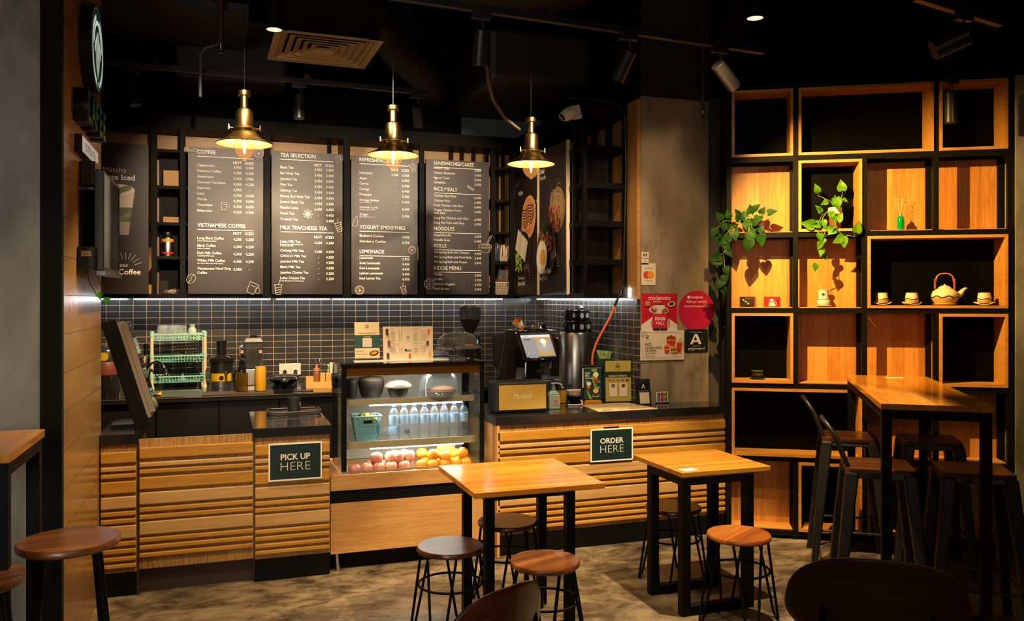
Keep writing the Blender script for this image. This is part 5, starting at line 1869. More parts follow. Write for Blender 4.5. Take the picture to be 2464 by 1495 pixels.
# bottle behind, tray, espresso machine, urn
t = thing('sauce_flask', 'dark glass sauce bottle with a printed wrap behind the till', 'bottle', (1.945, 6.55, zb))
part('glass_body', MB().lathe([(0, 0), (.030, 0), (.032, .01), (.032, .16), (.014, .20), (.013, .26)], 20), mat('dark_brown_glass', (.03, .008, .004), .1), t, smooth=50)
part('wrap', MB().lathe([(.0325, .03), (.0325, .15)], 20), mat('black_orange_print', (.01, .01, .01), .4), t, smooth=50)
p = Print()
p.disc(0, .09, .014, .018, '#b8542c')
p.rect(-.022, .022, .135, .139, '#b88a2c')
p.rect(-.02, .02, .045, .049, '#b8a02c')
p.done('emblem', t, None, (0, -.0332, 0))
part('cap', MB().cyl((0, 0, .26), (0, 0, .285), .015, seg=16), blackpl, t, smooth=40)

t = thing('espresso_machine', 'bulky black and steel espresso machine behind the till', 'coffee machine', (2.395, 6.30, zo))
part('body', MB().box(-.135, .30, 0, .45, .0, .10).box(-.135, .10, .18, .45, .10, .40), steel, t, bevel=.01)
part('head', MB().box(-.135, .135, -.03, .45, .34, .475), mat('satin_black', (.02, .018, .016), .3), t, bevel=.012)
part('cup_rail', MB().tube([(-.15, -.04, .50), (.15, -.04, .50), (.15, .44, .50), (-.15, .44, .50)], .005, 8, True), chrome, t, smooth=60)
part('side_panel', MB().box(.10, .175, -.04, .10, .13, .44), mat('dark_reflective', (.02, .015, .01), .12, coat=.5), t, bevel=.006)
part('steam_wand', MB().tube([(.09, -.05, .34), (.10, -.07, .28), (.085, -.08, .20)], .006, 8), chrome, t, smooth=60)
t = thing('takeaway_cup', 'orange and cream cup toppled over on the espresso machine', 'cup', (2.285, 6.36, zo + .511), 0)
part('cup', MB().lathe([(0, 0), (.030, 0), (.040, .085), (.038, .086), (.028, .004), (0, .004)], 24), mat('orange_card', '#cf7a1c', .5), t, smooth=50)
part('sleeve', MB().lathe([(.0358, .042), (.0412, .086)], 24), mat('cream_band', '#e0d0ae', .5), t, smooth=50)
t.rotation_euler = (R(18), R(-38), 0)
t = thing('steel_jug', 'crumpled shiny jug among the things on the espresso machine', 'jug', (2.47, 6.40, zo + .475))
part('body', MB().lathe([(0, 0), (.045, 0), (.05, .04), (.042, .075), (.045, .085)], 24), chrome, t, smooth=50)
part('handle', MB().tube([(-.046, 0, .07), (-.08, 0, .065), (-.08, 0, .025), (-.048, 0, .02)], .006, 8), chrome, t, smooth=60)
t = tag(part('portafilter', MB().cyl((0, 0, .03), (-.13, -.03, .045), .013, .010, 12).lathe([(0, 0), (.03, 0), (.034, .03), (0, .031)], 20, (.02, 0, .012)), blackpl, None, smooth=50), 'black-handled coffee scoop lying on the espresso machine', 'scoop', None, (2.40, 6.30, zo + .475))
t = thing('water_urn', 'tall brushed steel water urn on the side counter', 'urn', (2.655, 6.12, zo))
part('drum', MB().lathe([(0, 0), (.130, 0), (.132, .01), (.132, .475), (.126, .49), (0, .492)], 48), steel, t, smooth=40)
part('base_ring', MB().lathe([(.134, 0), (.136, .03), (.134, .045)], 48), blackpl, t, smooth=40)
part('spigot', MB().tube([(-.09, -.10, .08), (-.12, -.135, .08), (-.12, -.135, .05)], .010, 10), blackpl, t, smooth=60)
mug = thing('black_mug', '', 'mug', (0, 0, 0), 0, 'black mugs piled on the urn')
part('cup', MB().lathe([(0, 0), (.036, 0), (.041, .01), (.043, .085), (.040, .086), (.037, .012), (0, .008)], 24), mat('black_glaze', (.008, .008, .008), .18), mug, smooth=50)
part('handle', MB().tube([(-.042, 0, .07), (-.066, 0, .065), (-.068, 0, .03), (-.042, 0, .02)], .005, 8), mat('black_glaze'), mug, smooth=60)
part('emblem', MB().prism([(.016 * math.cos(2 * PI * k / 18), .045 + .022 * math.sin(2 * PI * k / 18)) for k in range(18)], -.0440, -.0425, RZ(-8)), mat('white_mark', '#a8a49c', .5), mug)
ml = ['lower layer at the left end of the urn', 'lower layer in the middle of the urn', 'lower layer at the right of the urn', 'upper layer at the left of the pile', 'upper layer in the middle of the pile', 'upper layer at the right of the pile', 'lower layer at the back of the urn']
for k, (x, y, zz, a) in enumerate(((-.075, -.055, 0, 40), (.010, -.080, 0, 0), (.082, -.030, 0, 10), (-.05, -.015, .088, 30), (.022, -.055, .088, 0), (.085, .015, .088, 20), (0.0, .06, 0, 0))):
    o = mug if k == 0 else copy_tree(mug, (0, 0, 0))
    o.location = (2.655 + x, 6.12 + y, zo + .4925 + zz)
    o.rotation_euler = (0, 0, R(a))
    o['label'] = 'black mug with pale emblem, ' + ml[k]
t = tag(part('crumpled_wrap', MB().ball((0, 0, .02), .035, 1, .6, .5, 12, 8), mat('foil_wrap', (.5, .5, .5), .2, .7, bump=1, bscale=60), None, smooth=30), 'crumpled clear wrap on top of the black mugs', 'wrap', None, (2.69, 6.10, zo + .6675))
t = thing('coffee_grinder', 'coffee grinder with bean hopper behind the glass cake stand', 'grinder', (2.00, 6.88, zb))
part('body', MB().taper((0, 0), (.085, .10), (.07, .08), 0, .40), blackpl, t, bevel=.012)
part('hopper', MB().lathe([(.035, .40), (.045, .42), (.085, .50), (.092, .56), (.092, .625)], 32), glass('smoked_hopper', (.45, .43, .42), .06, .2, (.12, .11, .1)), t, smooth=50)
part('beans', MB().lathe([(0, .405), (.036, .41), (.042, .425), (.08, .50), (.084, .525), (0, .54)], 28), mat('coffee_beans', '#1a0e08', .6, bump=1, bscale=130), t, smooth=60)
part('lid', MB().lathe([(.097, .625), (.097, .635), (.06, .645), (0, .646)], 32), mat('dark_lid'), t, smooth=50)
part('emblem', MB().prism([(.03 * math.cos(PI * k / 12), .10 + .03 * math.sin(PI * k / 12)) for k in range(13)], -.1015, -.0985), mat('grey_mark'), t)

# food basket, juice cup, cables
t = thing('food_basket', 'paper-lined basket with food scraps behind the counter display', 'basket', (2.455, 5.63, zo))
part('bowl', MB().lathe([(0, 0), (.05, 0), (.085, .045), (.083, .046), (.05, .004), (0, .003)], 24), blackpl, t, smooth=50)
part('paper', MB().lathe([(.0, .02), (.05, .03), (.078, .055), (.088, .085), (.082, .080), (.0, .05)], 14, sx=1.0, sy=.8), mat('white_paper', '#cfbfa8', .7), t)
part('food', MB().ball((0, 0, .068), .06, 1, .8, .25, 18, 8), mat('fried_food', '#b0642c', .7, bump=1, bscale=80, vary=.4), t, smooth=60)
t = thing('juice_cup', 'clear cup of yellow juice behind the sanitizer bottle', 'cup', (2.325, 5.60, zo))
part('cup', MB().lathe([(0, 0), (.032, 0), (.042, .125)], 24), clear, t, smooth=50)
part('juice', MB().lathe([(0, .004), (.031, .004), (.039, .09), (0, .091)], 24), mat('yellow_juice'), t, smooth=50)
part('lid', MB().lathe([(.044, .125), (.044, .131), (0, .134)], 24), glass('smoky_plastic'), t, smooth=50)

t = thing('menu_display', 'small black lightbox stand with NEW MENU LAUNCH drinks poster', 'sign', (2.425, 5.475, zo), 0)
part('base', MB().prism([(.02, 0), (.155, 0), (.145, .028), (.03, .028)], -.02, .08), mat('orange_plastic', '#d9841c', .4), t, bevel=.004, label='orange base')
part('frame', MB().box(0, .175, 0, .018, .028, .275), blackpl, t, bevel=.004)
part('side_tube', MB().cyl((.008, -.004, .12), (.008, -.004, .26), .006, seg=10), cream, t)
p = Print()
x0, x1, z0, z1 = .020, .158, .036, .262
p.rect(x0, x1, z0, z1, '#173c36')
p.rect(x0, x1, z1 - .006, z1, '#8a7a5a')
for q in ([(.09, z1 - .008), (.118, z1 - .008), (.125, .215), (.10, .19)], [(.075, .19), (.10, .24), (.115, .19), (.10, .12), (.085, .16)], [(.098, .13), (.118, .16), (.112, .095), (.102, .095)], [(.035, .10), (.05, .095), (.085, z0), (.06, z0)]):
    p.poly(q, '#7a9a2a')
p.disc(.084, .243, .008, .008, '#cfc6a8')
p.disc(.084, .243, .0045, .0045, '#173c36')
p.text('NEW', .026, .214, .016, '#e8e0c8', 'L', .03, .82)
p.text('MENU', .026, .198, .012, '#e8e0c8', 'L', .03, .82)
p.text('LAUNCH', .026, .180, .012, '#e8e0c8', 'L', .03, .82)
for k in range(4):
    p.rect(.028, .052 - (k % 2) * .004, .168 - k * .005, .170 - k * .005, '#9ab0a0')
    p.rect(.120, .146 - (k % 2) * .004, .166 - k * .005, .168 - k * .005, '#9ab0a0')
    p.rect(.112, .140 - (k % 2) * .004, .122 - k * .005, .124 - k * .005, '#cfc6a8')
for x, z_, s, fz in ((.108, .185, 1.0, .030), (.052, .125, .85, .026)):
    p.poly([(x - .018 * s, z_ + .02 * s), (x + .018 * s, z_ + .02 * s), (x + .012 * s, z_ - .035 * s), (x - .012 * s, z_ - .035 * s)], '#8a3a18')
    p.poly([(x - .017 * s, z_ + .012 * s), (x + .017 * s, z_ + .012 * s), (x + .014 * s, z_ - .010 * s), (x - .014 * s, z_ - .010 * s)], '#c8702c')
    p.disc(x + .002, z_ + .026 * s, .021 * s, .017 * s, '#e6dcc8')
p.disc(.108, .058, .028, .010, '#b8b8b0')
p.disc(.108, .060, .022, .007, '#2a3a38')
p.poly([(.086, .098), (.130, .098), (.122, .062), (.094, .062)], '#4a2a34')
p.disc(.108, .094, .022, .017, '#d8b45c')
p.done('poster_print', t, printglow(.16), (0, -.0005, 0))
t = acrylic('payment_sign', 'tall yellow-green MOBILE PAYMENTS sign on the counter', 'sign', 2.603, 5.452, zo, .196, .315, -3, -9)
p = Print()
w, h = .192, .308
YG = '#a8984a'
p.rect(.002, w + .002, .016, h, YG)
p.disc(w / 2, h - .036, .0165, .0165, '#39423c')
p.disc(w / 2, h - .036, .0105, .0105, YG)
p.disc(w / 2, h - .040, .006, .008, '#39423c')
p.text('LAFEE', w / 2, h - .068, .009, '#4a4a34', 'C', 0, 1.3)
p.rect(.002, w + .002, h - .120, h - .078, '#10231f')
p.text('WE ACCEPT', w / 2, h - .094, .007, '#3c4a40', 'C')
p.text('MOBILE PAYMENTS', w / 2, h - .115, .0138, '#cfc084', 'C', .018, .84)
p.text('VISA', .030, h - .145, .012, '#2c3a6a', 'C', .02)
p.disc(.060, h - .140, .007, .007, '#b83a30')
p.disc(.069, h - .140, .007, .007, '#c87a34')
p.text('MPU', .098, h - .145, .011, '#3a4a78', 'C', .01)
for k, c in enumerate(('#2c4a8a', '#a03030', '#3a6a8a')):
    p.rect(.121 + k * .007, .127 + k * .007, h - .147, h - .133, c)
p.poly([(.157, h - .147), (.176, h - .147), (.181, h - .133), (.162, h - .133)], '#1c3a6a')
p.poly([(.152, h - .147), (.164, h - .147), (.168, h - .133), (.157, h - .133)], '#a02c34')
for x in (.058, .134):
    p.rect(x - .029, x + .029, .050, .148, '#d6c4ac')
    p.rrect(x - .013, x + .013, .116, .140, .004, '#182a3c')
p.text('KBZ', .058, .124, .008, '#d6c4ac', 'C', .02, .8)
p.ring(.134, .124, .008, .008, .002, '#cf8a3c', 0, 30, 150)
p.done('print', t, None, (0, -.0006, 0), (-3, 0, 0))
t = thing('payment_card_stand', 'small black card stand with white letter A, at the counter end', 'sign', (2.772, 5.297, zo), -4)
part('card', MB().box(0, .115, 0, .004, 0, .185, RX(-10)), mat('navy_black_card', '#10151c', .4), t)
part('prop', MB().box(.03, .09, .004, .04, 0, .004), mat('navy_black_card'), t)
p = Print()
p.text('A', .062, .118, .034, '#d8d0c4', 'C', .05, .9)
p.text('Powered by KBank', .062, .170, .005, '#8a8a84', 'C')
p.text('Scan to pay with A Plus wallet', .062, .098, .0055, '#b8b0a4', 'C', .005, .8)
p.rect(.028, .102, .010, .090, '#cdbba6')
p.done('print', t, None, (0, -.0005, 0), (-10, 0, 0))
t = thing('payment_plaque', 'small white plaque with blue, red and green JCB blocks', 'sign', (2.950, 5.335, zo), 0)
part('plaque', MB().prism(rounded(0, .098, .008, .085, .012), 0, .004), mat('plaque_white', '#d8ccba', .4), t)
part('plaque_foot', MB().box(-.008, .106, -.008, .014, 0, .009), glass('acrylic'), t)
p = Print()
for k, (c, l) in enumerate((('#4a5f74', 'J'), ('#a81c34', 'C'), ('#3a7a24', 'B'))):
    x = .009 + k * .028
    p.rrect(x, x + .025, .014, .079, .008, c)
    p.text(l, x + .0125, .040, .016, '#e0d8c8', 'C', .02)
p.done('print', t, None, (0, -.0005, 0))
t = tag(part('placemat', MB().quad([(2.397 - 2.6, 5.43 - 5.27, 0), (2.367 - 2.6, 5.075 - 5.27, 0), (2.82 - 2.6, 5.078 - 5.27, 0), (2.775 - 2.6, 5.45 - 5.27, 0)]), mat('placemat_paper', '#c2ab7a', .5, vary=.08), None, solid=.003), 'cream menu placemat lying at the counter edge', 'placemat', None, (2.6, 5.27, zo + .0017))
p = Print()
for k in range(7):
    p.rect(-.16 + k * .045, -.14 + k * .045, -.02 + (k % 3) * .03, -.017 + (k % 3) * .03, '#a8946a')
    p.rect(-.15 + k * .04, -.125 + k * .04, .06 + (k % 2) * .03, .063 + (k % 2) * .03, '#a8946a')
p.poly([(.02, -.150), (.17, -.150), (.185, -.138), (.02, -.138)], '#7a2418')
p.rect(-.19, -.10, -.165, -.150, '#6a5a44')
p.rect(-.06, .0, -.165, -.155, '#6a5a44')
p.done('print', bpy.data.objects['placemat'], None, (0, 0, .0016), (-90, 0, 0))
t = thing('folded_leaflet', 'dark green and gold folded leaflet behind the payment sign', 'leaflet', (2.655, 5.70, zo), -6)
part('card', MB().box(0, .125, 0, .004, 0, .375, RX(-4)), mat('leaflet_green', '#12352c', .4), t)
p = Print()
p.poly([(0, .372), (.125, .360), (.105, .305), (.02, .305)], '#8a9a5a')
p.disc(.062, .338, .008, .010, '#3a4a34')
p.poly([(.02, .10), (.05, .2), (.05, .12)], '#8aa02c')
p.done('print', t, None, (0, -.0005, 0), (-4, 0, 0))
# cables
oc_ = mat('orange_flex', '#d8641c', .45)
t = tag(part('orange_cable', MB().tube([(2.695, 5.49, 1.606), (2.66, 5.49, 1.53), (2.60, 5.49, 1.43), (2.55, 5.49, 1.345), (2.522, 5.488, 1.27), (2.512, 5.486, 1.215), (2.513, 5.484, 1.18)], .0085, 10), oc_, None, smooth=60), 'bright orange cable hanging down to the small lightbox stand', 'cable')
tag(part('black_cable', MB().tube([(2.33, 5.50, 3.10), (2.45, 5.485, 3.105), (2.60, 5.485, 3.10), (2.72, 5.485, 3.07), (2.775, 5.483, 3.0), (2.782, 5.482, 2.6), (2.775, 5.482, 2.3), (2.765, 5.482, 2.0), (2.758, 5.482, 1.8), (2.735, 5.484, 1.70), (2.705, 5.489, 1.63), (2.695, 5.49, 1.606)], .009, 10), blackpl, None, smooth=60), 'black cable running down the ladder end of the corner rack', 'cable')
tag(part('white_cable', MB().tube([(2.30, 5.43, zo + .006), (2.36, 5.40, zo + .006), (2.41, 5.43, zo + .007), (2.428, 5.472, zo + .02), (2.42, 5.485, zo + .03)], .005, 8), white, None, smooth=60), 'white cable trailing from the small lightbox stand', 'cable')
# end counter: leaning display, bean jar, box
t = thing('leaning_display', 'black slab display with a grey-tan edge leaning on the end counter', 'display', (-0.60, 5.26, 0.905))
LM = T(.215, 0, .047) @ RY(-16.5)
part('black_case', MB().box(-.11, -.030, 0, .20, -.03, .62, LM), mat('matte_black', (.004, .004, .004), .6, spec=.2), t, bevel=.004)
part('front_plate', MB().box(-.030, -.010, 0, .20, .020, .60, LM), mat('grey_tan_edge', '#94877a', .55), t, bevel=.002)
part('front_plate', MB().box(-.009, .022, 0, .20, .045, .59, LM), mat('grey_tan_edge'), t, bevel=.002)
part('glass_face', MB().box(.0222, .0245, .003, .197, .05, .585, LM), gloss, t)
part('stand', MB().box(-.02, .16, .04, .17, 0, .02), blackpl, t)
t = thing('bean_jar', 'dark coffee bean jar with a round yellow sticker', 'jar', (-0.80, 6.55, 0.96))
part('jar', MB().lathe([(0, 0), (.085, 0), (.095, .03), (.10, .22), (.085, .25)], 28), mat('dark_jar', (.012, .010, .009), .15), t, smooth=50)
part('beans', MB().lathe([(.101, .16), (.1015, .22), (.086, .255), (0, .262)], 28), mat('red_brown_fill', '#6a2c18', .5), t, smooth=50)
part('sticker', MB().prism([(.03 * math.cos(2 * PI * k / 24), .29 + .03 * math.sin(2 * PI * k / 24)) for k in range(24)], -.09, -.088), mat('yellow_sticker', '#c8a41c', .5), t)
part('lid', MB().lathe([(.088, .252), (.088, .33), (.06, .36), (0, .365)], 28), mat('clear_dark_lid', (.03, .03, .03), .2), t, smooth=50)

# ---------------------------------------------------------------- things on the bookcase (shelf frame coordinates)
RZS = -30.46
z2 = ZR[3] + .0245          # third row boards
z3 = ZR[4] + .0245
def on_shelf(o, x, y, z, rz=0):
    o.location = sh(x, y, z)
    o.rotation_euler = (0, 0, R(RZS + rz))
    return o


def carton(label, x, w, h, base, fn):
    t = thing('coffee_carton', label, 'carton')
    part('box', MB().box(0, w, 0, .06, 0, h), mat('carton_' + base[1:], base, .45), t, bevel=.001)
    p = Print()
    fn(p, w, h)
    p.done('print', t, None, (0, -.0003, 0))
    return on_shelf(t, x, .07, z2, 6)


def blk(p, w, h):
    p.text('VIETNAM COFFEE', w * .55, h * .80, .006, '#a8862c', 'C', .01, .8)
    for k in range(4):
        p.rect(w * .35, w * .8, h * (.62 - k * .1), h * (.645 - k * .1), '#4a4438')
    for k in range(3):
        p.rect(.010 + k * .016, .022 + k * .016, h * (.62 - k * .18), h * (.76 - k * .18), '#c8a88a')
    p.rect(w - .012, w, 0, h, '#7a1c24')


def red(p, w, h):
    p.text('COFFEE', w * .42, h * .62, .010, '#e0d0c8', 'C', .02, .8)
    p.poly([(w * .22, h * .48), (w * .62, h * .48), (w * .56, h * .16), (w * .28, h * .16)], '#e0d0c8')
    p.disc(w * .42, h * .14, w * .27, .005, '#e0d0c8')
    p.ring(w * .64, h * .36, .010, .010, .003, '#e0d0c8')
    p.disc(w * .42, h * .62, .018, .014, '#c8283c')
    p.disc(w * .42, h * .66, .013, .010, '#e0d0c8')
    p.rect(w * .78, w * .86, h * .30, h * .72, '#3a0c14')


carton('black coffee carton with small picture blocks on the bookcase', .080, .100, .072, '#121110', blk)
carton('red coffee carton with a white cup picture on the bookcase', .245, .103, .072, '#a8142c', red)
por = mat('blue_white_porcelain', '#cfc4ae', .25)
inkb = mat('ink_blue', '#2a3244', .4)
t = thing('coffee_filter_set', 'white porcelain drip filter stacked on its cup, in a wooden cell', 'coffee filter')
part('saucer', MB().lathe([(0, .004), (.03, 0), (.06, .008), (.058, .011), (.03, .006), (0, .006)], 28), por, t, smooth=60)
part('cup', MB().lathe([(0, .008), (.034, .008), (.044, .02), (.045, .052), (.040, .056), (0, .056)], 28), por, t, smooth=60)
part('filter', MB().lathe([(.046, .056), (.046, .060), (.034, .062), (.035, .112), (.037, .118), (.033, .120), (0, .122)], 28), por, t, smooth=60)
p = Print()
for k in range(5):
    a = R(72 * k)
    p.disc(-.006 + .007 * math.cos(a), .088 + .006 * math.sin(a), .006, .003, '#2a3040', 72 * k, 8)
p.line([(-.006, .088), (.012, .090), (.024, .094)], .0012, '#2a3040')
p.done('flower_painting', t, None, (0, -.0358, 0))
m = MB()
for k in range(12):
    a = random.uniform(0, 2 * PI)
    m.ball((.0446 * math.cos(a), .0446 * math.sin(a), random.uniform(.024, .046)), .0028, 1, 1, .5, 6, 4)
part('blue_pattern', m, inkb, t)
for zz in (.0605, .113, .051):
    part('blue_rim', MB().tube([((.0352 if zz > .1 else .0462 if zz > .06 else .0456) * math.cos(2 * PI * k / 32), (.0352 if zz > .1 else .0462 if zz > .06 else .0456) * math.sin(2 * PI * k / 32), zz) for k in range(32)], .0008, 5, True), inkb, t)
on_shelf(t, .635, .10, z2)

pot = mat('cream_glaze', '#cdbd98', .2, coat=.3)
potl = mat('tan_glaze', '#b9945a', .35)
def wavy(rfun, z0, amp, n, r):
    return [(rfun * math.cos(2 * PI * k / 64), rfun * math.sin(2 * PI * k / 64), z0 + amp * math.sin(n * 2 * PI * k / 64)) for k in range(64)]


zc = ZR[3] + .018 + .0195
cupm = thing('teacup', '', 'teacup', (0, 0, 0), 0, 'cream teacups on leaf saucers')
part('cup', MB().lathe([(0, .012), (.036, .012), (.042, .024), (.0415, .05), (.036, .082), (.034, .082), (.038, .05), (.036, .02), (0, .018)], 28), pot, cupm, smooth=60)
part('lower_glaze', MB().lathe([(.0365, .0125), (.0428, .024), (.0432, .036)], 28), potl, cupm, smooth=60)
part('wavy_band', MB().tube(wavy(.0430, .040, .004, 4, 0), .0024, 6, True), inkb, cupm, smooth=60)
part('saucer', MB().sheet(lambda u, v: ((.066 * (2 * u - 1)) * math.sqrt(max(0, 1 - .5 * (2 * v - 1) ** 2)), (.05 * (2 * v - 1)) * math.sqrt(max(0, 1 - .5 * (2 * u - 1) ** 2)), .003 + .016 * (abs(2 * u - 1)) ** 3), 14, 10), pot, cupm, smooth=80, solid=.005)
for k, (x, rz, l) in enumerate(((1.012, 0, 'nearest the plant cell'), (1.203, 20, 'beside the teapot'), (1.655, -15, 'beyond the teapot spout'))):
    o = cupm if k == 0 else copy_tree(cupm, (0, 0, 0))
    on_shelf(o, x, .085, zc + .003, rz)
    o['label'] = 'cream teacup on a leaf saucer, ' + l
t = thing('teapot', 'cream teapot with dark wavy band and arched cane handle', 'teapot')
part('saucer', MB().lathe([(0, 0), (.06, 0), (.078, .010), (.074, .012), (0, .006)], 32), pot, t, smooth=60)
part('body', MB().lathe([(0, .008), (.058, .010), (.078, .034), (.085, .062), (.078, .090), (.055, .110), (.038, .116)], 40), pot, t, smooth=70)
part('lower_glaze', MB().lathe([(.0585, .0095), (.0788, .034), (.0848, .052)], 40), potl, t, smooth=70)
part('wavy_band', MB().tube(wavy(.0848, .058, .006, 7, 0), .0035, 6, True), inkb, t, smooth=60)
part('spout', MB().tube([(.065, 0, .062), (.095, 0, .078), (.112, 0, .100), (.124, 0, .112), (.136, 0, .114)], [.026, .019, .013, .009, .006], 14), pot, t, smooth=70)
part('lid', MB().lathe([(.042, .115), (.040, .122), (.022, .132), (.006, .136), (.007, .142), (0, .146)], 28), pot, t, smooth=60)
hp = [(-.062, 0, .112), (-.060, 0, .15), (-.050, 0, .195), (-.030, 0, .212), (0, 0, .216), (.030, 0, .212), (.050, 0, .195), (.060, 0, .15), (.062, 0, .112)]
part('cane_handle', MB().tube(hp, .0055, 10), mat('cane', '#b0642a', .45), t, smooth=60)
m = MB()
for s in (-1, 1):
    for k in range(7):
        m.cyl((s * .0615, 0, .125 + k * .008), (s * .0612, 0, .130 + k * .008), .0075, seg=10)
part('cane_wrapping', m, mat('cane_wrap', '#8a421a', .5), t, smooth=60)
on_shelf(t, 1.415, .10, zc)
t = thing('green_bottle', 'small green glass bottle with dried sprigs in a wooden cell', 'bottle')
gm_, nt, b = newmat('green_glass')
b.inputs['Base Color'].default_value = (0.0, .30, .05, 1)
b.inputs['Roughness'].default_value = .08
b.inputs['Transmission Weight'].default_value = .35
part('glass_body', MB().lathe([(0, 0), (.022, 0), (.0235, .003), (.0235, .083), (.018, .095), (.010, .100), (.009, .112), (.010, .114)], 24), gm_, t, smooth=50)
part('neck_ring', MB().lathe([(.0105, .100), (.0115, .104), (.0105, .108)], 20), mat('silver_ring', (.6, .6, .6), .3, .9), t, smooth=60)
on_shelf(t, 1.136, .10, z3)
m = MB()
for k in range(46):
    a = random.uniform(-.24, .24)
    h = random.uniform(.05, .16)
    q = (a * .16 + .012 * math.sin(k), random.uniform(-.012, .012), .112 + h * .8)
    if k % 5 == 0:
        m.cyl((0, 0, .1), q, .0004, seg=4)
    m.ball(q, random.uniform(.0012, .0026), 1, 1, 1, 6, 4)
t = part('dried_sprigs', m, mat('wispy_white', '#e0c89a', .8), None)
tag(t, 'wispy pale dried sprigs standing in the small green bottle', 'dried flowers')
on_shelf(t, 1.136, .10, z3 + .004)
t = thing('painted_cup', 'small dark cup and saucer with pale rim in a low black cubby', 'cup')
part('saucer', MB().lathe([(0, .004), (.03, 0), (.058, .010), (.056, .012), (0, .007)], 28), mat('olive_glaze', '#3a3c14', .3), t, smooth=60)
part('cup', MB().lathe([(0, .010), (.028, .010), (.04, .035), (.041, .058), (.038, .058), (.03, .02), (0, .018)], 28), mat('dark_olive', '#16160a', .3), t, smooth=60)
part('rim', MB().tube([(.040 * math.cos(2 * PI * k / 32), .040 * math.sin(2 * PI * k / 32), .058) for k in range(32)], .0016, 6, True), mat('olive_rim', '#6a6c28', .4), t, smooth=60)
p = Print()
p.text('COFFEE', 0, .030, .009, '#6a6c3a', 'C', .01, .9)
p.done('lettering', t, None, (0, -.0425, 0))
on_shelf(t, .192, .09, ZR[2] + .0375)


# ---------------------------------------------------------------- trailing plants
def leafmat(name, a, b_, c):
    m, nt, b = newmat(name)
    tc = nt.nodes.new('ShaderNodeTexCoord')
    f = noise(nt, tc.outputs['Object'], 18, 5, .6)
    nt.links.new(ramp(nt, f, [(.36, a), (.52, b_), (.70, c)]), b.inputs['Base Color'])
    b.inputs['Roughness'].default_value = .5
    b.inputs['Specular IOR Level'].default_value = .12
    tr = nt.nodes.new('ShaderNodeBsdfTranslucent')
    nt.links.new(ramp(nt, f, [(.36, a), (.52, b_), (.70, c)]), tr.inputs[0])
    mx = nt.nodes.new('ShaderNodeMixShader')
    mx.inputs[0].default_value = .15
    out = nt.nodes['Material Output']
    nt.links.new(b.outputs[0], mx.inputs[1])
    nt.links.new(tr.outputs[0], mx.inputs[2])
    nt.links.new(mx.outputs[0], out.inputs[0])
    return m


def leaf(mb, base, tipdir, normal, L):
    """heart-shaped leaf with a midrib fold"""
    d = Vector(tipdir).normalized()
    n = Vector(normal)
    n = (n - d * n.dot(d))
    if n.length < 1e-4:
        n = d.orthogonal()
    n.normalize()
    s = d.cross(n)
    prof = [(-.10, .14), (-.085, .24), (-.04, .32), (.03, .375), (.12, .41), (.22, .415), (.33, .395), (.45, .345), (.57, .275), (.69, .195), (.80, .125), (.90, .06), (1.0, .0)]
    rib = []
    lft, rgt = [], []
    L = L * .76
    n = n + Vector((random.uniform(-.45, .45), random.uniform(-.3, .3), random.uniform(-.45, .45)))
    n = (n - d * n.dot(d)).normalized()
    s = d.cross(n)
    for k, (t_, w) in enumerate(prof):
        droop = -.16 * max(0, t_) ** 2
        rp = max(.02 + .01 * k, t_)
        c = Vector(base) + d * (rp * L) + n * (droop * L)
        rib.append(mb.bm.verts.new(c))
        q = Vector(base) + d * (t_ * L) + n * ((droop + .09 * w / .41) * L)
        if k < len(prof) - 1:
            lft.append(mb.bm.verts.new(q + s * w * L))
            rgt.append(mb.bm.verts.new(q - s * w * L))
    for k in range(len(prof) - 1):
        if k < len(prof) - 2:
            mb.bm.faces.new((rib[k], lft[k], lft[k + 1], rib[k + 1]))
            mb.bm.faces.new((rib[k + 1], rgt[k + 1], rgt[k], rib[k]))
        else:
            mb.bm.faces.new((rib[k], lft[k], rib[k + 1]))
            mb.bm.faces.new((rib[k + 1], rgt[k], rib[k]))


def plant(name, label, x, y, z, vines, potfn, lm, stemm):
    """vines: list of (points, [(t, leaf length, tip direction, face normal)])"""
    t = thing(name, label, 'plant')
    potfn(t)
    f, st = MB(), MB()
    for pts, lv in vines:
        pts = [Vector(q) for q in pts]
        sm = []
        for i in range(len(pts) - 1):
            p0, p1, p2, p3 = pts[max(i - 1, 0)], pts[i], pts[i + 1], pts[min(i + 2, len(pts) - 1)]
            for k in range(6):
                u = k / 6
                sm.append(.5 * ((2 * p1) + (p2 - p0) * u + (2 * p0 - 5 * p1 + 4 * p2 - p3) * u * u + (3 * p1 - p0 - 3 * p2 + p3) * u ** 3))
        sm.append(pts[-1])
        st.tube(sm, .0022, 6)
        for tt, L, dr, nm in lv:
            b = sm[min(len(sm) - 1, int(tt * (len(sm) - 1)))]
            q = b + Vector(dr).normalized() * L * .25 + Vector(nm).normalized() * .012
            st.tube([b, (b + q) / 2 + Vector((0, 0, .004)), q], .0014, 5)
            leaf(f, q, dr, nm, L)
    part('foliage', f, lm, t, smooth=80)
    part('stems', st, stemm, t, smooth=80)
    return on_shelf(t, x, y, z)


stemg = mat('stem_green', '#6a7a2c', .5)
lg = leafmat('bright_leaf', '#2a560a', '#437412', '#6e8c20')
ldk = leafmat('dark_leaf', '#0b2404', '#133807', '#27520c')
F = (0, -1, .25)


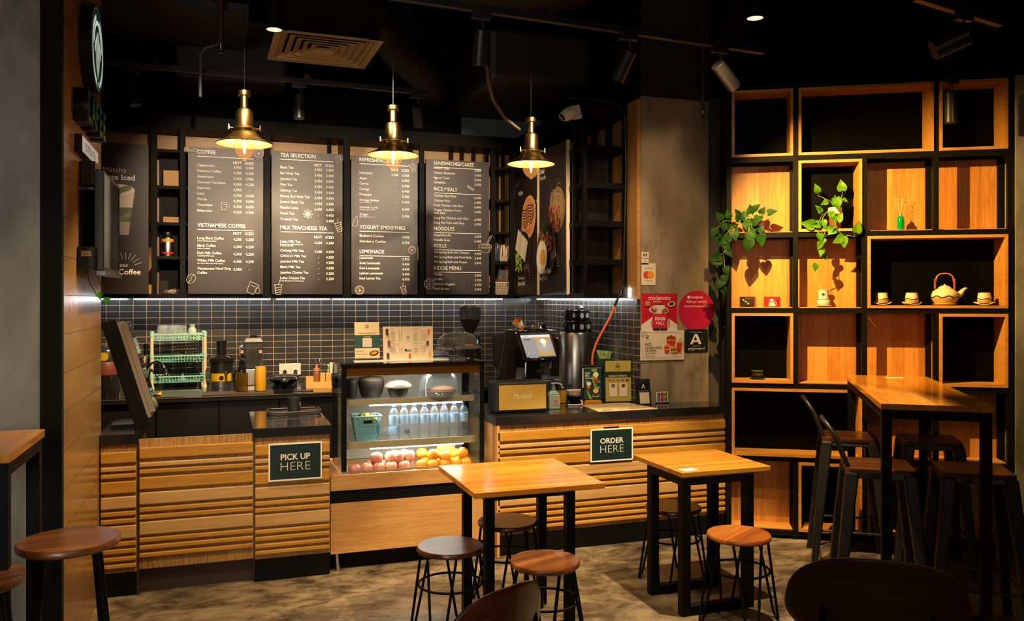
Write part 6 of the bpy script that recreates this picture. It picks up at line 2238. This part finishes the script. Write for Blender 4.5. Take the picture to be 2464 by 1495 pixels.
def potA(t):
    m = MB().lathe([(0, 0), (.034, 0), (.040, .06), (.043, .108)], 24)
    part('pot_lower', m, mat('woven_cane_pot', '#8a4a1e', .6, bump=1.0, bscale=120, vary=.3), t, smooth=60, label='woven brown pot base')
    rings = MB()
    for k in range(12):
        r = .034 + .009 * (k / 12) + .0015
        rings.tube([(r * math.cos(2 * PI * q / 24), r * math.sin(2 * PI * q / 24), .006 + k * .0088) for q in range(24)], .0028, 5, True)
    part('weave_ring', rings, mat('cane_ring', '#7a3c16', .6), t, smooth=60)
    part('pot_band', MB().lathe([(.0435, .108), (.047, .152), (.044, .153), (.040, .14), (0, .135)], 24), mat('white_woven_band', '#cfc4b4', .6, bump=1.0, bscale=150), t, smooth=60, label='white woven pot rim')


# in-cell plant: coordinates about the pot base (x right along the shelf, y into the shelf)
va = [
    ([(0, 0, .13), (-.03, -.02, .19), (-.075, -.03, .215), (-.115, -.03, .235)], [(1.0, .085, (-.25, -.1, .9), F), (.45, .07, (-.8, -.3, -.5), F), (.25, .07, (.4, -.2, .6), F)]),
    ([(.01, 0, .13), (.03, -.01, .19), (.045, -.01, .24)], [(1.0, .105, (-.1, .0, 1), F), (.7, .05, (.9, -.2, -.5), F)]),
    ([(0, -.01, .13), (-.01, -.04, .20), (-.01, -.05, .235)], [(1.0, .115, (.15, -.2, -.9), (0, -1, .1))]),
    ([(-.01, -.02, .13), (-.05, -.07, .13), (-.075, -.09, .07), (-.07, -.10, .01), (-.06, -.11, -.06)], [(.22, .085, (.1, -.3, -.9), F), (.5, .075, (.2, -.1, -.9), F), (.72, .10, (-.9, -.2, .1), F), (.9, .085, (.6, -.3, .4), F), (1, .07, (-.5, -.2, -.8), F)]),
    ([(-.02, -.02, .13), (-.07, -.08, .10), (-.10, -.11, .04), (-.11, -.115, -.02), (-.085, -.12, -.09), (-.07, -.12, -.14), (-.075, -.12, -.20), (-.12, -.12, -.225)], [(.18, .085, (-.5, -.2, .8), F), (.34, .12, (-.95, -.1, .1), F), (.45, .085, (.3, -.2, -.9), F), (.55, .08, (-.3, -.2, -.9), F), (.72, .07, (-.3, -.4, -.6), (-.6, -1, .2)), (.80, .05, (.2, .1, -1), F), (1, .075, (-.15, -.1, -1), F)]),
    ([(.0, -.03, .13), (-.01, -.085, .10), (.0, -.11, .05), (.02, -.115, -.01), (.06, -.12, -.055), (.085, -.12, -.05), (.125, -.12, -.06)], [(.2, .07, (.2, -.2, -.9), F), (.4, .085, (.5, -.1, .8), F), (.5, .08, (-.8, -.2, -.4), F), (.62, .10, (.1, -.2, -1), F), (.8, .11, (-.9, -.2, -.5), F), (1, .11, (.3, -.1, 1), F)]),
]
va = [([(q[0] - (.022 if q[2] < .12 else 0.0), q[1], q[2]) for q in p_], l_) for p_, l_ in va]
plant('trailing_plant', 'bright green trailing plant in a tall woven pot on the bookcase', .712, .10, ZR[4] + .018 + .0195, va, potA, lg, stemg)


def potB(t):
    part('pot', MB().lathe([(0, .014), (.062, .014), (.072, .075), (.068, .078), (.064, .07), (0, .066)], 20, sx=1.05), mat('dark_brown_pot', '#43190c', .5), t, smooth=50)
    part('pot_dish', MB().lathe([(0, 0), (.07, 0), (.076, .012), (0, .014)], 24), mat('pale_dish', '#a88a6c', .4), t, smooth=50)


vb = [
    ([(0, 0, .07), (-.05, -.02, .13), (-.09, -.03, .16)], [(1, .08, (-.2, -.2, -.9), F), (.6, .085, (.6, -.2, .6), F)]),
    ([(0, 0, .07), (.0, -.03, .125), (.03, -.05, .12)], [(1, .09, (.7, -.2, .2), F), (.6, .10, (-.3, -.4, -.7), F), (.4, .08, (.4, -.2, .7), F)]),
    ([(-.01, -.01, .07), (-.07, -.04, .11), (-.12, -.06, .10), (-.15, -.07, .07)], [(.3, .09, (-.1, -.2, .9), F), (.55, .11, (.0, -.4, -.9), F), (.8, .08, (-.4, -.2, .8), F), (1, .09, (-.6, -.3, -.6), F)]),
    ([(-.02, -.02, .07), (-.06, -.08, .06), (-.08, -.12, .02), (-.08, -.13, -.03)], [(.4, .10, (.1, -.3, -.9), F), (.7, .12, (.2, -.2, -1), F), (1, .13, (-.1, -.2, -1), F), (.5, .09, (.6, -.3, .3), F)]),
    ([(0, -.02, .07), (-.02, -.09, .05), (-.01, -.12, .0)], [(.5, .09, (.3, -.3, -.8), F), (1, .115, (.15, -.1, -1), F)]),
    ([(-.03, -.02, .07), (-.12, -.08, .06), (-.19, -.11, .03), (-.235, -.12, -.02), (-.26, -.13, -.06)], [(.3, .09, (-.3, -.3, .8), F), (.5, .11, (.2, -.3, -.9), F), (.65, .09, (-.6, -.2, .5), F), (.8, .10, (-.5, -.2, -.8), F), (1, .10, (.5, -.3, -.7), F), (.9, .08, (-.9, -.2, .2), F)]),
    ([(-.05, -.03, .07), (-.15, -.10, .03), (-.22, -.13, -.05), (-.25, -.135, -.14), (-.245, -.135, -.22), (-.25, -.13, -.30), (-.255, -.13, -.37)], [(.3, .10, (-.5, -.3, -.6), F), (.45, .09, (.5, -.2, -.7), F), (.55, .11, (-.9, -.2, -.5), F), (.66, .09, (-.95, -.2, -.2), F), (.72, .08, (.3, -.2, -.9), F), (.82, .09, (.1, -.2, -1), F), (.9, .105, (-.55, -.2, -.8), F), (1, .085, (.1, -.2, -1), F)]),
    ([(-.05, -.03, .07), (-.17, -.10, .07), (-.24, -.12, .075), (-.29, -.13, .03)], [(.5, .08, (-.2, -.2, .9), F), (.75, .085, (-.6, -.2, .7), F), (1, .09, (-.5, -.2, -.8), F)]),
]
plant('trailing_plant', 'dark green trailing plant in a brown pot hanging past the bookcase edge', .205, .09, ZR[4] + .0245, vb, potB, ldk, stemg)
t = bpy.data.objects['trailing_plant']

# ---------------------------------------------------------------- things kept in the upper rack
t = thing('steel_canister', 'shiny steel canister with orange band in the rack cubby', 'canister', (-0.425, 7.13, 1.993))
part('body', MB().lathe([(0, 0), (.045, 0), (.046, .005), (.046, .14), (.036, .16), (.03, .165)], 28), steel, t, smooth=50)
part('lid', MB().lathe([(.038, .16), (.042, .17), (.036, .195), (0, .20)], 24), blackpl, t, smooth=50)
part('orange_band', MB().lathe([(.0465, .115), (.0465, .14)], 28), mat('orange_band', '#c8842c', .4), t, smooth=50)
part('red_band', MB().lathe([(.0465, .022), (.0465, .036)], 28), mat('red_band', '#a82024', .4), t, smooth=50)
tag(part('tan_box', MB().box(0, .135, 0, .10, 0, .135), mat('tan_card_box', '#c8965a', .6)), 'square tan cardboard box, higher of the two in the rack cubby', 'box', None, (-0.455, 7.13, 2.544))
tag(part('tan_box', MB().box(0, .135, 0, .10, 0, .052), mat('tan_card_box')), 'flat tan cardboard box, lower of the two in the rack cubby', 'box', None, (-0.457, 7.12, 2.258))
m = MB()
for k in range(14):
    a = random.uniform(-.09, .09)
    m.cyl((a * .3 - .02, .0, .004 + k * .0016), (a + .05, random.uniform(.01, .06), .012 + k * .0022), .002, seg=5)
tag(part('stirrer_bundle', m, mat('pale_sticks', '#a08a6a', .6), None, kind='stuff'), 'loose heap of thin pale stirrers at the bottom of the rack cubby', 'stirrers', None, (-0.40, 7.06, 1.6972))
wb = thing('plastic_basket', 'small cream slotted basket holding dried sticks in the rack', 'basket', (2.335, 7.09, 1.698))
basket(wb, mat('cream_plastic', '#d8c8a2', .45), (.055, .06), (.070, .075), .105, 7, 5, .008)
m = MB()
for k in range(40):
    a = random.uniform(-.05, .05)
    m.cyl((a, random.uniform(-.05, .05), .03), (a + random.uniform(-.03, .03), random.uniform(-.05, .05), random.uniform(.11, .14)), .002, seg=5)
tag(part('dried_sticks', m, mat('cinnamon_sticks', '#8a5a34', .8), None, kind='stuff'), 'tangle of brown dried sticks in the cream basket', 'sticks', None, (2.335, 7.09, 1.699))
crinkle = glass('crinkly_bag', (.85, .85, .84), .15, .25, (.7, .7, .68))
for k, (x, z_, w, h, a, c, lb) in enumerate(((2.285, 1.993, .036, .15, 6, '#8a6a44', 'brown snack packet standing at the left of the rack shelf'), (2.315, 1.993, .030, .17, -8, '#3a4a64', 'blue-striped snack packet leaning on the rack shelf'), (2.355, 1.993, .034, .15, 12, '#c8b494', 'pale snack packet in the middle of the rack shelf'), (2.395, 1.993, .03, .14, 20, '#c0a888', 'pale striped snack packet by the rack post'))):
    t = thing('snack_packet', lb, 'packet', (x, 7.08, z_), 0, 'snack packets in the rack')
    part('packet', MB().sheet(lambda u, v: ((u - .5) * w * (1 + .3 * math.sin(v * PI)) + math.tan(R(a)) * v * h * .4, -.02 * math.sin(v * PI) * math.sin(u * PI) + .004 * math.sin(9 * u + 5 * v), v * h), 8, 10), mat('packet_' + c[1:], c, .3), t, smooth=50, solid=.012)
    part('stripe', MB().sheet(lambda u, v: ((u * .2 + .2 - .5) * w * (1 + .3 * math.sin(v * PI)) + math.tan(R(a)) * v * h * .4, -.02 * math.sin(v * PI) - .0085, v * h * .9 + .005), 2, 8), mat('stripe_navy', '#1c2c4a', .35), t, smooth=50)
tag(part('clear_bag', MB().sheet(lambda u, v: ((u - .5) * .10 + .02 * v, .02 * math.sin(u * 5), v * .13), 8, 8), crinkle, None, smooth=40), 'crumpled clear bag poking from the cream basket', 'bag', None, (2.36, 7.10, 1.79))
for k, (x, c) in enumerate(((0.315, '#cfc4ae'), (0.955, '#b8a484'), (1.57, '#c8b89a'), (0.945, '#9a8a70'))):
    tag(part('packet_stack', MB().box(0, .05, 0, .12, 0, .12 + .03 * (k % 2)), mat('packet_' + c[1:], c, .5)), ('pale packet peeping out beside the COFFEE board', 'tan packet glimpsed between the second and third boards, higher', 'pale packet glimpsed between the third and fourth boards', 'dull packet glimpsed between the second and third boards, lower')[k], 'packet', None, (x - .02, 7.10, (2.258, 1.993, 1.993, 1.698)[k]))

# ---------------------------------------------------------------- pendants
def pendant(label, x, y):
    zr = 2.515
    t = thing('pendant_lamp', label, 'pendant lamp', (x, y, zr), 0, 'brass pendant lamps over the counter')
    part('shade', MB().lathe([(.042, .072), (.060, .066), (.075, .048), (.095, .028), (.130, .010), (.152, .0), (.150, -.003), (.128, .006), (.092, .022), (.070, .042), (.040, .060)], 48), brass, t, smooth=50)
    part('enamel_lining', MB().lathe([(.1495, -.0036), (.128, .0050), (.092, .0205), (.069, .040), (.040, .0585), (0, .0590)], 48), mat('cream_enamel', '#d8b890', .35), t, smooth=60)
    part('cap_dome', MB().lathe([(.058, .067), (.060, .075), (.055, .088), (.046, .094), (.0455, .165), (.040, .185), (.024, .196), (0, .197)], 36), brass, t, smooth=40)
    part('collar_ring', MB().lathe([(.062, .070), (.066, .075), (.066, .083), (.060, .087)], 36), brass, t, smooth=40)
    part('neck', MB().lathe([(.021, .194), (.021, .262), (.0325, .264), (.034, .268), (.034, .290), (.031, .293), (0, .295)], 32), brass, t, smooth=40)
    for s in (-1, 1):
        part('wing_screw', MB().cyl((s * .058, -.02, .080), (s * .082, -.028, .080), .004, seg=8).box(s * .082 - .003, s * .082 + .003, -.032, -.024, .070, .098), brass, t)
    part('flex', MB().cyl((0, 0, .294), (0, 0, 4.44 - zr), .0018, seg=6), blackpl, t)
    part('glass_bulb', MB().lathe([(.050, .040), (.054, .015), (.056, -.012), (.052, -.040), (.040, -.066), (.022, -.084), (.010, -.090), (.009, -.098), (0, -.099)], 32), glass('warm_bulb_glass', (1.0, .90, .74), .03, .010, (1.0, .62, .34)), t, smooth=60)
    fl = mat('filament_glow', (1, .75, .4), .5, emit=60.0, ecol=(1.0, .66, .30))
    part('filament', MB().lathe([(0, .020), (.006, .016), (.0095, .004), (.0095, -.014), (.005, -.026), (.004, -.044), (0, -.048)], 14), fl, t, smooth=60)
    part('lamp_holder', MB().cyl((0, 0, .020), (0, 0, .058), .015, seg=16), blackpl, t)
    light('POINT', (x, y, zr - .020), E_PENDANT, (1.0, .62, .30), size=.016)


pendant('brass pendant lamp with glowing bulb before the COFFEE board', .106, 4.831)
pendant('brass pendant lamp with glowing bulb before the REFRESHING JUICE board', .951, 4.909)
pendant('brass pendant lamp with glowing bulb before the food posters', 1.842, 4.950)


# ---------------------------------------------------------------- ceiling fittings
def downlight(label, x, y, z, e, tgt, ang, col=WARM, bl=.35):
    t = thing('cylinder_downlight', label, 'ceiling light', (x, y, z), 0, 'black cylinder downlights')
    part('can', MB().lathe([(.040, 0), (.043, 0), (.043, .20), (.02, .205), (0, .206)], 28), black, t, smooth=50)
    part('reflector', MB().lathe([(.0405, .002), (.034, .014), (.026, .026)], 28), mat('bright_reflector', (.8, .75, .6), .25, .8, emit=.6, ecol=(1, .9, .7)), t, smooth=60)
    part('lamp_face', MB().lathe([(.027, .024), (0, .024)], 28), mat('lamp_face', (1, 1, 1), .5, emit=30, ecol=(1, .85, .6)), t)
    part('stem', MB().cyl((0, 0, .205), (0, 0, 4.44 - z), .008, seg=8), black, t)
    light('SPOT', (x, y, z - .012), e, col, tgt, .02, ang, bl)


downlight('lit black cylinder downlight above the smaller square table', 2.530, 3.560, 3.07, E_DOWN * 3.3, (2.25, 3.85, 0), 68, WARM, .25)
downlight('lit black cylinder downlight beside the ceiling vent', .249, 4.538, 3.07, E_DOWN * .8, (0.15, 4.50, 0), 84, WARM)


trackm = mat('track_metal', (0.016, 0.014, 0.012), 0.38, spec=0.5)


def spot_can(par, head, aim, label, mname=None, on=None, r=.038, L=.15):
    """a can on a track: head = pivot point under the track, aim = point it looks at"""
    t = thing('track_spotlight', label, 'track spotlight', head, 0, 'black track spotlights')
    d = (Vector(aim) - Vector(head)).normalized()
    part('track_adapter', MB().box(-.05, .05, -.018, .018, .075, .115, RZ(0)), trackm, t, bevel=.003)
    part('swivel', MB().tube([(0, 0, .075), (.012, 0, .05), (.012, 0, .02), (0, 0, 0)], .006, 8), trackm, t, smooth=60)
    a, b_ = -d * .02, d * L
    part('can', MB().tube([a, a + d * .003, b_], [r * .92, r, r], 28), mname or trackm, t, smooth=40)
    if on:
        part('lamp_face', MB().tube([b_ + d * .0004, b_ + d * .0012], r * .78, 24), MATS['lamp_face'], t)
        e, col, ang, bl, sz = on
        p = Vector(head) + b_ + d * .012
        light('SPOT', p, e, col, p + d, sz, ang, bl)
    return t


def track(label, p0, p1, rods=()):
    t = thing('ceiling_track', label, 'track', p0, 0, 'ceiling light tracks')
    d = Vector(p1) - Vector(p0)
    a = math.atan2(d.y, d.x)
    part('rail', MB().box(0, d.length, -.018, .018, -.012, .022, RZ(math.degrees(a))), trackm, t, bevel=.002)
    for f in rods:
        q = d * f
        part('hanger', MB().cyl((q.x, q.y, .022), (q.x, q.y, 4.44 - p0[2]), .003, seg=6).box(q.x - .022, q.x + .022, q.y - .02, q.y + .02, .012, .05), trackm, t)


ZT = 3.085
track('black ceiling track ending above the concrete column', (0.2, 3.86, ZT), (2.95, 4.07, ZT), (.50, .93))
nick = mat('satin_nickel', (.19, .165, .14), .28, .9)
spot_can(None, (2.635, 4.042, 2.965), (4.32, 4.47, 1.62), 'lit satin metal spotlight near the end of the track', nick, (E_SHELF, AMBER, 92, .9, .010), .040, .16)
spot_can(None, (2.045, 3.998, 2.965), (1.75, 4.6, 1.9), 'dark spotlight in the middle of the track above the column edge')
spot_can(None, (1.20, 3.936, 2.965), (1.20, 4.3, 1.6), 'dark spotlight on the track right of the ceiling vent')
track('black ceiling track behind the vent over the menu boards', (-0.9, 6.00, 3.20), (1.45, 6.10, 3.20), (.2, .62))
spot_can(None, (-0.585, 6.02, 3.08), (-.40, 5.9, 2.2), 'dark spotlight on the rear track by the round wall sign')
spot_can(None, (0.50, 6.05, 3.08), (.5, 6.0, 2.2), 'dark spotlight on the rear track behind the vent')
spot_can(None, (1.36, 6.09, 3.08), (1.5, 6.5, 2.6), 'dark spotlight at the far end of the rear track')
track('black ceiling track above the bookcase, short piece in view', (3.05, 3.05, 3.06), (3.75, 3.20, 3.06), (.5,))
spot_can(None, (3.43, 3.13, 2.945), (3.0, 3.42, 2.72), 'dark spotlight pointing down over the bookcase', None, None, .05, .15)
spot_can(None, (4.30, 4.02, 2.93), (4.30, 4.02, 2.2), 'dark spotlight in front of the top of the bookcase', None, None, .036, .17)
struct('trim_11', MB().box(4.28, 4.32, 4.0, 4.04, 3.045, 4.45), blackp)

t = thing('ceiling_vent', 'square beige louvred air vent hanging below the dark ceiling', 'vent', (.62, 5.61, 3.30), 1.5)
vm = mat('vent_beige', '#d8ba8c', .55)
o_ = MB()
h0 = .335
for k in range(6):
    a = h0 - k * .050
    o = MB()
    zt_ = .012 + k * .004
    for i in range(4):
        M = RZ(90 * i)
        w0, w1 = (a, a - .046) if k == 0 else (a, a - .040)
        za, zb_ = (0, .006) if k == 0 else (.006, .034)
        q = [(-w0, -w0, za), (w0, -w0, za), (w1, -w1, zb_), (-w1, -w1, zb_)]
        o.quad([M @ Vector(p_) for p_ in q])
    part('frame' if k == 0 else 'louvre', o, vm, t, solid=.003)
part('plenum', MB().box(-.32, .32, -.32, .32, .05, .25), blackp, t)
part('hanger', MB().cyl((-.3, -.3, .05), (-.3, -.3, 1.14), .003, seg=6).cyl((.3, .3, .05), (.3, .3, 1.14), .003, seg=6), black, t)

darkduct = mat('dark_duct', (.020, .016, .013), .5, bump=.8, bscale=9)
def flexduct(name, label, pts, r, cat='duct'):
    P_ = [Vector(p) for p in pts]
    sm = []
    for i in range(len(P_) - 1):
        p0, p1, p2, p3 = P_[max(i - 1, 0)], P_[i], P_[i + 1], P_[min(i + 2, len(P_) - 1)]
        for k in range(14):
            u = k / 14
            sm.append(.5 * ((2 * p1) + (p2 - p0) * u + (2 * p0 - 5 * p1 + 4 * p2 - p3) * u * u + (3 * p1 - p0 - 3 * p2 + p3) * u ** 3))
    rr = [r * (1 + .035 * (k % 2)) for k in range(len(sm))]
    return tag(part(name, MB().tube(sm, rr, 20), darkduct, None, smooth=60), label, cat)


flexduct('flexible_duct', 'dark ribbed flexible duct running from behind the vent', [(0.98, 5.85, 3.62), (1.25, 6.25, 3.52), (1.52, 6.50, 3.42), (1.68, 6.9, 3.42), (1.70, 7.28, 3.46)], .12)
flexduct('flexible_duct', 'fat dark wrapped duct crossing above the black track', [(1.2, 5.5, 4.1), (1.75, 5.65, 3.95), (2.3, 5.6, 4.0), (2.8, 5.4, 4.2)], .24)
tag(part('box_duct', MB().box(1.88, 2.74, 5.95, 7.25, 3.30, 3.72), darkduct, None, bevel=.05), 'large dark boxed duct over the corner rack', 'duct')
tag(part('box_duct', MB().box(-.35, .45, 6.5, 7.1, 3.28, 3.75), mat('brown_duct', (.018, .012, .009), .5, bump=.6, bscale=7), None, bevel=.03), 'dark brown boxed duct above the TEA SELECTION board', 'duct')
redp = mat('dark_red_pipe', (.035, .008, .006), .5)
t = thing('sprinkler_pipe', 'dark red sprinkler drop pipe with brass head, left ceiling', 'pipe', (-.02, 5.5, 3.25))
part('pipe', MB().cyl((0, 0, 0), (0, 0, 1.2), .018, seg=12), redp, t, smooth=60)
part('sprinkler_head', MB().lathe([(0, -.06), (.014, -.058), (.012, -.045), (.005, -.04), (.010, -.02), (.012, 0), (0, 0)], 12), brass, t, smooth=50)
t = thing('sprinkler_pipe', 'thin brown sprinkler drop pipe above the lit metal spotlight', 'pipe', (2.94, 4.70, 2.88))
part('pipe', MB().cyl((0, 0, 0), (0, 0, 1.56), .011, seg=10), mat('brown_pipe', (.012, .008, .005), .5), t, smooth=60)
part('sprinkler_head', MB().lathe([(0, -.05), (.012, -.048), (.010, -.036), (.005, -.03), (.010, -.015), (.011, 0), (0, 0)], 12), brass, t, smooth=50)
grp = mat('grey_conduit', (.11, .11, .11), .5)
t = tag(part('conduit', MB().tube([(-.15, 5.9, 3.0), (-.15, 5.9, 3.28), (-.13, 5.9, 3.32), (-.09, 5.9, 3.34), (-.04, 5.9, 3.36), (-.03, 5.9, 3.42), (-.03, 5.9, 4.45)], .011, 10), grp, None, smooth=60), 'bent grey conduit above the COFFEE board', 'conduit')
tag(part('grey_hose', MB().tube([(1.38, 4.42, 2.96), (1.40, 4.45, 2.88), (1.46, 4.55, 2.80), (1.60, 4.75, 2.745), (1.78, 5.0, 2.74)], .010, 10), mat('warm_grey_hose', (.10, .075, .05), .5), None, smooth=60), 'grey-brown hose drooping from the track near the third pendant', 'hose')
t = thing('strip_fitting', 'flat black ceiling raft catching a faint edge light', 'raft', (-.4, 5.6, 3.50))
part('raft', MB().box(-.5, .55, 0, .85, 0, .05), mat('faint_grey_raft', (.016, .017, .018), .4), t)

t = thing('security_camera', 'white dome security camera on the corner rack', 'camera', (2.405, 5.52, 3.0))
cw_ = mat('camera_white', '#d8ccb8', .4)
part('mount_box', MB().box(-.035, .03, -.02, .02, -.045, .055, RY(-14)), mat('mount_white', '#c8c8c8', .45), t, bevel=.006)
part('dome', MB().lathe([(0, -.075), (.030, -.068), (.045, -.03), (.048, .01), (.046, .028), (0, .03)], 28, (0, 0, 0), T(-.062, -.01, -.01) @ RY(62)), cw_, t, smooth=60)
part('lens', MB().lathe([(.027, 0), (.027, -.012), (0, -.015)], 20, (0, 0, 0), T(-.118, -.02, -.042) @ RY(50)), gloss, t, smooth=60)
part('cable', MB().tube([(-.01, 0, .05), (-.02, 0, .075), (.01, 0, .095), (.05, 0, .10)], .007, 8), blackpl, t, smooth=60)

# ---------------------------------------------------------------- signs on the left plank wall (faces look along +X)
def facing_x(o, x, y, z):
    o.location = (x, y, z)
    o.rotation_euler = (0, 0, R(90))
    return o


t = facing_x(thing('round_sign', 'round black lightbox sign with white arched emblem', 'sign'), -.597, 4.60, 2.90)
part('drum', MB().prism([(.215 * math.cos(2 * PI * k / 64), .215 * math.sin(2 * PI * k / 64)) for k in range(64)], 0, .052), mat('sign_black', (.006, .007, .006), .5), t)
p = Print()
p.disc(0, 0, .205, .205, '#16301f', 0, 64)
p.ring(0, 0, .200, .200, .004, '#5a6a5a', 0, 0, 360, 64)
p.ring(0, -.01, .165, .165, .026, '#b8bcb4', 0, -250, 70, 50)
for k, (r, w) in enumerate(((.145, .022), (.105, .020))):
    p.ring(0, -.03 - k * .03, r * .9, r * 1.1, w, '#b8bcb4', 0, 15, 165, 30)
p.disc(0, -.02, .062, .105, '#c8ccc4')
p.poly([(-.06, -.06), (.06, -.06), (.0, -.155)], '#c8ccc4')
p.line([(0, -.05), (0, -.15)], .006, '#1c3a26')
p.poly([(-.075, -.10), (-.02, -.14), (0, -.19), (.02, -.14), (.075, -.10), (.04, -.18), (0, -.205), (-.04, -.18)], '#1e4a2c')
p.done('emblem', t, printglow(.55), (0, -.0004, 0))
# channel letters
lm_ = mat('letter_side', (.006, .008, .006), .5)
t = facing_x(thing('channel_letters', 'dark green raised LAFEE letters under the round sign', 'sign letters'), -.587, 4.22, 2.478)
cu = bpy.data.curves.new('letters', 'FONT')
for k, ch in enumerate('LAFEE'):
    cu = bpy.data.curves.new('letter', 'FONT')
    cu.body = ch
    cu.size = .145 / .73
    cu.extrude = .030
    cu.offset = .006
    ob = bpy.data.objects.new('letter', cu)
    COL.objects.link(ob)
    dg = bpy.context.evaluated_depsgraph_get()
    me = bpy.data.meshes.new_from_object(ob.evaluated_get(dg))
    bpy.data.objects.remove(ob)
    o = bpy.data.objects.new('letter', me)
    COL.objects.link(o)
    me.materials.clear()
    me.materials.append(lm_)
    o.parent = t
    o.location = (k * .125, .031, 0)
    o.rotation_euler = (R(90), 0, 0)
    p = Print()
    p.text(ch, 0, 0, .140, '#1c5a30', 'L', .02)
    x0 = min(v.co.x for v in me.vertices)
    p.done('letter_face', t, printglow(.10), (k * .125 + x0, -.0004, .002))
t = facing_x(thing('lightbox_sign', 'small white lightbox reading COFFEE & TEA on the plank wall', 'sign'), -.620, 4.276, 2.335)
part('box', MB().box(0, .52, 0, .029, 0, .082), mat('sign_black'), t, bevel=.002)
p = Print()
p.rect(.006, .514, .004, .078, '#c8c8c8')
p.text('COFFEE & TEA', .26, .022, .038, '#141414', 'C', .015, .98)
p.done('lettering', t, printglow(.40), (0, -.0004, 0))

# wall screen seen edge-on
t = facing_x(thing('menu_screen', 'black wall screen seen edge-on beside the drink poster', 'screen'), -.545, 4.40, 1.79)
part('bezel', MB().box(0, .64, 0, .042, 0, .485), blackpl, t, bevel=.004)
part('glass_face', MB().box(.015, .625, -.0015, -.0003, .018, .468), gloss, t)
part('bracket', MB().box(.12, .44, .042, .098, .08, .40), black, t)
part('lower_lip', MB().box(-.01, .65, -.008, .03, -.022, -.001), mat('dark_lip', (.012, .012, .012), .25), t)
t = thing('junction_box', 'grey-brown junction box under the small lightbox', 'box', (-.612, 4.46, 2.20))
part('box', MB().box(-.035, .03, -.05, .05, 0, .115), mat('grey_brown_box', '#4a4038', .5), t, bevel=.004)
part('clip', MB().box(.03, .06, -.02, .02, .045, .06), black, t)
t = thing('media_player', 'small black box with a pale label below the wall screen', 'box', (-.610, 4.38, 1.80))
part('box', MB().box(-.038, .03, -.05, .07, 0, .10), blackpl, t, bevel=.003)
p = Print()
p.rect(-.022, .020, .055, .080, '#a89a84')
p.text('SAMSUNG', -.001, .064, .006, '#3a342c', 'C', .01, .75)
p.done('paper_label', t, None, (0, -.0503, 0))
t = thing('hanging_vine', 'thin plastic vine with two green leaves on the plank wall', 'vine', (-.60, 4.50, 1.80))
f, st = MB(), MB()
st.tube([(-.03, -.02, .0), (-.02, -.02, -.06), (.01, -.02, -.12), (.035, -.02, -.155)], .0022, 6)
st.tube([(.0, .0, .0), (.02, .02, -.05), (.03, .05, -.10), (.036, .06, -.16)], .0016, 6)
leaf(f, (.020, -.025, -.115), (.4, -.1, -.8), (.4, -1, .3), .048)
leaf(f, (.055, .0, -.140), (.1, -.1, -1), (.5, -1, .2), .048)
part('foliage', f, leafmat('plastic_leaf', '#1c5a14', '#2a7a1c', '#3a8a2a'), t, smooth=60)
part('stems', st, mat('vine_stem', '#1c3414', .5), t, smooth=60)

# ---------------------------------------------------------------- unseen ceiling spots without fittings, added to fill in the light
def unseen_spot(loc, tgt, e, col, ang, bl=.5, sz=.03):
    light('SPOT', loc, e, col, tgt, sz, ang, bl)


unseen_spot((1.30, 2.95, 3.05), (1.55, 3.85, 0), E_DOWN * .35, WARM, 62)
unseen_spot((0.45, 3.35, 3.05), (0.35, 4.35, 0), E_DOWN * .55, WARM, 80)
unseen_spot((-0.2, 2.6, 3.05), (-0.5, 3.6, 0.5), E_DOWN * .30, WARM, 70)
for bx, tx, k in ((0.0, .05, 1.0), (1.0, .95, .8), (1.95, 1.75, 1.1)):
    unseen_spot((bx, 3.9, 3.02), (tx, 7.0, 2.35), E_BOARD * k, SOFT, 34, .7)  # added to light the menu boards alongside the weak pendants
unseen_spot((0.2, 3.5, 3.05), (0.10, 5.08, .62), 135, WARM, 60, .7)  # this and the next two added to light counters the pendants leave dim
unseen_spot((1.75, 3.45, 3.05), (2.15, 5.08, .75), 105, WARM, 64, .7)
unseen_spot((0.95, 3.6, 3.05), (1.10, 5.10, .30), 70, WARM, 50, .7)
unseen_spot((0.45, 4.9, 3.4), (0.35, 6.9, 1.0), 900, WARM, 60, .6)
unseen_spot((0.3, 4.4, 3.05), (2.44, 6.3, 2.2), 260, WARM, 26, .6)  # added to brighten the food posters on the side rack
unseen_spot((2.3, 4.3, 3.4), (2.25, 5.9, 1.0), 150, WARM, 60, .6)
unseen_spot((2.45, 3.7, 3.02), (3.10, 5.36, 2.1), 48, WARM, 50)
unseen_spot((4.0, 2.9, 3.0), (4.55, 4.30, 2.0), 16, AMBER, 60)
